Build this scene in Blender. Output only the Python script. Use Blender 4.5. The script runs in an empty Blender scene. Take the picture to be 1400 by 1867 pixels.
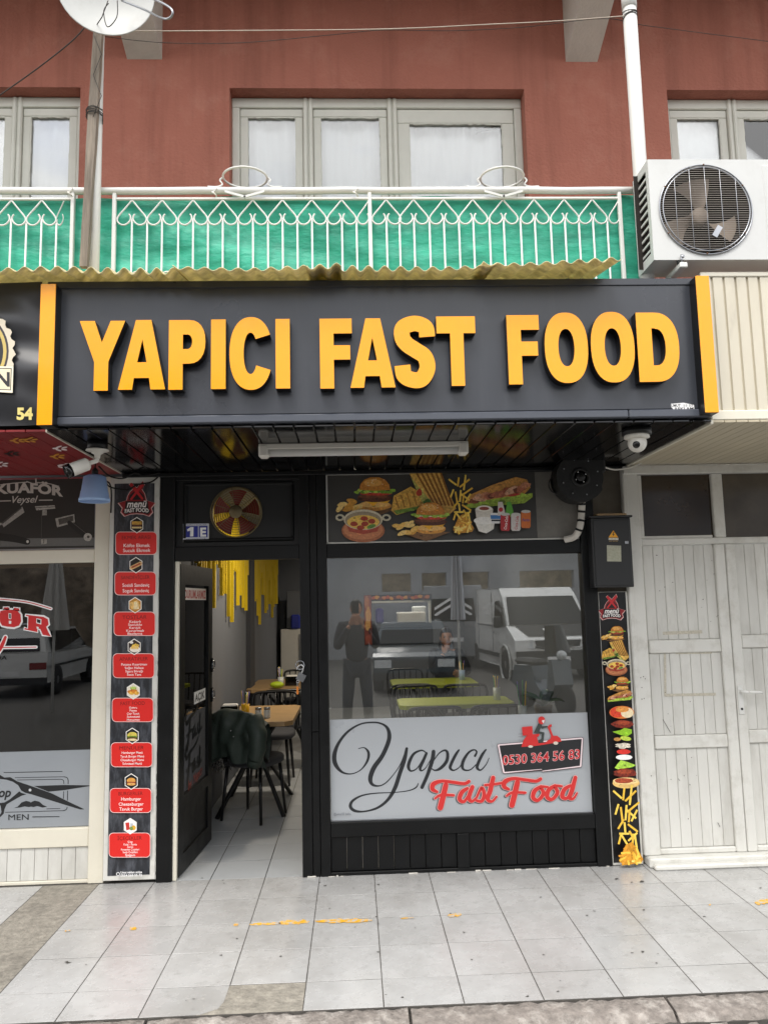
import bpy, bmesh, math, random
from mathutils import Vector, Matrix
R = math.radians
random.seed(7)
SC = bpy.context.scene
COL = SC.collection

# ------------------------------------------------------------------ camera
F, PITCH, YAW, ROLL, CD, CH = 1399.41, 0.117602, 0.040805, -0.022855, 4.9471, 1.65277
_fw = Vector((math.sin(YAW)*math.cos(PITCH), math.cos(YAW)*math.cos(PITCH), math.sin(PITCH)))
_rt = Vector((math.cos(YAW), -math.sin(YAW), 0))
_up = _rt.cross(_fw)
RT = _rt*math.cos(ROLL) + _up*math.sin(ROLL)
UP = -_rt*math.sin(ROLL) + _up*math.cos(ROLL)
CAM = Vector((0, -CD, CH))
cd = bpy.data.cameras.new('camera'); cam = bpy.data.objects.new('camera', cd); COL.objects.link(cam)
cam.matrix_world = Matrix((( RT.x, UP.x, -_fw.x, CAM.x), (RT.y, UP.y, -_fw.y, CAM.y), (RT.z, UP.z, -_fw.z, CAM.z), (0, 0, 0, 1)))
cd.sensor_fit = 'HORIZONTAL'; cd.sensor_width = 36; cd.lens = 36*F/1400; cd.clip_start = .05; cd.clip_end = 600
SC.camera = cam

# ------------------------------------------------------------------ sky, sun, exposure
SUN_EL, SUN_AZ = R(58), R(200)          # azimuth: direction the sun stands in, from +Y clockwise
w = bpy.data.worlds.new('World'); SC.world = w; w.use_nodes = True
wn = w.node_tree; wn.nodes.clear()
def wnode(t, **k):
    n = wn.nodes.new(t)
    for a, b in k.items(): setattr(n, a, b)
    return n
sky = wnode('ShaderNodeTexSky'); sky.sky_type = 'NISHITA'; sky.sun_disc = False
sky.sun_elevation = SUN_EL; sky.sun_rotation = SUN_AZ; sky.altitude = 300; sky.dust_density = 2.0; sky.air_density = 1.2
tc = wnode('ShaderNodeTexCoord')
mp = wnode('ShaderNodeMapping'); mp.inputs['Scale'].default_value = (1, 1, 2.2)
nz = wnode('ShaderNodeTexNoise'); nz.inputs['Scale'].default_value = 2.6; nz.inputs['Detail'].default_value = 7; nz.inputs['Roughness'].default_value = .58
cr = wnode('ShaderNodeValToRGB'); cr.color_ramp.elements[0].position = .26; cr.color_ramp.elements[1].position = .5
nz2 = wnode('ShaderNodeTexNoise'); nz2.inputs['Scale'].default_value = 4.5; nz2.inputs['Detail'].default_value = 5
cl = wnode('ShaderNodeMixRGB'); cl.inputs[1].default_value = (7.4, 7.5, 7.7, 1); cl.inputs[2].default_value = (11.8, 11.6, 11.4, 1)
mx = wnode('ShaderNodeMixRGB')
bg = wnode('ShaderNodeBackground'); bg.inputs['Strength'].default_value = .14
ow = wnode('ShaderNodeOutputWorld')
L_ = wn.links.new
L_(tc.outputs['Generated'], mp.inputs['Vector']); L_(mp.outputs[0], nz.inputs['Vector']); L_(nz.outputs['Fac'], cr.inputs['Fac'])
L_(mp.outputs[0], nz2.inputs['Vector']); L_(nz2.outputs['Fac'], cl.inputs[0])
L_(cr.outputs['Color'], mx.inputs[0]); L_(sky.outputs[0], mx.inputs[1]); L_(cl.outputs[0], mx.inputs[2])
L_(mx.outputs[0], bg.inputs['Color']); L_(bg.outputs[0], ow.inputs['Surface'])
sl = bpy.data.lights.new('sun', 'SUN'); sl.energy = 1.5; sl.angle = R(25); sl.color = (1, .96, .9)
so = bpy.data.objects.new('sun', sl); COL.objects.link(so)
_sd = Vector((math.sin(SUN_AZ)*math.cos(SUN_EL), math.cos(SUN_AZ)*math.cos(SUN_EL), math.sin(SUN_EL)))
so.rotation_euler = _sd.to_track_quat('Z', 'Y').to_euler(); so.location = (0, -10, 12)
SC.view_settings.view_transform = 'Standard'; SC.view_settings.look = 'None'; SC.view_settings.gamma = 1
SC.view_settings.exposure = 0.88
SC.view_settings.use_curve_mapping = False
SC.render.engine = 'CYCLES'
SC.cycles.use_denoising = True
SC.cycles.max_bounces = 10; SC.cycles.transparent_max_bounces = 16; SC.cycles.diffuse_bounces = 5; SC.cycles.glossy_bounces = 4
SC.cycles.sample_clamp_indirect = 6

# ------------------------------------------------------------------ helpers
def ray(px, py): return RT*((px-700)/F) - UP*((py-933.5)/F) + _fw
def P(px, py, Y=0.0):
    d = ray(px, py); return CAM + d*((Y-CAM.y)/d.y)
def G(px, py, z=0.0):
    d = ray(px, py); return CAM + d*((z-CAM.z)/d.z)
def XP(px, py, X):
    d = ray(px, py); return CAM + d*((X-CAM.x)/d.x)
def mpp(Y, px=700, py=1100): return (P(px+5, py, Y)-P(px-5, py, Y)).length/10    # metres per photo pixel on a facade-parallel plane
def lin(c):
    if isinstance(c, str):
        c = c.lstrip('#'); c = [int(c[i:i+2], 16)/255 for i in (0, 2, 4)]
        return tuple(x/12.92 if x <= .04045 else ((x+.055)/1.055)**2.4 for x in c)
    return tuple(c)
MATS = {}
def M(name, col, rough=.5, var=.1, vs=5., bump=0., bs=80., metal=0., spec=.5, coat=0., stretch=(1, 1, 1), dirt=0., dcol='#3a3630', ds=3., dlo=.55, dhi=.75, rnd=0., trans=0., rvar=0., emit=0., streak=0., scol='#000000', sst=(9, 9, .5), slo=.5, shi=.8):
    if name in MATS: return MATS[name]
    m = bpy.data.materials.new(name); m.use_nodes = True; MATS[name] = m
    nt = m.node_tree; b = nt.nodes['Principled BSDF']; l = nt.links.new
    c = lin(col)
    geo = nt.nodes.new('ShaderNodeNewGeometry'); mpn = nt.nodes.new('ShaderNodeMapping'); mpn.inputs['Scale'].default_value = stretch
    l(geo.outputs['Position'], mpn.inputs['Vector'])
    n = nt.nodes.new('ShaderNodeTexNoise'); n.inputs['Scale'].default_value = vs; n.inputs['Detail'].default_value = 6; n.inputs['Roughness'].default_value = .62
    l(mpn.outputs[0], n.inputs['Vector'])
    mixc = nt.nodes.new('ShaderNodeMixRGB')
    mixc.inputs[1].default_value = tuple(max(0, x*(1-var)) for x in c)+(1,)
    mixc.inputs[2].default_value = tuple(min(1, x*(1+var)) for x in c)+(1,)
    st = nt.nodes.new('ShaderNodeMapRange'); st.inputs[1].default_value = .3; st.inputs[2].default_value = .7
    l(n.outputs['Fac'], st.inputs[0]); l(st.outputs[0], mixc.inputs[0])
    out = mixc.outputs[0]
    if rnd:
        oi = nt.nodes.new('ShaderNodeObjectInfo'); mr = nt.nodes.new('ShaderNodeMapRange'); mr.inputs[3].default_value = 1-rnd; mr.inputs[4].default_value = 1+rnd
        l(oi.outputs['Random'], mr.inputs[0])
        vm = nt.nodes.new('ShaderNodeVectorMath'); vm.operation = 'SCALE'; l(out, vm.inputs[0]); l(mr.outputs[0], vm.inputs['Scale']); out = vm.outputs[0]
    if streak:
        mp2 = nt.nodes.new('ShaderNodeMapping'); mp2.inputs['Scale'].default_value = sst; mp2.inputs['Location'].default_value = (3.7, 1.3, 9.1); l(geo.outputs['Position'], mp2.inputs['Vector'])
        n4 = nt.nodes.new('ShaderNodeTexNoise'); n4.inputs['Scale'].default_value = 1.; n4.inputs['Detail'].default_value = 8; n4.inputs['Roughness'].default_value = .65; l(mp2.outputs[0], n4.inputs['Vector'])
        r4 = nt.nodes.new('ShaderNodeMapRange'); r4.inputs[1].default_value = slo; r4.inputs[2].default_value = shi; r4.inputs[4].default_value = streak; l(n4.outputs['Fac'], r4.inputs[0])
        m4 = nt.nodes.new('ShaderNodeMixRGB'); l(r4.outputs[0], m4.inputs[0]); l(out, m4.inputs[1]); m4.inputs[2].default_value = lin(scol)+(1,); out = m4.outputs[0]
    if dirt:
        n3 = nt.nodes.new('ShaderNodeTexNoise'); n3.inputs['Scale'].default_value = ds; n3.inputs['Detail'].default_value = 9; n3.inputs['Roughness'].default_value = .7
        l(mpn.outputs[0], n3.inputs['Vector'])
        r3 = nt.nodes.new('ShaderNodeMapRange'); r3.inputs[1].default_value = dlo; r3.inputs[2].default_value = dhi; r3.inputs[4].default_value = dirt
        l(n3.outputs['Fac'], r3.inputs[0])
        mm = nt.nodes.new('ShaderNodeMixRGB'); l(r3.outputs[0], mm.inputs[0]); l(out, mm.inputs[1]); mm.inputs[2].default_value = lin(dcol)+(1,); out = mm.outputs[0]
    l(out, b.inputs['Base Color'])
    b.inputs['Roughness'].default_value = rough; b.inputs['Metallic'].default_value = metal
    b.inputs['Specular IOR Level'].default_value = spec
    if coat: b.inputs['Coat Weight'].default_value = coat; b.inputs['Coat Roughness'].default_value = .08
    if rvar:
        rr = nt.nodes.new('ShaderNodeMapRange'); rr.inputs[1].default_value = .3; rr.inputs[2].default_value = .7
        rr.inputs[3].default_value = max(.02, rough-rvar); rr.inputs[4].default_value = min(1, rough+rvar); l(n.outputs['Fac'], rr.inputs[0]); l(rr.outputs[0], b.inputs['Roughness'])
    if bump:
        n2 = nt.nodes.new('ShaderNodeTexNoise'); n2.inputs['Scale'].default_value = bs; n2.inputs['Detail'].default_value = 4
        l(mpn.outputs[0], n2.inputs['Vector'])
        bp = nt.nodes.new('ShaderNodeBump'); bp.inputs['Strength'].default_value = bump; bp.inputs['Distance'].default_value = .01
        l(n2.outputs['Fac'], bp.inputs['Height']); l(bp.outputs[0], b.inputs['Normal'])
    if trans:
        tr = nt.nodes.new('ShaderNodeBsdfTranslucent'); l(out, tr.inputs['Color'])
        ms = nt.nodes.new('ShaderNodeMixShader'); ms.inputs[0].default_value = trans
        l(b.outputs[0], ms.inputs[1]); l(tr.outputs[0], ms.inputs[2]); l(ms.outputs[0], nt.nodes['Material Output'].inputs['Surface'])
    if emit:
        b.inputs['Emission Color'].default_value = c+(1,); b.inputs['Emission Strength'].default_value = emit
    return m
def GLASS(name, refl=1.0, tint=(1, 1, 1), rough=0.0, ior=1.52, dust=0.0):
    m = bpy.data.materials.new(name); m.use_nodes = True; nt = m.node_tree; nt.nodes.clear(); l = nt.links.new
    o = nt.nodes.new('ShaderNodeOutputMaterial'); t = nt.nodes.new('ShaderNodeBsdfTransparent'); t.inputs[0].default_value = tuple(tint)+(1,)
    g = nt.nodes.new('ShaderNodeBsdfGlossy'); g.inputs['Roughness'].default_value = rough
    fr = nt.nodes.new('ShaderNodeFresnel'); fr.inputs['IOR'].default_value = ior
    mu = nt.nodes.new('ShaderNodeMath'); mu.operation = 'MULTIPLY'; mu.inputs[1].default_value = refl; mu.use_clamp = True
    ms = nt.nodes.new('ShaderNodeMixShader'); l(fr.outputs[0], mu.inputs[0]); l(mu.outputs[0], ms.inputs[0]); l(t.outputs[0], ms.inputs[1]); l(g.outputs[0], ms.inputs[2])
    out = ms.outputs[0]
    if dust:
        d = nt.nodes.new('ShaderNodeBsdfDiffuse'); d.inputs[0].default_value = (.6, .6, .58, 1)
        geo = nt.nodes.new('ShaderNodeNewGeometry'); n = nt.nodes.new('ShaderNodeTexNoise'); n.inputs['Scale'].default_value = 3; n.inputs['Detail'].default_value = 8
        l(geo.outputs['Position'], n.inputs['Vector']); mr = nt.nodes.new('ShaderNodeMapRange'); mr.inputs[1].default_value = .35; mr.inputs[2].default_value = .75; mr.inputs[3].default_value = dust*.4; mr.inputs[4].default_value = dust
        l(n.outputs['Fac'], mr.inputs[0]); m2 = nt.nodes.new('ShaderNodeMixShader'); l(mr.outputs[0], m2.inputs[0]); l(out, m2.inputs[1]); l(d.outputs[0], m2.inputs[2]); out = m2.outputs[0]
    l(out, o.inputs['Surface']); MATS[name] = m; return m
def PRINT(name, rough=.4, gain=1.0, spec=.5):
    m = bpy.data.materials.new(name); m.use_nodes = True; nt = m.node_tree; b = nt.nodes['Principled BSDF']; l = nt.links.new
    at = nt.nodes.new('ShaderNodeAttribute'); at.attribute_name = 'Col'
    geo = nt.nodes.new('ShaderNodeNewGeometry'); n = nt.nodes.new('ShaderNodeTexNoise'); n.inputs['Scale'].default_value = 75; n.inputs['Detail'].default_value = 5; n.inputs['Roughness'].default_value = .7
    l(geo.outputs['Position'], n.inputs['Vector'])
    mr = nt.nodes.new('ShaderNodeMapRange'); mr.inputs[1].default_value = .3; mr.inputs[2].default_value = .7; mr.inputs[3].default_value = -1.; mr.inputs[4].default_value = .8; l(n.outputs['Fac'], mr.inputs[0])
    ma = nt.nodes.new('ShaderNodeMath'); ma.operation = 'MULTIPLY_ADD'; ma.inputs[2].default_value = 1.; l(mr.outputs[0], ma.inputs[0]); l(at.outputs['Alpha'], ma.inputs[1])
    m3 = nt.nodes.new('ShaderNodeMath'); m3.operation = 'MULTIPLY'; m3.inputs[1].default_value = gain; l(ma.outputs[0], m3.inputs[0])
    vm = nt.nodes.new('ShaderNodeVectorMath'); vm.operation = 'SCALE'; l(at.outputs['Color'], vm.inputs[0]); l(m3.outputs[0], vm.inputs['Scale'])
    l(vm.outputs[0], b.inputs['Base Color']); b.inputs['Roughness'].default_value = rough; b.inputs['Specular IOR Level'].default_value = spec
    MATS[name] = m; return m
ORG = {}
RF = random.Random(77)
def thing(name, label, cat, loc=(0, 0, 0), group=None, kind=None):
    o = bpy.data.objects.new(name, None); COL.objects.link(o); o.location = loc; o.empty_display_size = .1
    o['label'] = label; o['category'] = cat
    if group: o['group'] = group
    if kind: o['kind'] = kind
    ORG[o] = Vector(loc); return o
def tag(o, label, cat, group=None, kind=None):
    o['label'] = label; o['category'] = cat
    if group: o['group'] = group
    if kind: o['kind'] = kind
    return o
def struct(o): o['kind'] = 'structure'; return o
def link(name, me, parent=None, org=None):
    o = bpy.data.objects.new(name, me); COL.objects.link(o)
    if parent is not None:
        o.parent = parent; ORG[o] = ORG[parent]
    else:
        ORG[o] = Vector(org or (0, 0, 0)); o.location = ORG[o]
    return o
class MB:
    def __init__(s): s.v = []; s.f = []; s.mi = []; s.sm = []; s.cur = 0; s.smooth = False
    def add(s, vs, fs, sm=None):
        n = len(s.v); s.v += [Vector(v) for v in vs]
        for f in fs: s.f.append([n+i for i in f]); s.mi.append(s.cur); s.sm.append(s.smooth if sm is None else sm)
        return s
    def m(s, i): s.cur = i; return s
    def box(s, x0, x1, y0, y1, z0, z1):
        vs = [(x, y, z) for z in (z0, z1) for y in (y0, y1) for x in (x0, x1)]
        return s.add(vs, [(0, 2, 3, 1), (4, 5, 7, 6), (0, 1, 5, 4), (2, 6, 7, 3), (0, 4, 6, 2), (1, 3, 7, 5)], False)
    def bbox(s, x0, x1, y0, y1, z0, z1, b=.004):
        bm = bmesh.new(); bmesh.ops.create_cube(bm, size=1)
        for v in bm.verts: v.co = Vector(((x0+x1)/2+v.co.x*(x1-x0), (y0+y1)/2+v.co.y*(y1-y0), (z0+z1)/2+v.co.z*(z1-z0)))
        bmesh.ops.bevel(bm, geom=bm.edges[:], offset=min(b, .45*min(abs(x1-x0), abs(y1-y0), abs(z1-z0))), segments=1, affect='EDGES')
        return s.bm(bm)
    def obox(s, c, ax, ay, az, b=0):              # oriented box: centre and three half-axis vectors
        c, ax, ay, az = Vector(c), Vector(ax), Vector(ay), Vector(az)
        if ax.cross(ay).dot(az) < 0: ax = -ax
        vs = [c+ax*i+ay*j+az*k for k in (-1, 1) for j in (-1, 1) for i in (-1, 1)]
        return s.add(vs, [(0, 2, 3, 1), (4, 5, 7, 6), (0, 1, 5, 4), (2, 6, 7, 3), (0, 4, 6, 2), (1, 3, 7, 5)], False)
    def bm(s, bm, sm=None):
        bm.verts.index_update(); vs = [v.co.copy() for v in bm.verts]; fs = [[v.index for v in f.verts] for f in bm.faces]; bm.free(); return s.add(vs, fs, sm)
    def tube(s, pts, r, n=8, cap=True, closed=False, radii=None):
        pts = [Vector(p) for p in pts]; N = len(pts); vs = []; fs = []; prev = None
        for i, p in enumerate(pts):
            if closed: t = pts[(i+1) % N]-pts[i-1]
            else: t = pts[min(i+1, N-1)]-pts[max(i-1, 0)]
            t.normalize()
            if prev is None:
                a = t.orthogonal().normalized()
            else:
                a = prev - t*prev.dot(t)
                a = a.normalized() if a.length > 1e-6 else t.orthogonal().normalized()
            prev = a; b = t.cross(a); rr = radii[i] if radii else r
            for k in range(n):
                g = 2*math.pi*k/n; vs.append(p+a*(rr*math.cos(g))+b*(rr*math.sin(g)))
        for i in range(N if closed else N-1):
            j = (i+1) % N
            for k in range(n): fs.append((i*n+k, i*n+(k+1) % n, j*n+(k+1) % n, j*n+k))
        if cap and not closed: fs.append(tuple(range(n-1, -1, -1))); fs.append(tuple((N-1)*n+k for k in range(n)))
        return s.add(vs, fs, True)
    def cyl(s, p0, p1, r0, r1=None, n=20):
        return s.tube([p0, p1], r0, n, radii=[r0, r0 if r1 is None else r1])
    def lathe(s, c, prof, axis=(0, 0, 1), n=28, cap=True):   # prof: (radius, height along axis)
        c = Vector(c); az = Vector(axis).normalized(); ax = az.orthogonal().normalized(); ay = az.cross(ax); vs = []; fs = []
        for r, h in prof:
            for k in range(n):
                g = 2*math.pi*k/n; vs.append(c+az*h+ax*(r*math.cos(g))+ay*(r*math.sin(g)))
        for i in range(len(prof)-1):
            for k in range(n): fs.append((i*n+k, i*n+(k+1) % n, (i+1)*n+(k+1) % n, (i+1)*n+k))
        if cap:
            if prof[0][0] > 1e-5: fs.append(tuple(range(n-1, -1, -1)))
            if prof[-1][0] > 1e-5: fs.append(tuple((len(prof)-1)*n+k for k in range(n)))
        return s.add(vs, fs, True)
    def prism(s, poly, y0, y1):                   # poly of (x,z), extruded along y
        n = len(poly); ar = sum(poly[i][0]*poly[(i+1) % n][1]-poly[(i+1) % n][0]*poly[i][1] for i in range(n))
        if ar < 0: poly = poly[::-1]
        a, b = min(y0, y1), max(y0, y1)
        vs = [(x, a, z) for x, z in poly]+[(x, b, z) for x, z in poly]
        fs = [tuple(range(n)), tuple(range(2*n-1, n-1, -1))]+[((i+1) % n, i, n+i, n+(i+1) % n) for i in range(n)]
        return s.add(vs, fs, False)
    def grid(s, fn, nu, nv, sm=True):
        vs = [fn(i/nu, j/nv) for j in range(nv+1) for i in range(nu+1)]
        return s.add(vs, [(j*(nu+1)+i, j*(nu+1)+i+1, (j+1)*(nu+1)+i+1, (j+1)*(nu+1)+i) for j in range(nv) for i in range(nu)], sm)
    def sphere(s, c, r, sc=(1, 1, 1), n=14, rot=None):
        bm = bmesh.new(); bmesh.ops.create_uvsphere(bm, u_segments=n, v_segments=max(6, n*2//3), radius=r)
        for v in bm.verts:
            p = Vector((v.co.x*sc[0], v.co.y*sc[1], v.co.z*sc[2]))
            if rot: p = rot @ p
            v.co = p+Vector(c)
        return s.bm(bm, True)
    def xf(s, mat, start=0):
        for i in range(start, len(s.v)): s.v[i] = mat @ s.v[i]
        return s
    def mesh(s, name, mats, org=(0, 0, 0)):
        me = bpy.data.meshes.new(name); o = Vector(org)
        me.from_pydata([tuple(v-o) for v in s.v], [], s.f)
        for m in (mats if isinstance(mats, (list, tuple)) else [mats]): me.materials.append(m)
        me.polygons.foreach_set('material_index', s.mi); me.polygons.foreach_set('use_smooth', s.sm); me.update(); return me
    def build(s, name, mats, parent=None, org=None):
        o = ORG[parent] if parent is not None else Vector(org or (0, 0, 0))
        return link(name, s.mesh(name, mats, o), parent, o)
def solo(name, mb, mats, label, cat, org=(0, 0, 0), group=None): return tag(mb.build(name, mats, None, org), label, cat, group)
def dup(o, parent=None, loc=None):
    c = o.copy(); COL.objects.link(c)
    if parent is not None: c.parent = parent
    if loc is not None: c.location = loc
    ORG[c] = ORG.get(o, Vector((0, 0, 0)))
    for ch in list(o.children): dup(ch, c)
    return c
# text -> triangles (built-in font only)
_TX = {}
def text2d(t, bold=0., shear=0., sp=1.0):
    k = (t, bold, shear, sp)
    if k in _TX: return _TX[k]
    cu = bpy.data.curves.new('t', 'FONT'); cu.body = t; cu.size = 1; cu.offset = bold; cu.shear = shear; cu.space_character = sp; cu.resolution_u = 3
    ob = bpy.data.objects.new('t', cu); COL.objects.link(ob); bpy.context.view_layer.update()
    me = bpy.data.meshes.new_from_object(ob.evaluated_get(bpy.context.evaluated_depsgraph_get()))
    vs = [(v.co.x, v.co.y) for v in me.vertices]; fs = [list(p.vertices) for p in me.polygons if abs(p.normal.z) > .5]
    bpy.data.objects.remove(ob); bpy.data.curves.remove(cu); bpy.data.meshes.remove(me)
    xs = [v[0] for v in vs] or [0]; ys = [v[1] for v in vs] or [0]
    _TX[k] = (vs, fs, min(xs), max(xs), min(ys), max(ys)); return _TX[k]
def crom(pts, n=6):                                # Catmull-Rom through tuples of any length
    out = []; N = len(pts)
    for i in range(N-1):
        p0, p1, p2, p3 = pts[max(i-1, 0)], pts[i], pts[i+1], pts[min(i+2, N-1)]
        for k in range(n):
            t = k/n; out.append(tuple(.5*((2*b)+(-a+c)*t+(2*a-5*b+4*c-d)*t*t+(-a+3*b-3*c+d)*t**3) for a, b, c, d in zip(p0, p1, p2, p3)))
    out.append(tuple(pts[-1])); return out
class Pr:
    """flat print on a facade-parallel sheet; points are given in photo pixels and land on the sheet's own plane Y"""
    def __init__(s, Y, eps=.00009, conv=None): s.Y = Y; s.n = 1; s.v = []; s.f = []; s.c = []; s.eps = eps; s.conv = conv
    def _p(s, p):
        if s.conv: x, z = s.conv(p)
        else: q = P(p[0], p[1], s.Y); x, z = q.x, q.z
        return Vector((x, s.Y-s.n*s.eps, z))
    def raw(s, vs, fs, col, mot=0.):
        n = len(s.v); c = lin(col)+(mot,)
        s.v += vs; s.c += [c]*len(vs); s.f += [[n+i for i in f] for f in fs]
    def poly(s, pts, col, mot=0., up=True):
        s.raw([s._p(p) for p in pts], [list(range(len(pts)))], col, min(.9, mot*1.3))
        if up: s.n += 1
        if mot >= .2 and up:                       # crumbs, seeds and char marks inside the shape
            cx = sum(p[0] for p in pts)/len(pts); cy = sum(p[1] for p in pts)/len(pts); sz = max(max(abs(p[0]-cx), abs(p[1]-cy)) for p in pts); c0 = lin(col)
            for k in range(9):
                i = RF.randrange(len(pts)); a, b = pts[i], pts[(i+1) % len(pts)]; t = RF.random(); e = RF.random()**.6*.85
                x = cx+(a[0]+(b[0]-a[0])*t-cx)*e; y = cy+(a[1]+(b[1]-a[1])*t-cy)*e; r = sz*RF.uniform(.03, .12); g = RF.choice((.45, .6, .8, 1.25, 1.5)); s.n += .35
                s.raw([s._p((x+r*RF.uniform(.5, 1.4)*math.cos(q*1.05), y+r*RF.uniform(.3, .8)*math.sin(q*1.05))) for q in range(6)], [list(range(6))], tuple(min(1, v*g) for v in c0), .3)
            s.n += 1
        return s
    def ell(s, cx, cy, rx, ry, col, mot=0., n=18, jit=0., rot=0., a0=0, a1=360):
        pts = []
        for i in range(n + (0 if a1-a0 >= 360 else 1)):
            a = R(a0+(a1-a0)*i/n); k = 1+random.uniform(-jit, jit); x, y = rx*k*math.cos(a), ry*k*math.sin(a)
            pts.append((cx+x*math.cos(rot)-y*math.sin(rot), cy+x*math.sin(rot)+y*math.cos(rot)))
        return s.poly(pts, col, mot)
    def stroke(s, pts, col, mot=0., grow=0., n=6, off=(0, 0), cap=True, up=True):
        c = crom(pts, n) if len(pts) > 2 else [tuple(p) for p in pts]; Lf = []; Rt = []
        for i, p in enumerate(c):
            a, b = c[max(i-1, 0)], c[min(i+1, len(c)-1)]; dx, dy = b[0]-a[0], b[1]-a[1]; d = math.hypot(dx, dy) or 1
            w = (p[2]+grow)/2; nx, ny = -dy/d*w, dx/d*w
            Lf.append((p[0]+nx+off[0], p[1]+ny+off[1])); Rt.append((p[0]-nx+off[0], p[1]-ny+off[1]))
        vs = [s._p(p) for p in Lf+Rt]; m = len(Lf)
        s.raw(vs, [[i, i+1, m+i+1, m+i] for i in range(m-1)], col, mot)
        if cap:
            for p in (c[0], c[-1]):
                s.n += .3
                q = [(p[0]+off[0]+(p[2]+grow)/2*math.cos(a*.628), p[1]+off[1]+(p[2]+grow)/2*math.sin(a*.628)) for a in range(10)]
                s.raw([s._p(x) for x in q], [list(range(10))], col, mot)
        if up: s.n += 1
        return s
    def line(s, a, b, w, col, mot=0.): return s.stroke([(a[0], a[1], w), (b[0], b[1], w)], col, mot, cap=False)
    def text(s, t, px, py, h, col, width=None, bold=0., shear=0., align='C', slope=-.02, sp=1.0, rot=0., arch=0.):
        """h: capital height in photo pixels; (px,py): baseline anchor"""
        vs, fs, x0, x1, y0, y1 = text2d(t, bold, shear, sp); k = h/.72
        kx = k if width is None else width/max(1e-6, x1-x0)
        o = (x0+x1)/2 if align == 'C' else (x0 if align == 'L' else x1); q = []; hw = max(1e-6, (x1-x0)/2)
        for x, y in vs:
            dx, dy = (x-o)*kx, y*k; dy += arch*(1-((x-(x0+x1)/2)/hw)**2)
            if rot: dx, dy = dx*math.cos(rot)-dy*math.sin(rot), dx*math.sin(rot)+dy*math.cos(rot)
            q.append(s._p((px+dx, py-dy+slope*dx)))
        s.raw(q, fs, col); s.n += 1; return s
    def rrect(s, x0, y0, x1, y1, r, col, mot=0., sk=0., slope=0.):
        pts = []
        for cx, cy, a in ((x1-r, y0+r, -90), (x1-r, y1-r, 0), (x0+r, y1-r, 90), (x0+r, y0+r, 180)):
            for i in range(5):
                g = R(a+i*22.5); X = cx+r*math.cos(g); Yy = cy+r*math.sin(g); pts.append((X+sk*(Yy-y0), Yy+slope*(X-x0)))
        return s.poly(pts, col, mot)
    def build(s, name, parent=None, mat=None):
        me = bpy.data.meshes.new(name); o = ORG[parent] if parent is not None else Vector((0, 0, 0))
        fs = []
        for f in s.f:                              # make every face look towards -Y
            a = Vector((0, 0, 0))
            for i in range(len(f)): a += (s.v[f[i]]).cross(s.v[f[(i+1) % len(f)]])
            fs.append(f[::-1] if a.y > 0 else f)
        me.from_pydata([tuple(v-o) for v in s.v], [], fs)
        ca = me.color_attributes.new('Col', 'FLOAT_COLOR', 'POINT')
        ca.data.foreach_set('color', [x for c in s.c for x in c]); me.materials.append(mat or MATS['print']); me.update()
        return link(name, me, parent)
PRINT('print', .38)
# ------------------------------------------------------------------ materials
M('stucco', '#a06353', .85, .10, 1.3, bump=.8, bs=48, dirt=.3, dcol='#bb9384', ds=2.6, dlo=.52, dhi=.8, streak=.5, scol='#5f3529', sst=(6, 6, .4), slo=.48, shi=.75)
M('concrete_paint', '#c9c5bd', .8, .10, 3, bump=.35, bs=60, dirt=.3, dcol='#8d877c', ds=4)
M('slab', '#a9a59d', .85, .12, 3, bump=.3)
M('window_paint', '#c8c7bd', .45, .06, 4, bump=.12, bs=30, dirt=.35, dcol='#8f8a7c', ds=9, dlo=.6, dhi=.8)
M('white_metal', '#d2d2ce', .38, .05, 4, dirt=.55, dcol='#6b4a33', ds=16, dlo=.65, dhi=.75)
M('white_paint', '#cfcec8', .42, .05, 2, bump=.08, bs=30, dirt=.5, dcol='#8c8674', ds=7, dlo=.5, dhi=.8)
M('plank_white', '#cccbc5', .45, .07, 3, stretch=(1, 1, .3), dirt=.5, dcol='#8f8b80', ds=8, dlo=.48, dhi=.8, rnd=.04)
M('cream_metal', '#c9c2b0', .4, .07, 3, stretch=(1, 1, .3), dirt=.35, dcol='#7d7466', ds=7, dlo=.55, dhi=.8, rnd=.03)
M('cream_soffit', '#b7ad96', .5, .06, 3, rnd=.03)
M('cream_frame', '#d9d4c4', .4, .05, 3, dirt=.35, dcol='#8f8977', ds=6, dlo=.6, dhi=.85)
M('black_paint', '#090a0b', .42, .2, 6, spec=.28, bump=.05, bs=25, dirt=.45, dcol='#4a4c50', ds=14, dlo=.66, dhi=.8, rvar=.08)
M('black_gloss', '#08080a', .12, .2, 6, rnd=.2, rvar=.05)
M('black_plain', '#101113', .5, .15)
M('sign_grey', '#35383f', .32, .06, 1.2, bump=.02, bs=3, rvar=.07, dirt=.2, dcol='#55585f', ds=5, dlo=.55, dhi=.8, streak=.3, scol='#4a4c50', sst=(14, 14, .8), slo=.55, shi=.8)
M('sign_trim', '#4a4e57', .28, .08, 3)
M('yellow', '#f3a010', .2, .04, 3, spec=.35, coat=.15, streak=.12, scol='#c98a30', sst=(10, 10, .7), dirt=.12, dcol='#d9b070', ds=9)
M('letter_side', '#0b0b0c', .3, .1)
M('tarp', '#37b194', .5, .3, 6, bump=1., bs=16, stretch=(.7, 1, 1.6), streak=.35, scol='#1f7f69', sst=(2.5, 2.5, 5), slo=.48, shi=.7, trans=.25, dirt=.25, dcol='#57c2a8', ds=5)
M('fibreglass', '#e4d9ae', .5, .25, 14, bump=.5, bs=90, trans=.38, dirt=.55, dcol='#a39560', ds=11, dlo=.5, dhi=.75)
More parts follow.
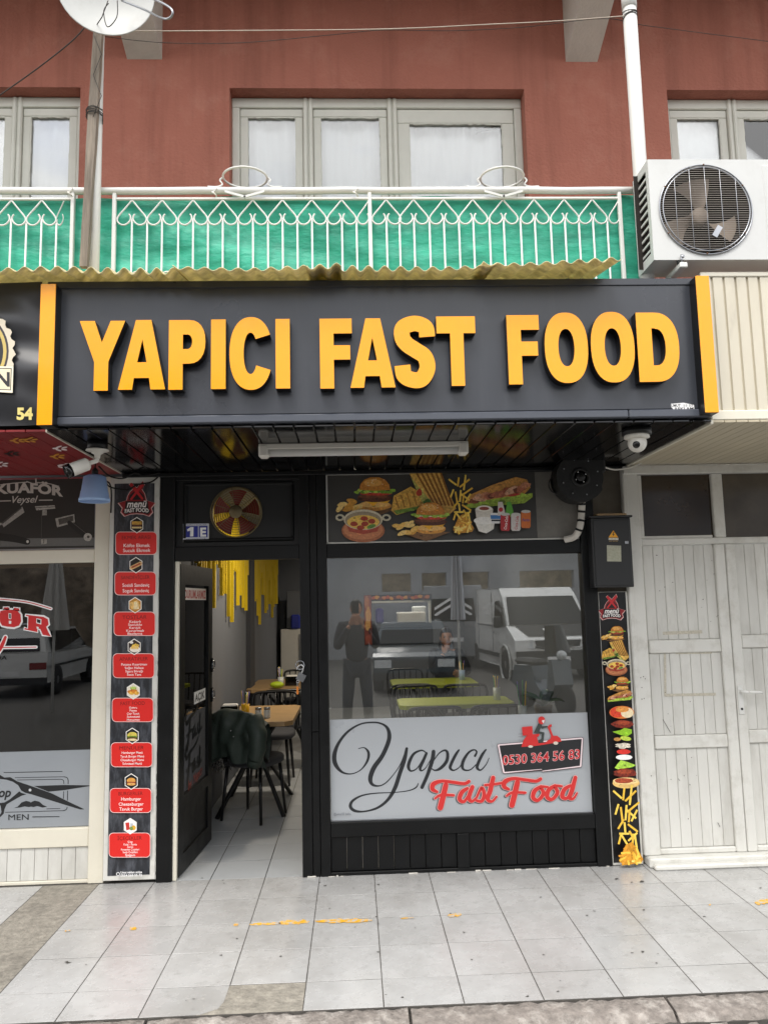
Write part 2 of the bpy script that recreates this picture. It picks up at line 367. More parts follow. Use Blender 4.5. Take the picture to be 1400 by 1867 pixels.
M('tile', '#aaaaa9', .27, .05, 9, rnd=.05, dirt=.65, dcol='#5f5b55', ds=16, dlo=.56, dhi=.82, rvar=.03, streak=.5, scol='#76726c', sst=(2.2, 1.6, 1), slo=.42, shi=.75)
M('tile_inside', '#a9acae', .25, .04, 2, rnd=.03, dirt=.2, dcol='#77756f', ds=5.5)
M('mortar', '#4a4743', .95, .2, 20)
M('concrete_ground', '#8a857b', .9, .3, 22, bump=1., bs=45, dirt=.6, dcol='#4a4741', ds=3.2, dlo=.5, dhi=.7)
M('kerb', '#7f7872', .9, .35, 26, bump=1., bs=60, dirt=.75, dcol='#bdb7b0', ds=9, dlo=.5, dhi=.7, rnd=.1)
M('asphalt', '#55534f', .92, .25, 40, bump=.6, bs=120, dirt=.3, dcol='#77736b', ds=2)
M('floor_paint', '#d9a31c', .6, .15, 20, dirt=1., dcol='#a9a8a6', ds=38, dlo=.49, dhi=.56)
M('dark_speck', '#3d3a36', .9, .2)
M('wall_grey', '#66696f', .8, .05, 2)
M('wall_dark', '#3c3d41', .8, .08, 2)
M('ceiling_in', '#8c8c8c', .9)
M('curtain', '#f1f2f2', .9, .03, 3, trans=.08)
M('steel', '#9a9ca0', .3, .1, 8, metal=1)
M('chrome', '#c0c0c0', .12, .05, metal=1)
M('rust', '#6a4a35', .8, .25, 30)
M('wire_dark', '#2a2724', .7)
M('wire_pale', '#b4aa9c', .7)
M('plastic_white', '#d6d3cb', .35, .04)
M('rubber', '#151515', .8)
M('wood_old', '#80766a', .85, .4, 30, stretch=(1, 1, .08), bump=.7, bs=60, dirt=.7, dcol='#4a4239', ds=22, dlo=.5, dhi=.7)
M('wood_table', '#a8895f', .4, .18, 7, stretch=(1, 4, 1))
GLASS('glass_window', 3.8, (.93, .95, .95), dust=.012)
GLASS('glass_up', 2.5, (.97, .98, .98))
GLASS('glass_dark', 2.6, (.3, .31, .32))
GLASS('glass_plain', 1.5, (.9, .92, .92))

# ------------------------------------------------------------------ ground, kerb, pavement
T = .333; X0 = -1.5742; Y0 = -.0034
struct(MB().add([(-150, -1.70, -.13), (150, -1.70, -.13), (150, -160, -.13), (-150, -160, -.13)], [(0, 3, 2, 1)]).build('road', MATS['asphalt']))
pav = struct(MB().box(-9, 9, -1.58, .6, -.2, -.0016).build('pavement', MATS['mortar']))
def tilebox(x0, x1, y0, y1, h=.006, g=.0024, cut=None):
    mb = MB(); x0 += g; x1 -= g; y0 += g; y1 -= g; b = .0005
    top = [(x0+b, y0+b), (x1-b, y0+b), (x1-b, y1-b), (x0+b, y1-b)]; low = [(x0, y0), (x1, y0), (x1, y1), (x0, y1)]
    if cut: top = top[:cut[0]]+cut[1]+top[cut[0]+1:]; low = low[:cut[0]]+cut[1]+low[cut[0]+1:]
    n = len(top); cx, cy = (x0+x1)/2, (y0+y1)/2
    vs = [(x, y, 0) for x, y in top]+[(x, y, -b) for x, y in low]+[(x, y, -h-.004) for x, y in low]
    return mb.add(vs, [tuple(range(n))]+[(i, n+i, n+(i+1) % n, (i+1) % n) for i in range(n)]+[(n+i, 2*n+i, 2*n+(i+1) % n, n+(i+1) % n) for i in range(n)], False)
_proto = {}
def put_tile(parent, x0, x1, y0, y1, mat):
    k = (round(x1-x0, 3), round(y1-y0, 3), mat)
    if k not in _proto: _proto[k] = tilebox(-(x1-x0)/2, (x1-x0)/2, -(y1-y0)/2, (y1-y0)/2).mesh('tile', MATS[mat])
    o = bpy.data.objects.new('tile', _proto[k]); COL.objects.link(o); o.parent = parent
    o.location = ((x0+x1)/2, (y0+y1)/2, random.uniform(-.0008, .0005)); o.rotation_euler = (random.uniform(-.0012, .0012), random.uniform(-.0012, .0012), random.uniform(-.002, .002))
for c in range(-7, 14):
    for r in range(5):
        if c == -1: continue
        x0, x1 = X0+c*T, X0+(c+1)*T; y1 = Y0-r*T; y0 = max(y1-T, -1.575)
        if r == 4 and c == 3: continue
        if r == 4 and c == 2:
            tilebox(x0, x1, y0, y1, cut=(1, [(x1-.085, y0+.004), (x1-.06, y0+.02), (x1-.02, y0+.045), (x1-.004, y0+.1)])).build('tile', MATS['tile'], pav); continue
        put_tile(pav, x0, x1, y0, y1, 'tile')
# bare concrete where tiles are missing
def rough_slab(x0, x1, y0, y1, z, n=14):
    rr = random.Random(3)
    return MB().grid(lambda u, v: (x0+(x1-x0)*u, y0+(y1-y0)*v, z+rr.uniform(-.0004, .0004)), n, n*2, True)
rough_slab(X0-T+.002, X0-.002, -1.575, -.004, -.0008).build('bare_concrete', MATS['concrete_ground'], pav)
rough_slab(X0+3*T-.1, X0+4*T-.002, -1.575, Y0-4*T-.002, -.0008).build('bare_concrete', MATS['concrete_ground'], pav)
# yellow paint left on the tiles, dark chips and crumbs
def blotch(pts, mat, z):
    mb = MB(); mb.add([(p.x, p.y, z) for p in pts], [tuple(range(len(pts)))], False)
    if sum(pts[i].x*pts[(i+1) % len(pts)].y-pts[(i+1) % len(pts)].x*pts[i].y for i in range(len(pts))) < 0: mb.f[0] = mb.f[0][::-1]
    return mb.build('paint_mark' if mat == 'floor_paint' else 'grime_mark', MATS[mat], pav)
rp = random.Random(5)
def band(xa, ya, xb, yb, hw, n=14):
    up = []; dn = []
    for i in range(n+1):
        t = i/n; e = min(1, 4*t+.25, 4*(1-t)+.3); x = xa+(xb-xa)*t; y = ya+(yb-ya)*t
        up.append(G(x, y-hw*e*rp.uniform(.5, 1.15))); dn.append(G(x, y+hw*e*rp.uniform(.5, 1.15)))
    return up+dn[::-1]
for a in ((508, 1684, 564, 1682, 4.5), (455, 1687, 512, 1685, 2.6), (574, 1681, 678, 1679, 4.), (426, 1688, 434, 1687, 3.), (236, 1695, 249, 1694, 3), (118, 1699, 128, 1698, 1.6), (730, 1676, 755, 1675, 1.3), (816, 1671, 841, 1669, 3.6), (1292, 1652, 1296, 1651, 1.6), (1376, 1647, 1404, 1645, 5)):
    blotch(band(*a), 'floor_paint', .0022)
for i in range(60):
    x, y = rp.uniform(90, 1390), 1600+230*rp.random()**1.2; s = rp.uniform(.4, 1.6)*(1 if i > 8 else 1.6)
    try: blotch([G(x+s*2*rp.uniform(.2, 1.5)*math.cos(k*.7), y+s*rp.uniform(.2, 1.3)*math.sin(k*.7)) for k in range(9)], 'dark_speck', .0018)
    except Exception: pass
kb = struct(MB().box(-9, 9, -1.74, -1.579, -.3, -.03).build('kerb', MATS['mortar']))
jx = [G(747, 1847).x, G(1220, 1830).x]; st = jx[1]-jx[0]
for k in range(-7, 8):
    xa, xb = jx[0]+k*st+.006, jx[0]+(k+1)*st-.006
    rk = random.Random(k+50); prof = [(-1.582, -.02), (-1.583, -.004), (-1.60, .002), (-1.70, -.006), (-1.735, -.03), (-1.745, -.08), (-1.748, -.2)]; mb = MB()
    mb.grid(lambda u, v: (xa+(xb-xa)*u, prof[round(v*6)][0]+rk.uniform(-.007, .007), prof[round(v*6)][1]+rk.uniform(-.008, .003)), 34, 6)
    mb.f = [f[::-1] for f in mb.f]
    mb.add([(xa, y, z) for y, z in prof], [tuple(range(7))]); mb.add([(xb, y, z) for y, z in prof], [tuple(range(6, -1, -1))])
    mb.build('kerb_stone', MATS['kerb'], kb)

# ------------------------------------------------------------------ upper floor: red wall, windows, beams, slab
bd = thing('apartment_building', 'red stuccoed upper floor with grey wooden windows above the shop signs', 'building', (0, 0, 2.75))
WT, WB = 5.205, 3.95
wins = [(-4.2, -1.808), (-.797, 1.250), (2.266, 4.6)]
mb = MB(); TH = .25
xs = [-7]+[x for w_ in wins for x in w_]+[7]
for i in range(0, len(xs), 2): mb.box(xs[i], xs[i+1], 0, TH, 2.9, 6.6)
for a, b in wins: mb.box(a, b, 0, TH, WT, 6.6); mb.box(a, b, 0, TH, 2.9, WB)
mb.build('wall', MATS['stucco'], bd)
MB().box(-7, 7, -1.06, .25, 2.62, 2.9).build('balcony_slab', MATS['slab'], bd)
MB().box(-7, 7, -1.25, .3, 6.08, 6.25).build('eave', MATS['concrete_paint'], bd)
for (x0, x1) in ((-1.497, -1.259), (1.556, 1.782)):   # cantilever beams, undersides rising outwards
    mb = MB(); y1 = -1.2
    vs = [(x0, 0, 5.415), (x1, 0, 5.415), (x1, 0, 6.079), (x0, 0, 6.079), (x0, y1, 5.9), (x1, y1, 5.9), (x1, y1, 6.079), (x0, y1, 6.079)]
    mb.add(vs, [(0, 4, 5, 1), (0, 3, 7, 4), (1, 5, 6, 2), (4, 7, 6, 5)]); mb.build('beam', MATS['concrete_paint'], bd)
FY = .10
def window(a, b, divs, wide):
    """divs: x of mullions; frame, mullions, sashes and panes"""
    fr = MB(); f = .055
    fr.bbox(a, b, FY, FY+.07, WT-.075, WT-.002, .006); fr.bbox(a, b, FY, FY+.07, WB, WB+.06, .006)
    fr.bbox(a, a+f, FY+.001, FY+.069, WB+.06, WT-.075, .006); fr.bbox(b-f, b, FY+.001, FY+.069, WB+.06, WT-.075, .006)
    W = fr.build('window', MATS['window_paint'], bd)
    for d in divs:
        mm = MB(); mm.bbox(d-.034, d-.004, FY-.012, FY+.072, WB+.002, WT-.004, .008); mm.bbox(d+.004, d+.034, FY-.012, FY+.072, WB+.002, WT-.004, .008); mm.box(d-.005, d+.005, FY+.004, FY+.07, WB+.01, WT-.01)
        mm.build('mullion', MATS['window_paint'], W)
    e = [a+f]+divs+[b-f]
    for i in range(len(e)-1):
        xa = e[i]+(.036 if i else .002); xb = e[i+1]-(.036 if i < len(e)-2 else .002); s = .085 if i in wide else .052; t = .105 if i in wide else .06
        zt = WT-.078; zb = WB+.062; y = FY+.012; sm = MB()
        sm.bbox(xa, xb, y, y+.045, zt-t, zt, .005); sm.bbox(xa, xb, y, y+.045, zb, zb+t, .005)
        sm.bbox(xa, xa+s, y+.001, y+.044, zb+t, zt-t, .005); sm.bbox(xb-s, xb, y+.001, y+.044, zb+t, zt-t, .005)
        rq = random.Random(i+int(a*10)+90)                       # cracked putty round the pane
        for q in range(22):
            u = q/22; h = rq.uniform(.002, .008)
            sm.box(xa+s+(xb-xa-2*s)*u, xa+s+(xb-xa-2*s)*(u+1/22), y+.004, y+.02, zt-t-h, zt-t+.002)
            h = rq.uniform(.001, .005); zz = zb+t+(zt-zb-2*t)*u; z2 = zz+(zt-zb-2*t)/22
            sm.box(xa+s-.002, xa+s+h, y+.004, y+.02, zz, z2); h = rq.uniform(.001, .005); sm.box(xb-s-h, xb-s+.002, y+.004, y+.02, zz, z2)
        sm.build('sash', MATS['window_paint'], W)
        MB().box(xa+s-.01, xb-s+.01, y+.02, y+.025, zb+t-.01, zt-t+.01).build('pane', MATS['glass_up'], W)
    return W
window(wins[0][0], wins[0][1], [P(30, 250, FY).x-1.2, P(30, 250, FY).x+.0], [])
W2 = window(wins[1][0], wins[1][1], [P(562, 260, FY).x, P(716, 260, FY).x], [2])
window(wins[2][0], wins[2][1], [P(1337, 240, FY).x, P(1337, 240, FY).x+.75], [])
# scrap of dark tape inside the right pane
a_ = [P(868, 236, FY+.045), P(914, 226, FY+.045), P(914, 233, FY+.045), P(868, 243, FY+.045)]
MB().add([tuple(p) for p in a_], [(0, 1, 2, 3)]).build('tape_strip', MATS['dark_speck'], W2)
for i, ((a, b), lab) in enumerate(zip(wins, ('white net curtain behind the window left of the wooden pole', 'white net curtain behind the middle upstairs window', 'white net curtain behind the window above the air conditioner'))):
    mb = MB(); mb.grid(lambda u, v: (a+(b-a)*u, .215+.014*math.sin(u*52+1.3*math.sin(u*9))+.006*math.sin(u*131), WB-.02+(WT-WB+.0)*v), 200, 2)
    solo('curtain', mb, MATS['curtain'], lab, 'curtain', group='upstairs net curtains')
MB().box(-7, 7, 2.2, 2.25, 2.9, 6.6).build('room_wall', MATS['wall_grey'], bd)
MB().box(-7, 7, .26, 2.2, 6.0, 6.05).build('room_ceiling', MATS['ceiling_in'], bd)

# ------------------------------------------------------------------ balcony railing, tarpaulin
RY = -1.02
rl = thing('balcony_railing', 'white iron balcony railing with a row of heart scrolls', 'railing', (0, RY, 2.9))
zt = 3.875
rp_ = random.Random(2)
MB().tube([(-3.2+k*.2, RY+rp_.uniform(-.002, .002), zt+rp_.uniform(-.002, .002)) for k in range(25)], .019, 10).build('top_rail', MATS['white_metal'], rl)
z2 = P(440, 362, RY).z
MB().bbox(-3.2, P(131, 362, RY).x, RY-.008, RY+.008, z2-.007, z2+.007, .003).build('rail', MATS['white_metal'], rl)
MB().bbox(P(209, 362, RY).x, P(1130, 350, RY).x, RY-.008, RY+.008, z2-.007, z2+.007, .003).build('rail', MATS['white_metal'], rl)
for px in (132, 208, 675, 1132):
    x = P(px, 420, RY).x; MB().bbox(x-.010, x+.010, RY-.012, RY+.012, 2.9, zt+.005 if px != 208 else zt-.01, .003).build('post', MATS['white_metal'], rl)
def scroll(sgn):                                   # one arm of a heart: diagonal, bulge, curl
    p = .157/2; pts = [(0, 0), (.45*p, -.046), (.84*p, -.084), (.98*p, -.106), (.93*p, -.124), (.75*p, -.137), (.5*p, -.140), (.26*p, -.130), (.09*p, -.110), (.10*p, -.092), (.2*p, -.080)]
    c = crom(pts, 4); return [(sgn*x, 0, z) for x, z in c]
mb = MB(); mb.tube(scroll(1), .0048, 6); mb.tube(scroll(-1), .0048, 6); HEART = mb.mesh('heart_scroll', MATS['white_metal'])
mb = MB(); mb.tube(scroll(1), .0048, 6); HALF_R = mb.mesh('heart_scroll', MATS['white_metal'])
mb = MB(); mb.tube(scroll(-1), .0048, 6); HALF_L = mb.mesh('heart_scroll', MATS['white_metal'])
mb = MB(); mb.cyl((0, 0, -.95), (0, 0, 0), .0055, n=6); BAR = mb.mesh('bar', MATS['white_metal'])
def sub(name, me, parent, loc):
    o = bpy.data.objects.new(name, me); COL.objects.link(o); o.parent = parent; o.location = Vector(loc)-ORG[parent]; return o
ap = [20.5, 76, (117, -1), 240.7, 295.5, 352, 406, 460.9, 514.9, 568.4, 622.9, (674, -1), 704, 754, 808.5, 862, 917.3, 974, 1028.8, 1080, (1130, -1)]
ap = [-35, -90, -145] + ap
for a in ap:
    half = isinstance(a, tuple); px = a[0] if half else a
    x = P(px, 380, RY).x
    hs_ = sub('heart_scroll', HALF_L if half else HEART, rl, (x, RY, z2-.006))
    if half: hs_.scale.x = {117: .5, 674: .87, 1130: .83}[px]
    dx = .157/2
    if not half: sub('bar', BAR, rl, (x, RY+.004, z2-.11))
    if not half: sub('bar', BAR, rl, (x-dx, RY+.004, z2-.11)) if px not in (240.7, 704) else None
    if px in (76, 622.9, 1080): sub('bar', BAR, rl, (x+dx, RY+.004, z2-.11))
# lower scroll arcs peeping over the sheets
def arc(r): return [(r*math.cos(R(k*15)), 0, r*math.sin(R(k*15))) for k in range(13)]
mb = MB(); mb.tube(arc(.034), .0045, 6); ARC = mb.mesh('foot_scroll', MATS['white_metal'])
for px in (110, 222, 250, 305, 330, 360, 420, 445, 500, 530, 575, 620, 760, 800, 900): sub('foot_scroll', ARC, rl, (P(px, 500, RY).x, RY, P(px, 502, RY).z-.012))
# knotted ties on the rail
for px in (128, 391, 648):
    p = P(px, 350, RY-.02); mb = MB(); mb.tube([(p.x+.012*math.cos(k*.8), p.y-.004+.012*math.sin(k*.8), p.z+.022-.006*k) for k in range(9)], .004, 5); mb.build('tie', MATS['plastic_white'], rl)
rt_ = random.Random(11)
ph = [(rt_.uniform(2, 9), rt_.uniform(3, 14), rt_.uniform(0, 6), rt_.uniform(.002, .006)) for _ in range(16)]
def tarp(u, v):
    x = -3.2+4.84*u; z = 2.92+.935*v+.006*math.sin(x*5)+.004*math.sin(x*17)
    d = sum(a*math.sin(fx*x+fz*z*1.4+p0) for fx, fz, p0, a in ph)+.004*math.sin(z*40+3*math.sin(x*4))*math.sin(x*2.2+1)+.008*max(0, math.sin(x*6+.5))**6*(1-v)
    return (x, RY+.036+d, z)
solo('tarpaulin', MB().grid(tarp, 260, 50), MATS['tarp'], 'turquoise green cloth stretched behind the white balcony railing', 'tarpaulin')

# flower-pot rings on the rail
for px, lab in ((447, 'oval white wire flowerpot holder on the rail below the middle window left side'), (916, 'oval white wire flowerpot holder on the rail nearest the air conditioner')):
    p = P(px, 343, RY); t = thing('flowerpot_holder', lab, 'pot holder', (p.x, RY, zt), group='wire pot holders on the rail')
    mb = MB(); mb.tube([(p.x+.118*math.cos(R(k*12)), RY-.0+.105*math.sin(R(k*12)), zt+.075) for k in range(30)], .006, 6, closed=True); mb.build('ring', MATS['white_metal'], t)
    for sg in (-1, 1):
        mb = MB(); mb.tube(crom([(p.x+sg*.118, RY, zt+.078), (p.x+sg*.135, RY, zt+.06), (p.x+sg*.122, RY-.002, zt+.035), (p.x+sg*.15, RY-.004, zt+.02), (p.x+sg*.2, RY-.004, zt+.022)], 4), .005, 6); mb.build('hook_arm', MATS['white_metal'], t)
    mb = MB()
    for sg in (-1, 1): mb.obox((p.x+sg*.05, RY-.022, zt-.032), (.055, 0, -sg*-.016), (0, .004, 0), (0, 0, .0065))
    mb.build('brace', MATS['white_metal'], t)

# ------------------------------------------------------------------ poles, dish, wires, pipe
PY = -1.075
p = P(171, 500, PY); pt = P(181, 40, PY)
solo('metal_pole', MB().tube([(p.x, PY, 2.9), (p.x, PY, 4.95)], .027, 14), MATS['white_metal'], 'white metal pole behind the weathered plank carrying the dish', 'pole', (p.x, PY, 2.9))
pa, pb = P(180, 52, PY-.055), P(153, 487, PY-.055); ax = (pa-pb); n_ = 12; mb = MB(); rw = random.Random(4)
for k in range(n_+1):
    c = pb+ax*(k/n_); h = .024+rw.uniform(-.002, .002)-.004*(1-k/n_)
    mb.v += [Vector((c.x-h, PY-.07, c.z)), Vector((c.x+h, PY-.07, c.z)), Vector((c.x+h, PY-.035, c.z)), Vector((c.x-h, PY-.035, c.z))]
fs = [(k*4+i, k*4+(i+1) % 4, k*4+4+(i+1) % 4, k*4+4+i) for k in range(n_) for i in range(4)]+[(3, 2, 1, 0), tuple(n_*4+i for i in range(4))]
mb.f = [list(f) for f in fs]; mb.mi = [0]*len(fs); mb.sm = [False]*len(fs)
pk = thing('wooden_plank', 'weathered grey plank wired to the white pole', 'plank', (pb.x, PY-.05, pb.z))
mb.build('board', MATS['wood_old'], pk)
mb = MB()
for zz in (215, 213, 219, 224, 222):
    c = P(176, zz, PY); mb.tube([(c.x+.042*math.cos(k*.7), PY-.03+.052*math.sin(k*.7), c.z+.004*k*.5+rw.uniform(-.005, .005)) for k in range(10)], .0022, 5)
mb.tube([P(176+(9 if k % 2 else -6), 60+k*38, PY-.078) for k in range(5)], .0018, 5)
mb.build('binding_wire', MATS['wire_dark'], pk)
ds = thing('satellite_dish', 'white satellite dish on top of the wooden pole', 'dish', tuple(P(197, 40, PY-.1)))
c = P(195, -8, -1.3); axis = Vector((.22, -1, -.12)).normalized(); prof = [(.001, 0), (.06, .004), (.12, .016), (.18, .037), (.232, .062), (.238, .063), (.236, .055), (.18, .028), (.12, .007), (.06, -.004), (.001, -.008)]
M('dish_white', '#b4b5b2', .5, .06, 4, dirt=.3, dcol='#8a877f', ds=8); MB().lathe(c, prof, axis, 40).build('reflector', MATS['dish_white'], ds)
MB().cyl(c-axis*.006, P(184, 20, PY-.02), .03, .022, n=12).build('mount', MATS['steel'], ds)
mb = MB(); q1, q2 = P(258, -10, -1.34), P(312, 22, -1.62)
mb.tube(crom([tuple(P(222, 0, -1.36)), tuple(P(262, 16, -1.45)), tuple(P(298, 33, -1.6)), tuple(P(313, 28, -1.63)), tuple(P(311, 14, -1.63)), tuple(P(280, -3, -1.55)), tuple(P(240, -18, -1.4))], 5), .0055, 6); mb.build('feed_arm', MATS['steel'], ds)
mb = MB(); mb.tube(crom([tuple(P(198, 5, -1.4)), tuple(P(189, 20, -1.4)), tuple(P(196, 48, -1.42)), tuple(P(213, 30, -1.42)), tuple(P(214, 0, -1.4))], 5), .0025, 5); mb.tube([tuple(P(197, 0, -1.4)), tuple(P(186, 30, -1.4)), tuple(P(174, 48, -1.3))], .0025, 5); mb.build('cable', MATS['wire_dark'], ds)
def wire(name, pts, r, mat, label): return solo(name, MB().tube(crom([tuple(P(*p)) for p in pts], 8), r, 5), MATS[mat], label, 'wire')
wire('cable', [(-40, 200, -1.0), (60, 130, -1.03), (130, 75, -1.06), (160, 42, -1.08)], .0035, 'wire_dark', 'dark cable slanting up to the dish pole from the left')
wire('clothesline', [(190, 56, -1.08), (400, 55, -1.08), (697, 52, -1.08), (900, 43, -1.08), (1020, 37, -1.08), (1152, 27, -1.09)], .0026, 'wire_pale', 'pale upper clothesline tied between wooden pole and white pipe')
wire('clothesline', [(192, 66, -1.07), (300, 77, -1.07), (440, 77, -1.07), (600, 63, -1.07), (697, 54, -1.07), (830, 55, -1.07), (960, 48, -1.07), (1100, 33, -1.07), (1180, 46, -1.05), (1420, 77, -1.0)], .0018, 'wire_dark', 'thin sagging lower line running past the white pipe')
p = P(1166, 300, PY)
pp = thing('drain_pipe', 'tall white round pipe rising behind the air conditioner', 'pipe', (p.x, PY, 2.9))
MB().tube([(p.x, PY, 2.9), (p.x, PY, 4.96)], .0375, 20).build('pipe_body', MATS['white_metal'], pp)
MB().tube([(p.x, PY, 4.99), (p.x, PY, 6.4)], .0375, 20).build('pipe_body', MATS['white_metal'], pp)
MB().tube([(p.x, PY, 4.92), (p.x, PY, 5.02)], .041, 20).build('pipe_socket', MATS['white_metal'], pp)
mb = MB()
for k in range(4): mb.tube([(p.x+.0395*math.cos(a*.52), PY+.0395*math.sin(a*.52), P(1156, 22+k*4, PY).z+.012*math.sin(a*.52+k)) for a in range(13)], .0018, 5)
mb.build('binding_wire', MATS['wire_dark'], pp)

# ------------------------------------------------------------------ corrugated sheets over the sign
def sheet(pxa, pxb, lift, seed, label, yf=-1.40, curl=0, tilt=0.):
    rs = random.Random(seed); x0, x1 = P(pxa, 490, yf).x, P(pxb, 490, yf).x; n = int((x1-x0)/.0072); k = [rs.uniform(0, 6) for _ in range(4)]
    per = 2*math.pi/.0775
    def fn(u, v):
        x = x0+(x1-x0)*u; e = .012*math.sin(x*2.3+k[0])+.006*math.sin(x*9+k[1]); yy = yf-.03+e+.6*v
        e2 = abs(u-.5)*2
        z = 3.244+lift+tilt*u+.0125*math.sin(x*per)*(1+.35*math.sin(x*3.1+k[2])) + (.008*math.sin(x*4+k[3]) + curl*max(0, (e2-.85))*.35)*(1-v)+.135*v
        return (x, yy, z)
    mb = MB(); mb.grid(fn, n, 6); n0 = len(mb.v)
    off = [Vector((v.x, v.y, v.z+.004)) for v in mb.v]; m = len(mb.f); W_ = n+1
    mb.v += off; fs = [[i+n0 for i in f[::-1]] for f in mb.f]
    fs += [[i, n0+i, n0+i+1, i+1] for i in range(n)]; mb.f += fs; mb.mi += [0]*len(fs); mb.sm += [True]*len(fs)
    return solo('corrugated_sheet', mb, MATS['fibreglass'], label, 'roof sheet', ((x0+x1)/2, yf+.2, 3.27), 'corrugated sheets over the sign')
sheet(-220, 330, .004, 1, 'mossy corrugated sheet at the left end over the barber banner', -1.38)
sheet(318, 622, .000, 2, 'mossy corrugated sheet over the left word of the yellow sign lettering', -1.41, .1)
sheet(560, 905, .010, 3, 'mossy corrugated sheet lapped over its neighbour above the middle word', -1.40, .12)
sheet(880, 1128, .010, 4, 'mossy corrugated sheet at the right end, edge curling by the air conditioner', -1.43, .15, .012)
# ------------------------------------------------------------------ main sign
SY = -1.28; ZB, ZT = 2.545, 3.248; SX0, SX1 = -1.475, 1.795
sg = thing('shop_sign', 'dark grey fascia sign with raised orange letters reading a fast food shop name', 'shop sign', (.16, SY, ZB))
MB().bbox(SX0, SX1, SY, SY+.18, ZB+.03, ZT, .004).build('panel', MATS['sign_grey'], sg)
MB().bbox(SX0, 1.37, SY-.010, SY+.17, ZB-.012, ZB+.028, .006).build('bottom_trim', MATS['sign_trim'], sg)
MB().bbox(1.373, SX1, SY-.009, SY+.17, ZB-.012, ZB+.029, .006).build('bottom_trim', MATS['sign_trim'], sg)
MB().bbox(SX0, SX1, SY-.006, SY+.16, ZT-.032, ZT+.006, .004).build('top_trim', MATS['sign_grey'], sg)
for (a, b, c_, d, zz) in ((75, 102, 66, 95, 0), (1268, 1293, 1287, 1312, 0)):
    yb = SY-.075; xa = (P(a, 510, yb).x+P(c_, 765, yb).x)/2; xb = (P(b, 510, yb).x+P(d, 765, yb).x)/2
    z0 = P(c_, 775 if a < 500 else 752, yb).z; z1 = P(a, 517 if a < 500 else 502, yb).z
    pl = MB(); pl.bbox(xa, xb, yb, SY+.02, z0, z1, .002)
    for i, f in enumerate(pl.f):
        nrm = (pl.v[f[1]]-pl.v[f[0]]).cross(pl.v[f[2]]-pl.v[f[0]])
        pl.mi[i] = 0 if nrm.normalized().y < -.5 else 1
    pl.build('end_bar', [MATS['yellow'], MATS['letter_side']], sg)
# letters
def arcp(cx, cy, rx, ry, a0, a1, n=14, p=2.0):
    o = []
    for i in range(n+1):
        a = R(a0+(a1-a0)*i/n); c, s = math.cos(a), math.sin(a)
        o.append((cx+rx*math.copysign(abs(c)**(2/p), c), cy+ry*math.copysign(abs(s)**(2/p), s)))
    return o
def thick(sp, hw):                                  # outline of a broad-pen stroke, sp in (x,y), hw half width, butt ends
    c = crom(sp, 7); Lf = []; Rt = []
    for i, p in enumerate(c):
        a, b = c[max(i-1, 0)], c[min(i+1, len(c)-1)]; dx, dy = b[0]-a[0], b[1]-a[1]; d = math.hypot(dx, dy) or 1
        h = p[2] if len(p) > 2 else hw; Lf.append((p[0]-dy/d*h, p[1]+dx/d*h)); Rt.append((p[0]+dy/d*h, p[1]-dx/d*h))
    return Lf+Rt[::-1]
GL = {
 'Y': [[(0, 1), (.33, 1), (.495, .69), (.68, 1), (1, 1), (.645, .41), (.645, 0), (.335, 0), (.335, .41)]],
 'A': [[(0, 0), (.36, 1), (.69, 1), (1, 0), (.69, 0), (.655, .165), (.335, .165), (.30, 0)], [(.40, .39), (.60, .39), (.505, .72)]],
 'P': [[(0, 0), (0, 1), (.55, 1)]+arcp(.55, .685, .45, .315, 90, -90, 12, 2.3)+[(.385, .37), (.385, 0)], [(.385, .79), (.385, .58), (.52, .58)]+arcp(.52, .685, .12, .105, -90, 90, 8)+[]],
 'I': [[(0, 0), (0, 1), (1, 1), (1, 0)]],
 'F': [[(0, 0), (0, 1), (1, 1), (1, .785), (.43, .785), (.43, .615), (.94, .615), (.94, .41), (.43, .41), (.43, 0)]],
 'T': [[(0, 1), (1, 1), (1, .755), (.69, .755), (.69, 0), (.345, 0), (.345, .755), (0, .755)]],
 'O': [arcp(.5, .5, .5, .5, 0, 352, 44, 2.35), arcp(.5, .5, .185, .265, 0, 350, 34, 2.2)],
 'D': [[(0, 0), (0, 1), (.42, 1)]+arcp(.42, .5, .58, .5, 90, -90, 22, 2.35), [(.36, .235), (.36, .77), (.44, .77)]+arcp(.44, .50, .235, .265, 90, -90, 14, 2.3)],
}
GL['C'] = [arcp(.5, .5, .5, .5, 28, 335, 40, 2.25)+arcp(.49, .5, .16, .285, 325, 42, 30, 2.1)]
_S = [(.83, .70), (.79, .83), (.52, .885), (.22, .83), (.185, .70), (.30, .60), (.52, .52), (.75, .43), (.815, .28), (.68, .14), (.48, .112), (.22, .17), (.17, .315)]
GL['S'] = [[(x/(69/132.), y) for x, y in thick([((x)*69/132., y) for x, y in _S], .107)]]
LT = [('Y', 144, 227.3, 584.6, 712), ('A', 216, 301.7, 583, 710), ('P', 307.5, 374.4, 583, 710), ('I', 384.7, 411.4, 582, 709), ('C', 418.3, 496.5, 577.6, 710.5), ('I', 502.5, 528.6, 581, 708), ('F', 583.2, 642, 580.4, 708), ('A', 638, 719.6, 580, 706.4), ('S', 721, 791.5, 574, 708), ('T', 797, 868, 576.4, 703.2), ('F', 925.7, 984.6, 574, 700.4), ('O', 993.6, 1072.5, 569.3, 698), ('O', 1078, 1157.5, 568, 697), ('D', 1163, 1239, 569.3, 695.7)]
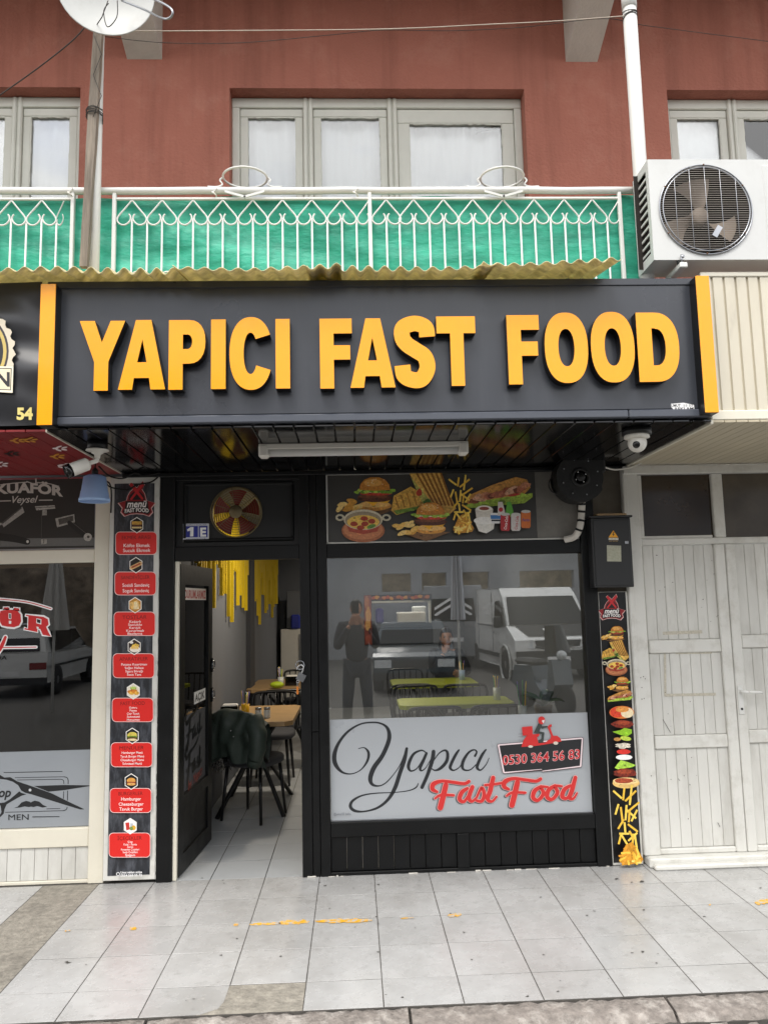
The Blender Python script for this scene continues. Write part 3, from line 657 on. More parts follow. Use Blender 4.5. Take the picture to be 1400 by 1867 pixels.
def outline_mesh(contours, depth):
    cu = bpy.data.curves.new('g', 'CURVE'); cu.dimensions = '2D'; cu.fill_mode = 'BOTH'; cu.extrude = depth/2
    for c in contours:
        sp = cu.splines.new('POLY'); sp.points.add(len(c)-1); sp.use_cyclic_u = True
        for i, (x, y) in enumerate(c): sp.points[i].co = (x, y, 0, 1)
    ob = bpy.data.objects.new('g', cu); COL.objects.link(ob); bpy.context.view_layer.update()
    me = bpy.data.meshes.new_from_object(ob.evaluated_get(bpy.context.evaluated_depsgraph_get()))
    r = ([v.co.copy() for v in me.vertices], [list(p.vertices) for p in me.polygons], [p.normal.copy() for p in me.polygons])
    bpy.data.objects.remove(ob); bpy.data.curves.remove(cu); bpy.data.meshes.remove(me); return r
LY = SY-.062
for ch, a, b, t, bo in LT:
    x0, x1 = P(a, 645, LY).x, P(b, 645, LY).x; z1, z0 = P((a+b)/2, t, LY).z, P((a+b)/2, bo, LY).z
    cs = [[(x0+(x1-x0)*u, z0+(z1-z0)*v) for u, v in c] for c in GL[ch]]
    vs, fs, ns = outline_mesh(cs, .058)
    mb = MB()
    for f, n in zip(fs, ns): mb.f.append(f); mb.mi.append(0 if n.z > .5 else 1); mb.sm.append(False)
    mb.v = [Vector((v.x, LY+.029-v.z, v.y)) for v in vs]
    mb.build('letter', [MATS['yellow'], MATS['letter_side']], sg)
pr = Pr(SY-.0003)
pr.poly([(1223, 736), (1246, 734), (1265, 738), (1266, 747), (1240, 748.5), (1229, 748), (1223, 741)], '#e8e8e8')
pr.text('UMUT', 1232, 741.5, 5, '#202020', bold=.02, align='C', width=17); pr.text('55 53', 1254, 741, 4, '#505050', align='C', width=17); pr.text('REKLAM', 1247, 747.6, 5.2, '#202020', bold=.02, width=34)
pr.build('maker_sticker', sg)

# ------------------------------------------------------------------ canopy soffits
ZS = 2.513
cn = thing('canopy_soffit', 'glossy black slatted soffit under the fast food sign', 'soffit', (.16, -.6, ZS))
XA, XB = -1.47, 1.80
n = 33; wd = (XB-XA)/n
mb = MB(); mb.bbox(-wd/2+.003, wd/2-.003, -1.262, -.004, 0, .012, .003); SL = mb.mesh('slat', MATS['black_gloss'])
for k in range(n): sub('slat', SL, cn, (XA+(k+.5)*wd, 0, ZS+random.uniform(0, .0015)))
MB().box(XA, XB, -1.10, .3, ZS+.016, 2.61).build('backing', MATS['black_plain'], cn)
MB().bbox(XA, XB, -.045, -.003, ZS-.028, ZS-.002, .004).build('edge_strip', MATS['black_paint'], cn)
# cream soffit and ribbed fascia on the right
cr_ = thing('cream_soffit', 'beige slatted soffit above the white panelled doors', 'soffit', (2.6, -.6, ZS))
mb = MB(); mb.bbox(-.029, .029, -1.235, -.004, 0, .012, .002); SL2 = mb.mesh('slat', MATS['cream_soffit'])
for k in range(40): sub('slat', SL2, cr_, (1.845+.061*k, 0, ZS+.001+random.uniform(0, .001)))
MB().box(1.806, 4.4, -1.1, .3, ZS+.017, 2.61).build('backing', MATS['cream_soffit'], cr_)
MB().bbox(1.801, 1.817, -1.24, -.004, ZS-.008, ZS+.014, .003).build('edge_strip', MATS['cream_frame'], cr_)
cf = thing('ribbed_fascia', 'cream ribbed metal fascia right of the fast food sign', 'fascia', (2.6, -1.25, 2.57))
CY_ = -1.225
def rib(w):
    mb = MB(); mb.add([(0, 0, 0), (w-.014, 0, 0), (w-.011, .012, 0), (w-.003, .012, 0), (w, 0, 0), (0, 0, .71), (w-.014, 0, .71), (w-.011, .012, .71), (w-.003, .012, .71), (w, 0, .71)], [(i, i+1, i+6, i+5) for i in range(4)]); return mb
RIB = rib(.062).mesh('rib_panel', MATS['cream_metal'])
for k in range(40): sub('rib_panel', RIB, cf, (1.815+.062*k, CY_+random.uniform(0, .001), 2.575))
MB().bbox(1.81, 4.4, CY_-.012, CY_+.03, 2.527, 2.577, .005).build('drip_edge', MATS['cream_frame'], cf)
MB().bbox(1.81, 4.4, CY_-.006, CY_+.1, 3.284, 3.31, .004).build('top_edge', MATS['cream_frame'], cf)
MB().box(1.81, 4.4, CY_+.016, CY_+.1, 2.58, 3.28).build('backing', MATS['black_plain'], cf)
# red soffit and barber banner on the left
rs_ = thing('red_soffit', 'red slatted soffit with flower print above the barber shop', 'soffit', (-2.2, -.6, ZS))
M('red_soffit', '#7c1418', .45, .08, 4, rnd=.04)
mb = MB(); mb.bbox(-.047, .047, -1.235, -.004, 0, .012, .002); SL3 = mb.mesh('slat', MATS['red_soffit'])
for k in range(24): sub('slat', SL3, rs_, (-1.53-.0965*k, 0, ZS+.001))
MB().box(-4, -1.48, -1.1, .3, ZS+.017, 2.61).build('backing', MATS['black_plain'], rs_)
MB().bbox(-1.481, -1.474, -1.24, -.03, ZS-.004, ZS+.012, .002).build('edge_strip', MATS['cream_frame'], rs_)
class PrH(Pr):                                      # print lying on the underside of the soffit
    def _p(s, p): q = G(p[0], p[1], ZS-.0005); return Vector((q.x, q.y, ZS-.0006-s.n*s.eps))
    def build(s, name, parent, mat=None):
        for i, f in enumerate(s.f):
            if len(f) > 2:
                a = (s.v[f[1]]-s.v[f[0]]).cross(s.v[f[2]]-s.v[f[0]])
                if a.z > 0: s.f[i] = f[::-1]
        me = bpy.data.meshes.new(name); o = ORG[parent]; me.from_pydata([tuple(v-o) for v in s.v], [], s.f)
        ca = me.color_attributes.new('Col', 'FLOAT_COLOR', 'POINT'); ca.data.foreach_set('color', [x for c in s.c for x in c]); me.materials.append(MATS['print']); me.update(); return link(name, me, parent)
ph_ = PrH(0)
for cx, cy, col in ((32, 803, '#c88a2a'), (105, 832, '#c88a2a'), (22, 827, '#1a0a0a'), (110, 817, '#e8d8d8'), (118, 849, '#e8d8d8'), (2, 846, '#e8d8d8'), (55, 801, '#c88a2a'), (142, 847, '#e8d8d8'), (-40, 815, '#c88a2a')):
    for k in range(5):
        a = k*1.257+cx; ph_.ell(cx+9*math.cos(a), cy+3.2*math.sin(a), 6, 1.5, col, n=8, rot=.3*math.sin(a))
ph_.build('flower_print', rs_)
M('banner', '#2c2d31', .36, .1, 2, bump=.2, bs=2.2)
bn = thing('barber_banner', 'dark vinyl banner with gold badge and number left of the yellow bar', 'banner', (-2.5, -1.27, 2.55))
rb_ = random.Random(9)
def ban(u, v):
    x = -3.6+2.09*u; z = 2.545+.72*v
    return (x, -1.258+.010*math.sin(5*x+9*z)+.008*math.sin(17*z-9*x)+.006*math.sin(9*x+31*z)*math.sin(3*x), z)
MB().grid(ban, 120, 60).build('vinyl', MATS['banner'], bn)
BY = -1.288
bp = Pr(BY); cx, cy = -62, 640
pts = []
for k in range(96):
    a = 2*math.pi*k/96; r = 88*(1+.035*(1 if math.sin(a*26) > 0 else -1)*abs(math.sin(a*26))**.5); pts.append((cx+r*math.cos(a), cy+r*math.sin(a)))
bp.poly(pts, '#d8cdb8'); bp.ell(cx, cy, 78, 78, '#38343a', n=40); bp.ell(cx, cy, 74, 74, '#c9b268', n=40); bp.ell(cx, cy, 68, 68, '#26272b', n=40)
bp.poly([(-160, 664), (24.5, 668), (23, 716), (-160, 706)], '#efe6cf'); bp.poly([(-160, 667), (21.5, 671), (20, 711.5), (-160, 702)], '#2a2826'); bp.poly([(-160, 668.5), (20, 672.5), (18.6, 710), (-160, 700.5)], '#e6dabb')
bp.text('BERBER SALON', 18, 704, 26, '#2c2b2d', align='R', bold=.03, slope=.05)
bp.text('54', 60, 764, 21, '#d9c878', align='R', bold=.045, slope=-.01, shear=.0); bp.build('badge_print', bn)

# ------------------------------------------------------------------ air conditioner
M('ac_white', '#c6c7c5', .42, .04, 2, dirt=.22, dcol='#8d877c', ds=3.5, dlo=.55, dhi=.8)
AF, AR = -1.27, -1.055
ax0 = P(1186, 380, AF).x; az0, az1 = P(1188, 473.5, AF).z, P(1184, 290, AF).z; ax1 = ax0+.80
ac = thing('air_conditioner', 'white outdoor air conditioning unit at the balcony corner', 'air conditioner', ((ax0+ax1)/2, (AF+AR)/2, az0))
fcx, fcz = P(1286, 382, AF).x, P(1286, 382, AF).z; fr_ = 83*mpp(AF, 1286, 382)
M('ac_dark', '#1d1814', .9, .3, 12); M('wire_ac', '#99928a', .5, .1)
# front casing with a round opening
mb = MB(); N = 64; ring = [(fcx+fr_*math.cos(2*math.pi*k/N), fcz+fr_*math.sin(2*math.pi*k/N)) for k in range(N)]
def onrect(a):
    c, s = math.cos(a), math.sin(a); ts = []
    if c > 1e-6: ts.append((ax1-fcx)/c)
    if c < -1e-6: ts.append((ax0-fcx)/c)
    if s > 1e-6: ts.append((az1-fcz)/s)
    if s < -1e-6: ts.append((az0-fcz)/s)
    t = min(ts); return (fcx+c*t, fcz+s*t)
angs = sorted(set([2*math.pi*k/N for k in range(N)]+[math.atan2(z-fcz, x-fcx) % (2*math.pi) for x in (ax0, ax1) for z in (az0, az1)]))
inn = [(fcx+fr_*math.cos(a), AF, fcz+fr_*math.sin(a)) for a in angs]; ou = [(onrect(a)[0], AF, onrect(a)[1]) for a in angs]; n = len(angs)
mb.add(inn+ou, [(i, (i+1) % n, n+(i+1) % n, n+i)[::-1] for i in range(n)], False)
mb.add(inn+[(x, AF+.05, z) for x, y, z in inn], [(i, (i+1) % n, n+(i+1) % n, n+i) for i in range(n)], True)
mb.box(ax0, ax1, AF+.001, AR, az1-.004, az1); mb.box(ax0, ax1, AF+.001, AR, az0, az0+.004); mb.box(ax1-.004, ax1, AF+.001, AR, az0, az1); mb.box(ax0, ax1, AR-.004, AR, az0, az1)
for y0, y1 in ((AF+.001, AF+.035), (AR-.02, AR)): mb.box(ax0, ax0+.004, y0, y1, az0+.004, az1-.004)
mb.box(ax0, ax0+.004, AF+.035, AR-.02, az1-.045, az1-.004); mb.box(ax0, ax0+.004, AF+.035, AR-.02, az0+.004, az0+.05)
mb.build('casing', MATS['ac_white'], ac)
MB().box(ax0+.035, ax0+.04, AF+.04, AR-.01, az0+.02, az1-.02).build('coil', MATS['ac_dark'], ac)
MB().add([(fcx-fr_*1.3, AF+.14, az0+.01), (fcx+fr_*1.3, AF+.14, az0+.01), (fcx+fr_*1.3, AF+.14, az1-.01), (fcx-fr_*1.3, AF+.14, az1-.01)], [(0, 1, 2, 3)]).build('coil', MATS['ac_dark'], ac)
for k in range(10):
    z = az0+.062+k*(az1-az0-.11)/10; mb = MB(); mb.obox((ax0+.003, (AF+.035+AR-.02)/2, z+.008), (.003, 0, 0), (0, .083, 0), (0, 0, .006)); mb.build('louvre', MATS['ac_white'], ac)
MB().bbox(ax0-.003, ax0+.002, AR-.075, AR-.03, az1-.052, az1-.02, .006).build('grip', MATS['cream_frame'], ac)
g = MB(); g.tube([(fcx+fr_*1.015*math.cos(k*.098175), AF-.006, fcz+fr_*1.015*math.sin(k*.098175)) for k in range(64)], .004, 6, closed=True)
g.tube([(fcx+fr_*.95*math.cos(k*.098175), AF-.012, fcz+fr_*.95*math.sin(k*.098175)) for k in range(64)], .003, 6, closed=True); g.build('grille_ring', MATS['steel'], ac)
for k in range(1, 40):
    z = fcz-fr_+2*fr_*k/40; h = math.sqrt(max(0, fr_**2-(z-fcz)**2)); mb = MB(); mb.tube([(fcx-h, AF-.003, z), (fcx-h*.92, AF-.013, z), (fcx+h*.92, AF-.013, z), (fcx+h, AF-.003, z)], .0014, 5); mb.build('grille_wire', MATS['wire_ac'], ac)
for k in (-2, -1, 0, 1, 2):
    x = fcx+k*fr_*.335; h = math.sqrt(max(0, fr_**2-(x-fcx)**2)); mb = MB(); mb.tube([(x, AF-.003, fcz-h), (x, AF-.016, fcz-h*.93), (x, AF-.016, fcz+h*.93), (x, AF-.003, fcz+h)], .0014, 5); mb.build('grille_wire', MATS['steel'], ac)
M('fan_grey', '#8a7d70', .6, .2, 8)
MB().lathe((fcx, AF+.004, fcz), [(fr_*.985, 0), (fr_*.9, -.05), (fr_*.9, -.13), (.0, -.132)], (0, -1, 0), 48, cap=False).build('shroud', MATS['ac_dark'], ac)
for k in range(3):
    a = R(80+120*k); mb = MB()
    def bl(u, v): r = .04+(fr_*.86-.04)*u; t = a+(v-.5)*(.55+.35*u)+.35*u; return (fcx+r*math.cos(t), AF+.075+(v-.5)*.05, fcz+r*math.sin(t))
    mb.grid(bl, 8, 6); mb.build('fan_blade', MATS['fan_grey'], ac)
MB().lathe((fcx, AF+.10, fcz), [(.0, .05), (.03, .048), (.045, .04), (.05, .0)], (0, -1, 0), 24).build('fan_hub', MATS['fan_grey'], ac)
mb = MB(); mb.obox((fcx+.045, AF-.017, fcz-.125), (.017, 0, .027), (0, .002, 0), (.012, 0, -.0075)); mb.build('badge', MATS['steel'], ac)
MB().bbox(ax0+.60, ax1+.1, AF-.004, AF+.01, az0+.035, az1-.03, .012).build('service_panel', MATS['ac_white'], ac)
for px, py in ((1282, 300), (1289, 462), (1218, 425), (1358, 424), (1212, 340), (1353, 338)): MB().lathe(P(px, py, AF-.012), [(.004, .0), (.004, .006), (.0, .007)], (0, -1, 0), 8).build('screw', MATS['rust'], ac)
br = thing('ac_bracket', 'white steel bracket under the air conditioner', 'bracket', (P(1240, 485, AF).x, AF, az0-.05))
bx = P(1243, 485, AF).x; mb = MB(); mb.bbox(bx-.02, bx+.02, AF-.025, -1.0, az0-.05, az0-.022, .004); mb.build('arm', MATS['white_metal'], br)
mb = MB(); mb.cyl((bx-.004, AF+.01, az0-.024), (bx-.004, AF+.01, az0-.001), .016, n=12); mb.build('rubber_foot', MATS['rubber'], br)
mb = MB(); mb.cyl((bx-.004, AF-.012, az0-.022), (bx-.004, AF-.012, az0+.022), .006, n=8); mb.cyl((bx+.0, AF-.013, az0+.01), (bx+.0, AF-.021, az0+.01), .009, n=8); mb.build('bolt', MATS['steel'], br)

# ------------------------------------------------------------------ things under the canopy
# tube lamp fitting (off)
a, b = G(473, 828, ZS-.05), G(853, 821, ZS-.05); yl = (a.y+b.y)/2
M('diffuser', '#d9d9d6', .35, .03, trans=.2)
tl = thing('tube_light', 'white batten tube light fitting, unlit, under the black soffit', 'lamp', ((a.x+b.x)/2, yl, ZS-.06))
MB().bbox(a.x, b.x, yl-.028, yl+.028, ZS-.03, ZS-.0, .004).build('base', MATS['plastic_white'], tl)
MB().tube([(a.x+.05, yl, ZS-.043), (b.x-.05, yl, ZS-.043)], .025, 16).build('diffuser', MATS['diffuser'], tl)
for x0, x1 in ((a.x-.002, a.x+.055), (b.x-.055, b.x+.002)): MB().bbox(x0, x1, yl-.032, yl+.032, ZS-.075, ZS-.001, .012).build('end_cap', MATS['plastic_white'], tl)
# dome camera
c = G(1160, 783, ZS); dc = thing('dome_camera', 'white dome security camera under the sign near the right end', 'camera', (c.x, c.y, ZS))
c = Vector((c.x, c.y, ZS))
MB().lathe(c, [(.075, 0), (.075, -.028), (.06, -.03)], n=28).build('mount_plate', MATS['black_plain'], dc)
MB().lathe(c, [(.062, -.03), (.064, -.045), (.05, -.05)], n=28).build('base', MATS['plastic_white'], dc)
MB().sphere(c+Vector((0, 0, -.072)), .048, n=22).build('eyeball', MATS['plastic_white'], dc)
d_ = Vector((-.45, -.85, -.35)).normalized(); MB().lathe(c+Vector((0, 0, -.072))+d_*.041, [(.0, .009), (.017, .008), (.02, .0)], d_, 18).build('lens', MATS['black_gloss'], dc)
# bullet camera
c = G(178, 806, ZS); bc = thing('bullet_camera', 'white bullet security camera hanging above the blue lampshade', 'camera', (c.x, c.y, ZS)); c = Vector((c.x, c.y, ZS))
MB().lathe(c, [(.05, 0), (.05, -.038), (.02, -.04)], n=26).build('junction_box', MATS['black_plain'], bc)
MB().lathe(c, [(.056, -.040), (.058, -.046), (.03, -.05), (.03, -.058), (.016, -.066), (.014, -.085)], n=26).build('base', MATS['plastic_white'], bc)
e = c+Vector((0, 0, -.085)); k = c+Vector((-.035, -.02, -.115)); MB().tube([tuple(e), tuple(e+Vector((0, 0, -.012))), tuple(k)], .012, 10).build('bracket', MATS['plastic_white'], bc)
dr = Vector((-.75, -.45, -.42)).normalized(); k2 = k-dr*-.01
MB().lathe(k2, [(.0, -.012), (.024, -.01), (.034, .0), (.035, .095), (.037, .097)], dr, 22).build('body', MATS['plastic_white'], bc)
MB().lathe(k2, [(.037, .085), (.037, .112), (.028, .113), (.0, .106)], dr, 22).build('lens_hood', MATS['black_gloss'], bc)
# blue bucket lampshade on a cord
yb = -.55; c = P(172, 915, yb); r1 = 27.5*mpp(yb, 172, 900); r0 = 19*mpp(yb, 172, 900); zt_ = P(172, 867, yb).z; zb_ = c.z
M('blue_plastic', '#b7d3f6', .45, .05, trans=.3)
bl_ = thing('lampshade', 'light blue plastic bucket-shaped lampshade hanging by the barber window', 'lampshade', (c.x, yb, zb_))
h = zt_-zb_
MB().lathe((c.x, yb, zb_), [(r1*.93, .003), (r1*.9, .02), (r1*.82, h*.38), (r0, h*.93), (r0*.6, h), (r0*.3, h), (r0*.3, h+.002), (r0*.64, h+.003), (r0*1.05, h*.94), (r1*.86, h*.40), (r1*.885, h*.385), (r1*.95, .022), (r1, .018), (r1*1.0, .0), (r1*.93, .003)], n=36, cap=False).build('shade', MATS['blue_plastic'], bl_)
MB().lathe((c.x, yb, zb_+h), [(r0*.32, .0), (r0*.3, .03), (.006, .045)], n=16).build('socket', MATS['black_plain'], bl_)
MB().tube([(c.x, yb, zb_+h+.04), (c.x+.003, yb, ZS)], .004, 6).build('cord', MATS['rubber'], bl_)
# loose cables by the menu
for i, (pts, lab) in enumerate([([(188, 868, -.15), (196, 884, -.1), (208, 890, -.06), (232, 893, -.04), (250, 884, -.04), (275, 879, -.04), (290, 868, -.03)], 'dark cable looping over the top of the left menu board'),
                   ([(180, 850, -.3), (200, 868, -.2), (225, 872, -.12), (246, 862, -.1), (262, 868, -.08), (292, 862, -.06)], 'dark cable drooping under the soffit by the left menu board'),
                   ([(190, 876, -.2), (200, 882, -.1), (203, 900, -.04), (202, 935, -.04)], 'grey cable running down the post beside the blue lampshade')]):
    solo('cable', MB().tube(crom([tuple(P(*p)) for p in pts], 6), .005, 6), MATS['rubber'], lab, 'cable')
# centrifugal blower
yb = -.20; c = P(1054, 872, yb); rr = 41*mpp(yb, 1054, 872); bw = thing('blower_fan', 'black round blower housing hung at the top right of the window', 'blower', (c.x, yb, c.z))
M('cast_black', '#141414', .55, .2, 20, bump=.2)
mb = MB(); pts = []
for k in range(40):
    a = 2*math.pi*k/40; r = rr*(1+.10*(k/40)); pts.append((c.x+r*math.cos(a-.4), c.z+r*math.sin(a-.4)))
mb.prism(pts, yb-.05, yb+.10); mb.build('housing', MATS['cast_black'], bw)
MB().bbox(c.x+rr*.2, c.x+rr*1.16, yb-.045, yb+.095, c.z+rr*.2, c.z+rr*1.15, .01).build('outlet', MATS['cast_black'], bw)
MB().lathe((c.x, yb-.05, c.z), [(rr*.42, 0), (rr*.42, .006), (rr*.3, .006), (rr*.28, .0), (0, 0)], (0, -1, 0), 30).build('motor_ring', MATS['cast_black'], bw)
MB().lathe((c.x, yb-.05, c.z), [(rr*.2, 0), (rr*.19, .012), (0, .014)], (0, -1, 0), 20).build('hub', MATS['cast_black'], bw)
for k in range(8):
    a = k*.785+.3; MB().lathe((c.x+rr*.8*math.cos(a), yb-.05, c.z+rr*.8*math.sin(a)), [(.005, 0), (.004, .004), (0, .005)], (0, -1, 0), 8).build('screw', MATS['steel'], bw)
for k in range(4):
    a = k*1.57+.5; MB().lathe((c.x+rr*.24*math.cos(a), yb-.055, c.z+rr*.24*math.sin(a)), [(.005, 0), (.004, .006), (0, .007)], (0, -1, 0), 8).build('screw', MATS['chrome'], bw)
MB().bbox(c.x-.02, c.x+.12, yb-.02, yb+.06, c.z+rr*1.1, ZS-.001, .004).build('hanger', MATS['cast_black'], bw)
q = P(1017, 884, -.1); MB().lathe((q.x, -.1, q.z), [(.062, 0), (.062, .06), (.055, .06), (.055, 0)], (-.25, -1, -.1), 24, cap=False).build('inlet_collar', MATS['cast_black'], bw)
# lagged pipe with black tape
yq = -.10; pts = crom([tuple(P(1061, 910, -.12)), tuple(P(1060, 935, yq)), tuple(P(1057, 960, yq)), tuple(P(1048, 978, -.07)), tuple(P(1030, 984, -.03))], 6)
lp = thing('lagged_pipe', 'white insulated pipe wrapped with black tape below the blower', 'pipe', tuple(P(1058, 950, yq)))
MB().tube(pts, .022, 12).build('insulation', MATS['concrete_paint'], lp)
for i in (2, 5, 9, 13): p0, p1 = Vector(pts[i]), Vector(pts[i+1]); d = (p1-p0).normalized(); MB().tube([tuple(p0), tuple(p0+d*.014)], .0235, 12).build('tape_band', MATS['rubber'], lp)
solo('cable', MB().tube(crom([tuple(P(*p)) for p in ((1097, 850, -.2), (1120, 856, -.15), (1145, 853, -.12), (1160, 848, -.1), (1173, 841, -.1))], 6), .006, 6), MATS['plastic_white'], 'white cable drooping from the blower towards the beige soffit', 'cable')
# electric box
yb = -.13; x0, x1 = P(1080, 1000, yb).x, P(1152, 1000, yb).x; z0, z1 = P(1118, 1071, yb).z, P(1118, 944, yb).z
M('box_black', '#1d1e20', .5, .1, 5, dirt=.3, dcol='#4d4d4d', ds=12, dlo=.65, dhi=.8)
eb = thing('meter_box', 'black electric meter box with yellow warning triangle beside the white doors', 'meter box', ((x0+x1)/2, yb, z0))
MB().bbox(x0, x1, yb, -.004, z0, z1, .004).build('case', MATS['box_black'], eb)
MB().bbox(x0-.012, x1+.01, yb-.018, -.004, z1+.001, z1+.014, .003).build('lid', MATS['box_black'], eb)
MB().bbox(x0+.012, x1-.012, yb-.006, yb-.0005, z0+.012, z1-.012, .002).build('door', MATS['box_black'], eb)
q = P(1142, 989, yb-.006); MB().bbox(q.x-.011, q.x+.011, yb-.014, yb-.006, q.z-.009, q.z+.009, .002).build('lock', MATS['steel'], eb)
bp = Pr(yb-.0062); bp.poly([(1109, 980), (1118, 967), (1127, 980)], '#e8a515'); bp.poly([(1118.5, 969.5), (1115.8, 975), (1118, 975), (1116.5, 979), (1120.5, 973.7), (1118.3, 973.7), (1119.8, 970)], '#2a2410')
bp.poly([(1109.5, 981), (1127, 981), (1127, 984.5), (1109.5, 984.5)], '#e9e4d8'); bp.text('DİKKAT', 1118.2, 984, 2.6, '#141414', width=15.5); bp.text('ÖLÜM TEHLİKESİ', 1118.2, 987.3, 1.7, '#d9b25a', width=16)
bp.poly([(1106, 994), (1132, 995), (1132.6, 1024), (1106.6, 1023.6)], '#a7a793', .15); bp.build('warning_print', eb)
solo('wood_scrap', MB().bbox(x0+.05, x1-.01, -.1, -.03, z1+.0145, z1+.032, .003), MATS['wood_table'], 'scrap of pale wood lying on top of the black meter box', 'wood scrap', (x0+.1, -.06, z1+.0145))
# ------------------------------------------------------------------ fast food shop front
BK = MATS['black_paint']
sf = thing('storefront', 'black painted timber shop front of the fast food place', 'shop front', (0, 0, 0))
XL, XD0, XD1, XW0, XW1, XR = -1.232, -1.137, -.345, -.172, 1.474, 1.566
ZH0, ZH1, ZTOP = 1.945, 2.035, 2.49
def post(x0, x1, z0, z1, y0=-.03, y1=.06, name='post'): return MB().bbox(x0, x1, y0, y1, z0, z1, .004).build(name, BK, sf)
post(XL, XD0, .0, ZTOP)
post(XD1, XD1+.062, .0, ZTOP, -.032); post(XD1+.0635, XD1+.112, .0, .86, -.028); post(XD1+.0635, XD1+.112, .863, ZTOP, -.028); post(XD1+.1135, XW0, .0, ZTOP, -.032)
post(XW1, XR, .0, ZTOP, -.034)
post(XD0, XD1, ZH0, ZH1, -.02, .05, 'transom_rail'); post(XW0, XW1, ZH0, ZH1, -.024, .05, 'transom_rail')
post(XD0, XD1, ZTOP-.03, ZTOP, -.018, .05, 'head_rail'); post(XW0, XR, ZTOP+.001, ZTOP+.02, -.018, .05, 'head_rail')
# door transom panel with mouldings and a round fan hole
fx, fz = P(431, 934, .02).x, P(431, 934, .02).z; frr = 46*mpp(.02, 431, 934)
mb = MB(); n = 48; X0_, X1_, Z0_, Z1_ = XD0, XD1, ZH1, ZTOP-.03
def onr(a):
    c, s = math.cos(a), math.sin(a); ts = []
    if c > 1e-6: ts.append((X1_-fx)/c)
    if c < -1e-6: ts.append((X0_-fx)/c)
    if s > 1e-6: ts.append((Z1_-fz)/s)
    if s < -1e-6: ts.append((Z0_-fz)/s)
    return min(ts)
ang = sorted(set([2*math.pi*k/n for k in range(n)]+[math.atan2(z-fz, x-fx) % (2*math.pi) for x in (X0_, X1_) for z in (Z0_, Z1_)])); m = len(ang)
inn = [(fx+frr*math.cos(a), .02, fz+frr*math.sin(a)) for a in ang]; ou = [(fx+onr(a)*math.cos(a), .02, fz+onr(a)*math.sin(a)) for a in ang]
mb.add(inn+ou, [(i, n_, m+n_, m+i)[::-1] for i, n_ in ((i, (i+1) % m) for i in range(m))], False)
mb.add(inn+[(x, .04, z) for x, y, z in inn], [(i, (i+1) % m, m+(i+1) % m, m+i) for i in range(m)], True); mb.build('transom_panel', MATS['black_plain'], sf)
a, b = P(334, 880, .0), P(536, 985, .0)
for (x0, x1, z0, z1) in ((a.x, b.x, a.z-.022, a.z), (a.x, b.x, b.z, b.z+.022), (a.x, a.x+.022, b.z+.023, a.z-.023), (b.x-.022, b.x, b.z+.023, a.z-.023)): MB().bbox(x0, x1, .002, .019, z0, z1, .006).build('moulding', BK, sf)
# kick panel: rails, centre stile, boards
zk0, zk1 = .02, .225
MB().bbox(XW0, XW1, -.03, .05, zk1, .315, .005).build('bottom_rail', BK, sf)
MB().bbox(XW0, XW1, -.026, .05, .0, zk0, .003).build('plinth', BK, sf)
xm0, xm1 = P(833, 1550).x, P(855, 1550).x
MB().bbox(xm0, xm1, -.03, .05, zk0+.001, zk1-.001, .004).build('stile', BK, sf)
for (x0, x1, n) in ((XW0, xm0, 8), (xm1, XW1, 8)):
    wd = (x1-x0)/n
    for k in range(n): MB().bbox(x0+k*wd+.0012, x0+(k+1)*wd-.0012, -.008+random.uniform(-.001, .001), .04, zk0+.001, zk1-.001, .003).build('board', BK, sf)
mb = MB(); rq = random.Random(8); x = XD1                       # broken white filler along the foot of the front
while x < XR+.2:
    l = rq.uniform(.01, .07)
    if rq.random() < .4: mb.bbox(x, x+l, -.036-rq.uniform(0, .004), -.028, 0.0, rq.uniform(.002, .008), .002)
    x += l+rq.uniform(0, .04)
mb.build('filler_crumbs', MATS['concrete_paint'], sf)
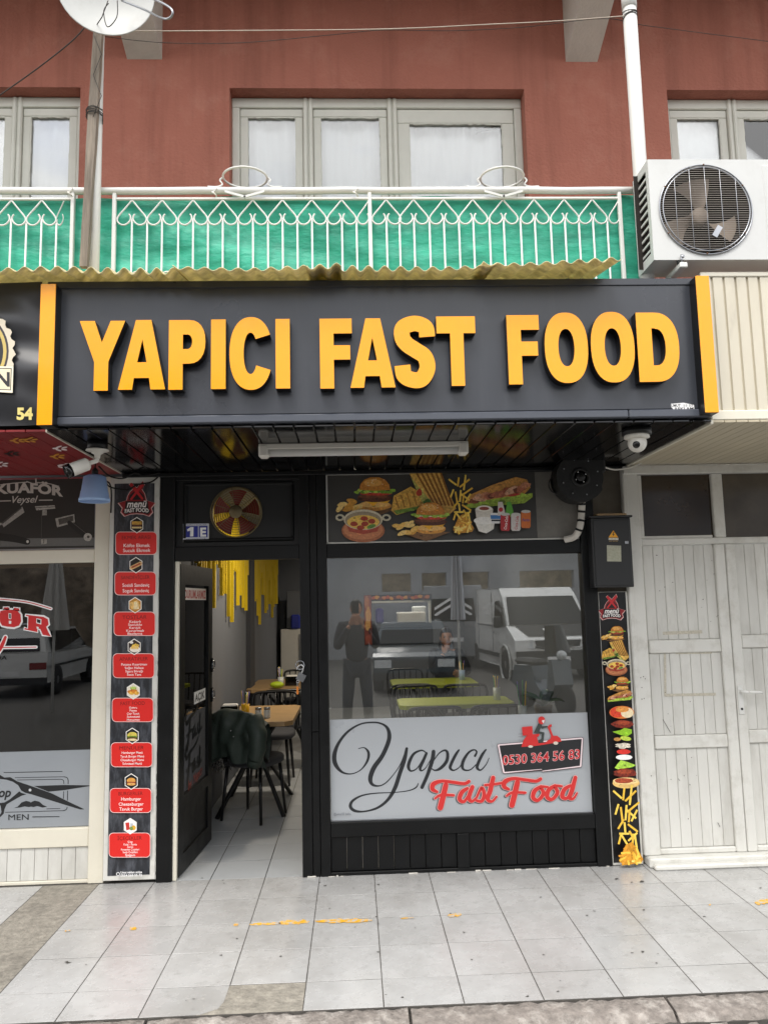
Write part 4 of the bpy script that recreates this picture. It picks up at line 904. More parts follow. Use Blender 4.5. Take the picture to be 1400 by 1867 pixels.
# glass with the white lower film
MB().box(XW0-.005, XW1+.005, .012, .016, .31, ZH0+.005).build('window_pane', MATS['glass_window'], sf)
z0 = .318; z1 = P(700, 1310, .008).z
M('film', '#a3a7ab', .3, .03, 1.5, rvar=.05, bump=.03, bs=4)
fm = MB().box(XW0+.004, XW1-.006, .006, .0105, z0, z1).build('window_film', MATS['film'], sf)
MB().bbox(XW0, XW1, -.005, .012, .309, .32, .003).build('sill_bead', MATS['steel'], sf)
D = Pr(.0055)
ZX = lambda x, y: (600+x/4.667, 1300+y/4.667)
def zs(pts, k=4.667, ox=600, oy=1300): return [(ox+x/k, oy+y/k, w_/k) for x, y, w_ in pts]
INK = '#26282b'
for st in ([(250, 305, 6), (300, 298, 10), (335, 340, 22), (325, 410, 20), (270, 485, 10), (190, 520, 10), (110, 505, 20), (55, 440, 36), (45, 360, 36), (80, 260, 26), (160, 160, 20), (270, 95, 14), (380, 82, 14), (450, 95, 16), (495, 130, 26), (512, 190, 34), (500, 260, 36), (450, 370, 36), (380, 470, 40), (350, 560, 38), (370, 612, 24), (430, 622, 12), (490, 590, 10), (560, 510, 8), (610, 430, 8), (650, 330, 12)],
           [(660, 305, 24), (640, 400, 34), (600, 520, 34), (560, 640, 34), (500, 740, 26), (410, 810, 20), (300, 840, 14), (220, 835, 24), (182, 800, 28), (200, 750, 22), (280, 705, 14), (400, 685, 10), (560, 678, 8), (680, 662, 9), (740, 635, 12), (758, 600, 6)],
           [(822, 338, 10), (785, 320, 14), (720, 350, 22), (682, 420, 28), (676, 470, 26), (700, 496, 14), (750, 470, 10), (800, 390, 8)], [(828, 345, 22), (800, 410, 26), (774, 470, 24), (785, 493, 14), (820, 470, 8), (862, 400, 6)],
           [(888, 330, 32), (878, 400, 34), (840, 520, 30), (790, 635, 30)], [(868, 440, 8), (930, 350, 10), (980, 320, 16), (1006, 340, 24), (1000, 410, 28), (950, 470, 26), (900, 490, 14), (865, 470, 8)],
           [(1103, 318, 16), (1075, 360, 24), (1040, 430, 26), (1030, 470, 24), (1060, 490, 12), (1110, 460, 8), (1140, 400, 6)],
           [(1240, 368, 18), (1255, 335, 14), (1235, 315, 12), (1190, 335, 18), (1145, 400, 26), (1132, 455, 26), (1150, 486, 16), (1200, 485, 10), (1250, 440, 8)],
           [(1333, 314, 14), (1300, 360, 24), (1267, 430, 26), (1260, 470, 24), (1290, 487, 12), (1335, 440, 8), (1360, 385, 6)]): D.stroke(zs(st), INK)
def FF(dx, dy): return [[(562, 425, 12), (540, 412, 20), (545, 388, 22), (585, 374, 15), (640, 380, 15), (690, 386, 15), (712, 376, 16)], [(603, 392, 24), (592, 440, 26), (577, 500, 26)], [(552, 456, 10), (580, 440, 13), (640, 441, 12)]]
red = [[(x+dx, y+dy, w_) for x, y, w_ in s] for dx, dy in ((0, 0), (338, -12)) for s in FF(0, 0)]
red += [[(705, 408, 14), (678, 428, 20), (668, 460, 20), (690, 470, 14), (716, 430, 12)], [(728, 402, 20), (712, 450, 20), (725, 470, 14), (748, 452, 10)], [(748, 452, 10), (772, 405, 14), (784, 438, 18), (772, 468, 16), (748, 466, 12)], [(826, 358, 20), (812, 420, 22), (800, 458, 20), (820, 470, 12), (842, 448, 10)], [(788, 393, 12), (850, 386, 12), (882, 378, 10)]]
for dx, dy in ((0, 0), (66, -4)): red += [[(1052+dx, 400+dy, 16), (1022+dx, 420+dy, 20), (1015+dx, 452+dy, 20), (1038+dx, 464+dy, 16), (1064+dx, 432+dy, 18), (1052+dx, 402+dy, 14), (1084+dx, 402+dy, 10)]]
red += [[(1190, 395, 14), (1162, 414, 20), (1152, 446, 20), (1175, 454, 14), (1202, 412, 12)], [(1214, 357, 18), (1197, 420, 22), (1186, 452, 18), (1205, 456, 12), (1222, 430, 8)]]
rz = [zs(s, 2.593, 580, 1280) for s in red]
for s in rz: D.stroke(s, '#565a5e', grow=2.0, off=(-2.2, 1.2))
D.n += 1
for s in rz: D.stroke(s, '#e9b6b0', grow=1.8)
D.n += 1
for s in rz: D.stroke(s, '#c8302f')
D.n += 1
# phone plate and scooter courier
def z3(pts): return [(890+x/7.368, 1290+y/7.368) for x, y in pts]
D.poly(z3([(118, 500), (130, 490), (1255, 398), (1275, 410), (1252, 795), (1240, 805), (720, 868), (715, 850), (210, 890), (190, 878)]), '#3b2326')
D.poly(z3([(124, 503), (134, 495), (1252, 404), (1268, 414), (1246, 790), (1234, 799), (722, 860), (715, 832), (212, 884), (195, 872)]), '#e6d3d6')
D.poly(z3([(145, 512), (1250, 422), (1226, 782), (718, 850), (716, 826), (215, 866)]), '#26272a')
for g_, c_ in ((.035, '#e8c9c8'), (.012, '#c1272d')): D.text('0530 364 56 83', 986, 1388.8, 17.5, c_, width=141, bold=g_, slope=-.085)
for pts, c_ in (([(448, 262), (588, 250), (592, 372), (458, 378)], '#c8302f'), ([(440, 530), (470, 440), (510, 380), (590, 360), (685, 352), (680, 380), (650, 400), (670, 480), (760, 470), (830, 420), (840, 380), (790, 260), (820, 230), (850, 225), (846, 258), (825, 265), (868, 380), (920, 378), (960, 410), (980, 455), (860, 480), (640, 515)], '#c8302f'),
                 ([(606, 340), (670, 210), (720, 215), (715, 250), (790, 245), (795, 262), (720, 285), (700, 270), (682, 320), (750, 335), (735, 465), (665, 470), (665, 440), (705, 425), (715, 355)], '#3c4240')): D.poly(z3(pts), c_)
D.ell(890+712/7.368, 1290+172/7.368, 6.4, 7.2, '#c8302f'); D.poly(z3([(715, 175), (752, 165), (745, 200), (735, 215)]), '#dcdcdc')
D.ell(890+902/7.368, 1290+478/7.368, 4.4, 3.0, '#cfc6b8'); D.ell(890+564/7.368, 1290+524/7.368, 4.4, 2.2, '#cfc6b8')
for y in (355, 393, 436): D.line((890+400/7.368, 1290+y/7.368), (890+(470)/7.368, 1290+y/7.368), .5, '#504040')
D.text('@umut55 bafra', 608.5, 1486.5, 4.6, '#50545a', align='L', width=31)
D.build('lettering', fm)

# ------------------------------------------------------------------ food art
def fries(d, cx, cy, s, seed=1):
    rf = random.Random(seed); d.poly([(cx-s*.5, cy+s*.32), (cx-s*.22, cy-s*.35), (cx+s*.05, cy-s*.5), (cx+s*.3, cy-s*.2), (cx+s*.55, cy+s*.25), (cx+s*.45, cy+s*.42), (cx-s*.3, cy+s*.5)], '#c98a20', .35)
    for k in range(16):
        a = rf.uniform(-2.3, -.5) if k < 11 else rf.uniform(-.4, .3); x, y = cx+rf.uniform(-.35, .35)*s, cy+rf.uniform(-.1, .4)*s; l = s*rf.uniform(.3, .5)
        d.line((x-l*.5*math.cos(a), y-l*.5*math.sin(a)), (x+l*.5*math.cos(a), y+l*.5*math.sin(a)), s*.085, rf.choice(['#f3c64a', '#e9ad35', '#f6d773', '#dd9a2c']), .2)
def fry_rain(d, pts, w_, col=('#f1cc55', '#e6b83c')):
    for i, (x0, y0, x1, y1) in enumerate(pts): d.line((x0, y0), (x1, y1), w_, col[i % 2], .2)
def burger(d, cx, cy, s, side=True, seed=1):
    rf = random.Random(seed); random.seed(seed); bx = cx+(.17*s if side else 0)
    d.poly([(cx-.25*s, cy+.27*s), (cx+.1*s, cy+.2*s), (cx+.52*s, cy+.22*s), (cx+.1*s, cy+.38*s)], '#7a5530', .3)
    d.ell(bx, cy+.17*s, .27*s, .085*s, '#d9973f', .35, jit=.04); d.ell(bx, cy+.15*s, .255*s, .05*s, '#f0bd6c', .25)
    d.poly([(bx-.25*s, cy+.07*s), (bx+.27*s, cy+.06*s), (bx+.2*s, cy+.13*s), (bx+.05*s, cy+.11*s), (bx-.02*s, cy+.18*s), (bx-.12*s, cy+.11*s)], '#f5b52a', .12)
    d.ell(bx, cy+.045*s, .285*s, .065*s, '#5a2d18', .5, jit=.06); d.ell(bx-.03*s, cy+.02*s, .24*s, .03*s, '#7b4424', .5, jit=.08)
    d.ell(bx+.02*s, cy-.025*s, .26*s, .03*s, '#c4402c', .25); d.ell(bx, cy-.06*s, .25*s, .022*s, '#f2e6cf', .2, jit=.15)
    for k in range(12): d.ell(bx-.29*s+k*.053*s, cy-.07*s+rf.uniform(-.02, .025)*s, .05*s, .026*s, rf.choice(['#8db53a', '#b7d257', '#6f9a2c']), .25, n=9, jit=.25)
    d.poly([(bx-.25*s, cy-.085*s), (bx-.235*s, cy-.17*s), (bx-.17*s, cy-.25*s), (bx-.07*s, cy-.29*s), (bx+.07*s, cy-.29*s), (bx+.17*s, cy-.25*s), (bx+.235*s, cy-.17*s), (bx+.25*s, cy-.085*s), (bx, cy-.07*s)], '#c47f30', .3)
    d.ell(bx-.03*s, cy-.2*s, .15*s, .06*s, '#e0a552', .2)
    for k in range(14): d.ell(bx+rf.uniform(-.17, .17)*s, cy-rf.uniform(.13, .26)*s, .009*s, .006*s, '#f6e3ba', n=6)
    if side:
        for k in range(11):
            x, y = cx-.42*s+rf.uniform(0, .33)*s, cy+.05*s+rf.uniform(0, .2)*s; d.ell(x, y, .085*s, .04*s, rf.choice(['#e9b95c', '#d79a3b', '#f2cd7c']), .25, n=10, jit=.1, rot=rf.uniform(-.9, .3))
def toast(d, cx, cy, s):
    random.seed(3); d.poly([(cx-.5*s, cy+.25*s), (cx-.46*s, cy+.02*s), (cx-.2*s, cy-.12*s), (cx-.1*s, cy-.06*s), (cx+.02*s, cy+.12*s), (cx-.02*s, cy+.2*s), (cx-.42*s, cy+.32*s)], '#d9a94a', .45)
    for k in range(5): d.line((cx-.44*s+.09*s*k, cy+.04*s-.03*s*k), (cx-.38*s+.09*s*k, cy+.22*s-.02*s*k), .018*s, '#a06a24', .3)
    d.poly([(cx-.46*s, cy+.25*s), (cx+.0*s, cy+.17*s), (cx+.0*s, cy+.21*s), (cx-.42*s, cy+.31*s)], '#6f8f34', .5)
    d.poly([(cx-.22*s, cy-.32*s), (cx+.22*s, cy-.4*s), (cx+.5*s, cy+.22*s), (cx+.36*s, cy+.34*s), (cx+.26*s, cy+.3*s), (cx-.12*s, cy-.15*s)], '#dcae55', .35)
    for k in range(6): d.line((cx-.11*s+.07*s*k, cy-.33*s-.012*s*k), (cx+.17*s+.055*s*k, cy+.16*s+.004*s*k), .03*s, '#8f5a1e', .45)
    d.poly([(cx-.2*s, cy-.27*s), (cx-.12*s, cy-.17*s), (cx+.27*s, cy+.3*s), (cx+.36*s, cy+.36*s), (cx+.3*s, cy+.4*s), (cx-.02*s, cy+.14*s)], '#b9b35a', .5)
    d.ell(cx-.07*s, cy-.03*s, .05*s, .06*s, '#b8402c', .3, n=9, jit=.2); d.ell(cx+.05*s, cy+.13*s, .06*s, .06*s, '#4c7026', .5, n=9, jit=.25)
def pan(d, cx, cy, s):
    for sg_ in (-1, 1): d.ell(cx+sg_*.43*s, cy-.12*s, .085*s, .065*s, '#c9c1a8', .3); d.ell(cx+sg_*.43*s, cy-.12*s, .045*s, .03*s, '#17171a')
    d.ell(cx, cy+.12*s, .40*s, .22*s, '#a2603c', .3, n=26); d.ell(cx, cy+.10*s, .37*s, .19*s, '#c07a50', .2, n=26); d.poly([(cx-.34*s, cy-.06*s), (cx+.34*s, cy-.06*s), (cx+.26*s, cy+.14*s), (cx, cy+.19*s), (cx-.26*s, cy+.14*s)], '#a8442f', .25)
    d.ell(cx, cy-.08*s, .36*s, .19*s, '#d8cdb2', .2, n=28); d.ell(cx, cy-.065*s, .335*s, .165*s, '#a2937a', .25, n=28); d.ell(cx, cy-.035*s, .30*s, .13*s, '#f0c65c', .25, n=24)
    for x, y in ((-.17, 0), (.02, -.1), (.16, -.05), (.03, .0), (-.05, .07)): d.ell(cx+x*s, cy+y*s, .07*s, .045*s, '#a83a20', .35, n=12, jit=.06)
    d.ell(cx+.15*s, cy+.045*s, .085*s, .035*s, '#5f8f3a', .3, rot=-.3)
def subroll(d, cx, cy, s):
    random.seed(6); d.poly([(cx-.5*s, cy+.12*s), (cx-.44*s, cy+.03*s), (cx-.1*s, cy-.12*s), (cx+.25*s, cy-.24*s), (cx+.42*s, cy-.2*s), (cx+.47*s, cy-.08*s), (cx+.3*s, cy+.1*s), (cx-.4*s, cy+.22*s)], '#c98f45', .4)
    d.poly([(cx-.5*s, cy+.18*s), (cx-.3*s, cy+.12*s), (cx+.5*s, cy+.0*s), (cx+.5*s, cy+.06*s), (cx+.38*s, cy+.15*s), (cx-.46*s, cy+.23*s)], '#a3bf45', .45)
    rf = random.Random(2)
    for k in range(15): u = k/14; d.ell(cx-.36*s+.74*s*u, cy+.09*s-.19*s*u+rf.uniform(-.02, .03)*s, .085*s, .045*s, rf.choice(['#8e4a2f', '#c98763', '#dba786', '#6f3a25', '#b0664a']), .4, n=10, jit=.25, rot=-.3)
    d.ell(cx+.22*s, cy+.03*s, .09*s, .02*s, '#b8402c', .2, rot=-.15)
RAIN = [(0, 0, .32, .16), (.42, -.05, .37, .2), (.7, -.12, .62, .3), (.86, 0, .45, .22), (.2, .28, .08, .5), (.28, .34, .36, .68), (.5, .3, .46, .62), (.52, .45, .98, .24), (.5, .4, .86, .58), (.62, .4, .58, .66), (.9, .4, .68, .64), (.4, .6, .18, .8), (.42, .66, .46, .9), (.55, .7, .92, .86), (.22, .9, .6, .9), (.3, .9, .2, 1.12), (.3, .92, .52, 1.12), (.6, .84, .78, 1.02), (.9, .88, .56, 1.05), (.75, .9, .72, 1.12), (.8, .9, .88, 1.2)]
def rain(d, x, y, sx, sy, w_): fry_rain(d, [(x+a*sx, y+b*sy, x+c_*sx, y+e_*sy) for a, b, c_, e_ in RAIN], w_)

# ------------------------------------------------------------------ food banner over the window
fb = thing('food_banner', 'dark banner printed with burgers, toasts, fries and drinks above the window', 'banner', (.65, 0, 2.04))
M('banner_dark', '#3b3936', .35, .08, 2); M('banner_bare', '#77746e', .5, .25, 4, dirt=.4, dcol='#4b4844', ds=6, dlo=.45, dhi=.75)
zb0, zb1 = ZH1+.012, ZTOP-.006; xs0, xs1 = XW0+.006, P(977, 920, -.004).x; xe = P(1052, 920, -.004).x
MB().box(xs0, xs1, -.004, .03, zb0, zb1).build('panel', MATS['banner_dark'], fb)
MB().box(xs1+.0005, xe, -.0035, .03, zb0, zb1).build('bare_panel', MATS['banner_bare'], fb)
for x0, x1, z0, z1 in ((xs0-.006, xe, zb0-.012, zb0-.001), (xs0-.006, xs0+.004, zb0, zb1), (xs0-.006, P(752, 868, -.004).x, zb1+.0005, zb1+.008)): MB().bbox(x0, x1, -.016, .03, z0, z1, .002).build('edge_bead', MATS['white_paint'], fb)
d = Pr(-.0045)
burger(d, 664, 903, 112, True, 2); toast(d, 772, 902, 118); pan(d, 662, 956, 98)
subroll(d, 908, 900, 122); burger(d, 766, 948, 104, True, 4); fries(d, 842, 956, 36, 3); rain(d, 816, 876, 44, 66, 3.2)
d.ell(880, 931, 16, 7, '#e9e4da', .1); d.poly([(864, 932), (896, 932), (892, 962), (868, 962)], '#ddd7cc', .15); d.ell(880, 929, 14, 5.5, '#f2ece2'); d.ell(880, 929, 9, 3.2, '#9a4a38', .3)
d.poly([(862, 950), (900, 946), (897, 966), (884, 974), (870, 970)], '#e6e3db', .15); d.ell(880, 951, 19, 7, '#f3f1ec', .1)
d.poly([(891, 937), (910, 937), (908, 956), (893, 956)], '#e6e6e6'); d.poly([(891, 941), (910, 941), (909.5, 948), (892, 948)], '#3a78b8'); d.poly([(893, 949), (909, 949), (909, 952), (893, 952)], '#22262c')
d.poly([(905, 917), (913, 917), (917, 932), (918, 942), (904, 942)], '#d8cfc8', .1); d.ell(910, 931, 4, 4, '#c03038'); d.poly([(921, 917), (928, 917), (932, 932), (933, 944), (918, 944)], '#5ea93a', .1)
for x, c_, t_, tc_ in ((918, '#b3262c', 'Coca-Cola', '#f2e9e6'), (937, '#cfc9c6', 'Coca-Cola', '#b3262c'), (955, '#cc6a24', 'Fanta', '#2a3a86')):
    y = 936 if x != 955 else 931
    d.poly([(x-8.6, y+4), (x+8.6, y+4), (x+8.6, y+30), (x+6.5, y+33.5), (x-6.5, y+33.5), (x-8.6, y+30)], c_, .1); d.ell(x, y+3.5, 8.3, 2.8, '#c9c9c4', .1)
    d.text(t_, x+2.2 if t_ != 'Fanta' else x, y+31 if t_ != 'Fanta' else y+21, 5.2, tc_, align='L' if t_ != 'Fanta' else 'C', rot=1.45 if t_ != 'Fanta' else 0, width=24 if t_ != 'Fanta' else 13, bold=.015, shear=.2)
d.build('food_print', fb)

# ------------------------------------------------------------------ menu boards
def logo(d, cx, cy, s):                             # crossed fork and knife badge, s = half width
    E_ = lambda pts, c_: d.poly([(cx+x*s, cy+y*s) for x, y in pts], c_)
    sil = [(-1, .12), (-.55, -.02), (-.5, -.25), (-.36, -.5), (-.2, -.64), (-.42, -.86), (-.3, -.98), (0, -.7), (.32, -1.08), (.42, -.86), (.28, -.62), (.42, -.4), (.52, -.02), (1, .12), (.78, .4), (.86, .62), (.66, .84), (.34, .73), (0, .7), (-.34, .73), (-.66, .84), (-.86, .62), (-.78, .4)]
    E_([(x*1.06, (y+.1)*1.05-.1) for x, y in sil], '#e2b9b4'); E_(sil, '#8e1a20')
    E_([(-.45, -.05), (-.4, -.3), (-.2, -.48), (0, -.53), (.2, -.48), (.4, -.3), (.45, -.05)], '#1c1416')
    d.stroke([(cx-.3*s, cy-.88*s, .2*s), (cx+.3*s, cy-.12*s, .12*s)], '#c3262c'); d.stroke([(cx+.34*s, cy-.95*s, .14*s), (cx-.3*s, cy-.1*s, .12*s)], '#c3262c')
    E_([(-.62, .02), (.62, .02), (.66, .46), (-.66, .46)], '#241315'); E_([(-.72, .5), (-.3, .43), (.3, .43), (.72, .5), (.78, .6), (.62, .76), (.3, .66), (-.3, .66), (-.62, .76), (-.78, .6)], '#1a1416')
    d.text('menü', cx, cy+.36*s, .40*s, '#f3efec', width=1.1*s, bold=.02, shear=.25); d.text('FAST FOOD', cx, cy+.66*s, .21*s, '#f3efec', width=1.32*s, bold=.03, arch=.05*s)
M('menu_slate', '#2b2d33', .35, .4, 9, stretch=(3, 1, .8), dirt=.55, dcol='#7b8088', ds=9, dlo=.45, dhi=.8); M('menu_black', '#141416', .3, .2, 5)
Ym = -.03
ml = thing('menu_board', 'tall menu board with eight red item boxes left of the open door', 'menu board', (-1.39, Ym, 0))
x0, x1, z0, z1 = -1.546, -1.236, .022, 2.492
MB().bbox(x0, x1, Ym, -.002, z0, z1, .003).build('white_backing', MATS['white_paint'], ml)
px0 = P(213, 1000, Ym).x; px1 = P(283, 1000, Ym).x
MB().box(x0+.028, x1-.030, Ym-.002, Ym-.0003, z0+.03, z1-.045).build('print_sheet', MATS['menu_slate'], ml)
mb = MB(); rq = random.Random(6); z = z0
while z < z1-.02:                                   # torn white edge
    h = rq.uniform(.008, .03); mb.box(x1-.002, x1+rq.uniform(.001, .006), Ym+.004, -.004, z, z+h); z += h
mb.build('torn_edge', MATS['white_paint'], ml)
d = Pr(Ym-.0022); logo(d, 249.5, 913, 33)
bx = lambda y: (248.5+(y-990)*-.0195)
ITEMS = [(970, 1011, 'EKMEK ARASI', [('Köfte Ekmek', 997.5, 7.4, 48), ('Sucuk Ekmek', 1006.5, 7.4, 50)]), (1043, 1085, 'SANDEVİÇLER', [('Sosisli Sandeviç', 1070, 7.4, 49), ('Soguk Sandeviç', 1080, 7.4, 48)]),
 (1116, 1159, 'TOSTLAR', [('Kaşarlı', 1135.5, 5, 21), ('Sucuklu', 1141, 5, 25), ('Karışık', 1146.5, 5, 21), ('Kavurmalı', 1152, 5, 32), ('Bazlama', 1157.4, 5, 27)]), (1192, 1236, 'APARATiFLER', [('Patates Kızartması', 1213.5, 5, 47), ('Soğan Halkası', 1219.8, 5, 34), ('Sigara Böreği', 1226, 5, 32), ('Sosis Tava', 1232, 5, 26)]),
 (1273, 1316, 'FAST FOOD', [('Kumru', 1292, 4.6, 14), ('Patso', 1297.4, 4.6, 13), ('Çıtır Tavuk', 1303, 4.6, 23), ('Schnitzel', 1308.6, 4.6, 23), ('Menemen', 1314.2, 4.6, 23)]), (1354, 1398, 'MENÜLER', [('Hamburger Menü', 1374, 5, 38), ('Tavuk Burger Menü', 1380.8, 5, 43), ('Cheesburger Menü', 1387.4, 5, 42), ('Schnitzel Menü', 1394, 5, 35)]),
 (1437, 1481, 'BURGERLER', [('Hamburger', 1459, 7.0, 36), ('Cheeseburger', 1468.3, 7.0, 45), ('Tavuk Burger', 1477.2, 7.0, 43)]), (1518, 1562, 'İÇECEKLER', [('Çay', 1535.8, 4.4, 9), ('Kola - Fanta', 1540.5, 4.4, 24), ('Ayran', 1545, 4.4, 11), ('Powerlen Çeşitleri', 1549.8, 4.4, 33), ('Soda Çeşitleri', 1554.6, 4.4, 27), ('Şalgam', 1560, 4.8, 18)])]
for i, (ya, yb_, hd, ls) in enumerate(ITEMS):
    c_ = bx((ya+yb_)/2)
    d.rrect(c_-38, ya-.6, c_+38, yb_+.6, 8, '#eecfcb'); d.rrect(c_-37, ya+.4, c_+37, yb_-.4, 7.3, '#d5241f')
    d.text(hd, c_, ya+13 if i < 2 else ya+12.5, 6.6, '#4a0d0c', width=52 if len(hd) > 9 else 44, bold=-.005)
    for t_, y, h_, wdt in ls: d.text(t_, c_+1, y, h_*.86, '#fbf1ef', width=wdt, bold=.006, slope=-.01)
    hx, hy = c_+1.2, ya-14+1.5
    hexp = lambda r: [(hx+r*.9*math.sin(k*math.pi/3), hy-r*math.cos(k*math.pi/3)) for k in range(6)]
    d.poly(hexp(15), '#f2efe9'); d.poly(hexp(13.3), ['#1b1512', '#1d130e', '#c2862c', '#3a2a22', '#e9dfcb', '#17171a', '#15161a', '#f2f2f0'][i], .1)
    if i == 0: d.poly([(hx-9, hy-7), (hx+9, hy-7), (hx+9, hy-1), (hx-9, hy-1)], '#d9a642', .3); d.ell(hx, hy+1.5, 9.5, 2.2, '#5b2b18', .4); d.poly([(hx-9, hy+3), (hx+9, hy+3), (hx+9, hy+6), (hx-9, hy+6)], '#e6cf92', .3)
    elif i == 1: d.stroke([(hx-8, hy+5, 7), (hx+8, hy-3, 7)], '#dcb377', .3); d.stroke([(hx-7, hy+4, 3), (hx+7, hy-2.5, 3)], '#b34b2a', .4)
    elif i == 2: d.poly([(hx-11, hy-4), (hx+4, hy-9), (hx+10, hy+2), (hx-6, hy+8)], '#e9bc6c', .3); d.poly([(hx-2, hy-6), (hx+3, hy-7), (hx+8, hy+7), (hx-3, hy+8)], '#f1d9a6', .2)
    elif i == 3: d.ell(hx+1, hy+4, 9.5, 6, '#efe6d8', .1); [d.line((hx-6+3*k, hy+4), (hx-2+2.5*k, hy-6+abs(k-2)), 2.2, '#eec34f', .2) for k in range(5)]; d.ell(hx-5, hy-8, 3.4, 2.4, '#e7e2da')
    elif i == 4: [d.ell(hx-6+3*k, hy+1+2.5*math.sin(k*2), 4.6, 3.6, ['#dd8b30', '#eeb64a', '#c96f24'][k % 3], .35, n=10, jit=.15) for k in range(5)]; d.ell(hx, hy-6, 6, 3, '#b9cf6a', .4, jit=.2)
    elif i == 5: d.ell(hx, hy-1, 9, 6, '#d3c257', .3); d.ell(hx, hy+2, 9.5, 2.2, '#6f8c2c', .4); d.ell(hx, hy+4.4, 9, 2, '#5b3018', .4); d.ell(hx, hy+7, 9, 2.2, '#ecd7a6', .2)
    elif i == 6: d.ell(hx, hy-1.5, 8, 5.5, '#d99b48', .25); d.ell(hx, hy+2.2, 8.6, 1.8, '#a4432a', .4); d.ell(hx, hy+4.6, 8, 2.6, '#d9a25a', .2)
    else: d.poly([(hx-9, hy-6), (hx-2, hy-7), (hx-1, hy+6), (hx-7, hy+8)], '#c6322c', .15); d.poly([(hx, hy-5), (hx+5, hy-5), (hx+4.5, hy+6), (hx+.5, hy+6)], '#b9bcc6', .15); d.ell(hx+6, hy+3, 4, 4.6, '#e9b23c', .2); d.ell(hx+2, hy+4, 3.4, 3.4, '#7a9448', .3)
d.ell(217, 1592.5, 3.4, 3.4, '#eeeeee'); d.ell(217, 1592.5, 2.3, 2.3, '#1c1d20'); d.text('Umut reklam atölye', 221.5, 1591.5, 4.2, '#f4f4f4', align='L', width=39, bold=.02); d.text('0554 568 55 72', 221.5, 1597, 4.2, '#f4f4f4', align='L', width=39, bold=.02)
d.build('menu_print', ml)
# right menu
mr_ = thing('menu_board', 'narrow black menu strip with falling burger layers beside the white doors', 'menu board', (1.66, Ym, 0))
x0, x1, z0, z1 = 1.57, 1.762, .003, 1.69
MB().bbox(x0, x1, -.025, -.002, z0, z1, .003).build('white_backing', MATS['white_paint'], mr_)
MB().box(x0+.004, x1-.014, -.027, -.0253, z0+.016, z1-.004).build('print_sheet', MATS['menu_black'], mr_)
d = Pr(-.0272); logo(d, 1115, 1110, 24)
burger(d, 1116, 1155, 46, True, 12); toast(d, 1120, 1187, 50); pan(d, 1121.5, 1215, 50); burger(d, 1123.5, 1246, 44, True, 13); subroll(d, 1126, 1268, 46)
random.seed(4)
d.ell(1128.3, 1297, 22.5, 11.5, '#d87a34', .12, n=24); d.ell(1120, 1297, 13, 9.5, '#d2432a', .2, n=20); d.ell(1138, 1298, 11.5, 9, '#ecd9b2', .15, n=20); d.ell(1129, 1292, 12, 5, '#e0964a', .2)
d.ell(1129, 1318, 19.5, 7.5, '#7a2a1b', .55, n=22, jit=.1); d.ell(1131, 1316, 13, 4, '#a04428', .5, jit=.15)
d.poly([(1111, 1332), (1126, 1329), (1133, 1325), (1146, 1328), (1146, 1335), (1138, 1340), (1126, 1338)], '#8fc22c', .2); d.ell(1120, 1345.5, 6.5, 3.2, '#c08a4a', .2); d.ell(1135, 1344, 10, 4, '#bcd04e', .2, rot=.15)
d.ell(1130, 1357, 13, 5, '#d8cfbd', .45, jit=.2); d.ell(1131, 1368, 12.5, 4.6, '#d5352a', .15); d.ell(1132, 1378, 15, 4.8, '#f1f1ec', .06)
d.poly([(1115, 1397), (1120, 1390), (1126, 1383), (1137, 1386), (1150, 1391), (1154, 1392), (1146, 1396), (1132, 1398), (1121, 1400)], '#a9d24a', .25)
d.ell(1134, 1406, 21, 8, '#7a2a1b', .55, n=22, jit=.1); d.ell(1132, 1404, 13, 4, '#a04428', .5, jit=.15)
d.ell(1135.5, 1424.5, 24.5, 9.5, '#e0ba72', .2, n=26); d.ell(1135, 1420.5, 23.5, 6.2, '#eccf90', .2, n=24); d.ell(1131, 1420, 17, 4.6, '#a5482b', .5, n=18, jit=.08)
rain(d, 1112, 1438, 48, 86, 3.6); fries(d, 1143, 1551, 42, 8)
d.build('menu_print', mr_)

# ------------------------------------------------------------------ transom fan, house number
wf = thing('wall_fan', 'round exhaust fan with red blades and brass cage above the door', 'fan', (fx, .02, fz))
M('fan_red', '#7a1a16', .45, .12); M('brass', '#6f6349', .45, .15, metal=.5)
for k in range(5):
    a0 = R(72*k+15); mb = MB()
    def bl2(u, v): r = .03+(frr*.92-.03)*u; t = a0+(v-.5)*(.55+.3*u); return (fx+r*math.cos(t), .035+(v-.5)*.03, fz+r*math.sin(t))
    mb.grid(bl2, 6, 5); mb.build('blade', MATS['fan_red'], wf)
for k in range(1, 9):
    r = frr*(.25+.094*k); y = .008-.022*math.cos(k/8*1.45); mb = MB(); mb.tube([(fx+r*math.cos(a*.19635), y, fz+r*math.sin(a*.19635)) for a in range(32)], .0016, 5, closed=True); mb.build('cage_ring', MATS['brass'], wf)
for k in range(6):
    a = R(60*k+40); mb = MB(); mb.tube([(fx+frr*u*math.cos(a), .007-.024*math.cos(u*1.45), fz+frr*u*math.sin(a)) for u in (.2, .4, .6, .8, 1.0)], .002, 5); mb.build('cage_spoke', MATS['brass'], wf)
MB().lathe((fx, -.012, fz), [(frr*.27, 0), (frr*.25, .006), (frr*.08, .008), (0, .010)], (0, -1, 0), 28).build('cap', MATS['brass'], wf)
MB().lathe((fx, .02, fz), [(frr*1.03, 0), (frr*1.04, .01), (frr*.98, .011), (frr*.97, -.02)], (0, -1, 0), 40, cap=False).build('rim', MATS['brass'], wf)
nb = thing('house_number', 'blue and white house number plate above the door', 'number plate', tuple(P(357, 971, .0)))
a, b = P(333.5, 955), P(380.5, 987.5); MB().bbox(a.x, b.x, .006, .019, b.z, a.z, .002).build('plate', MATS['white_paint'], nb)
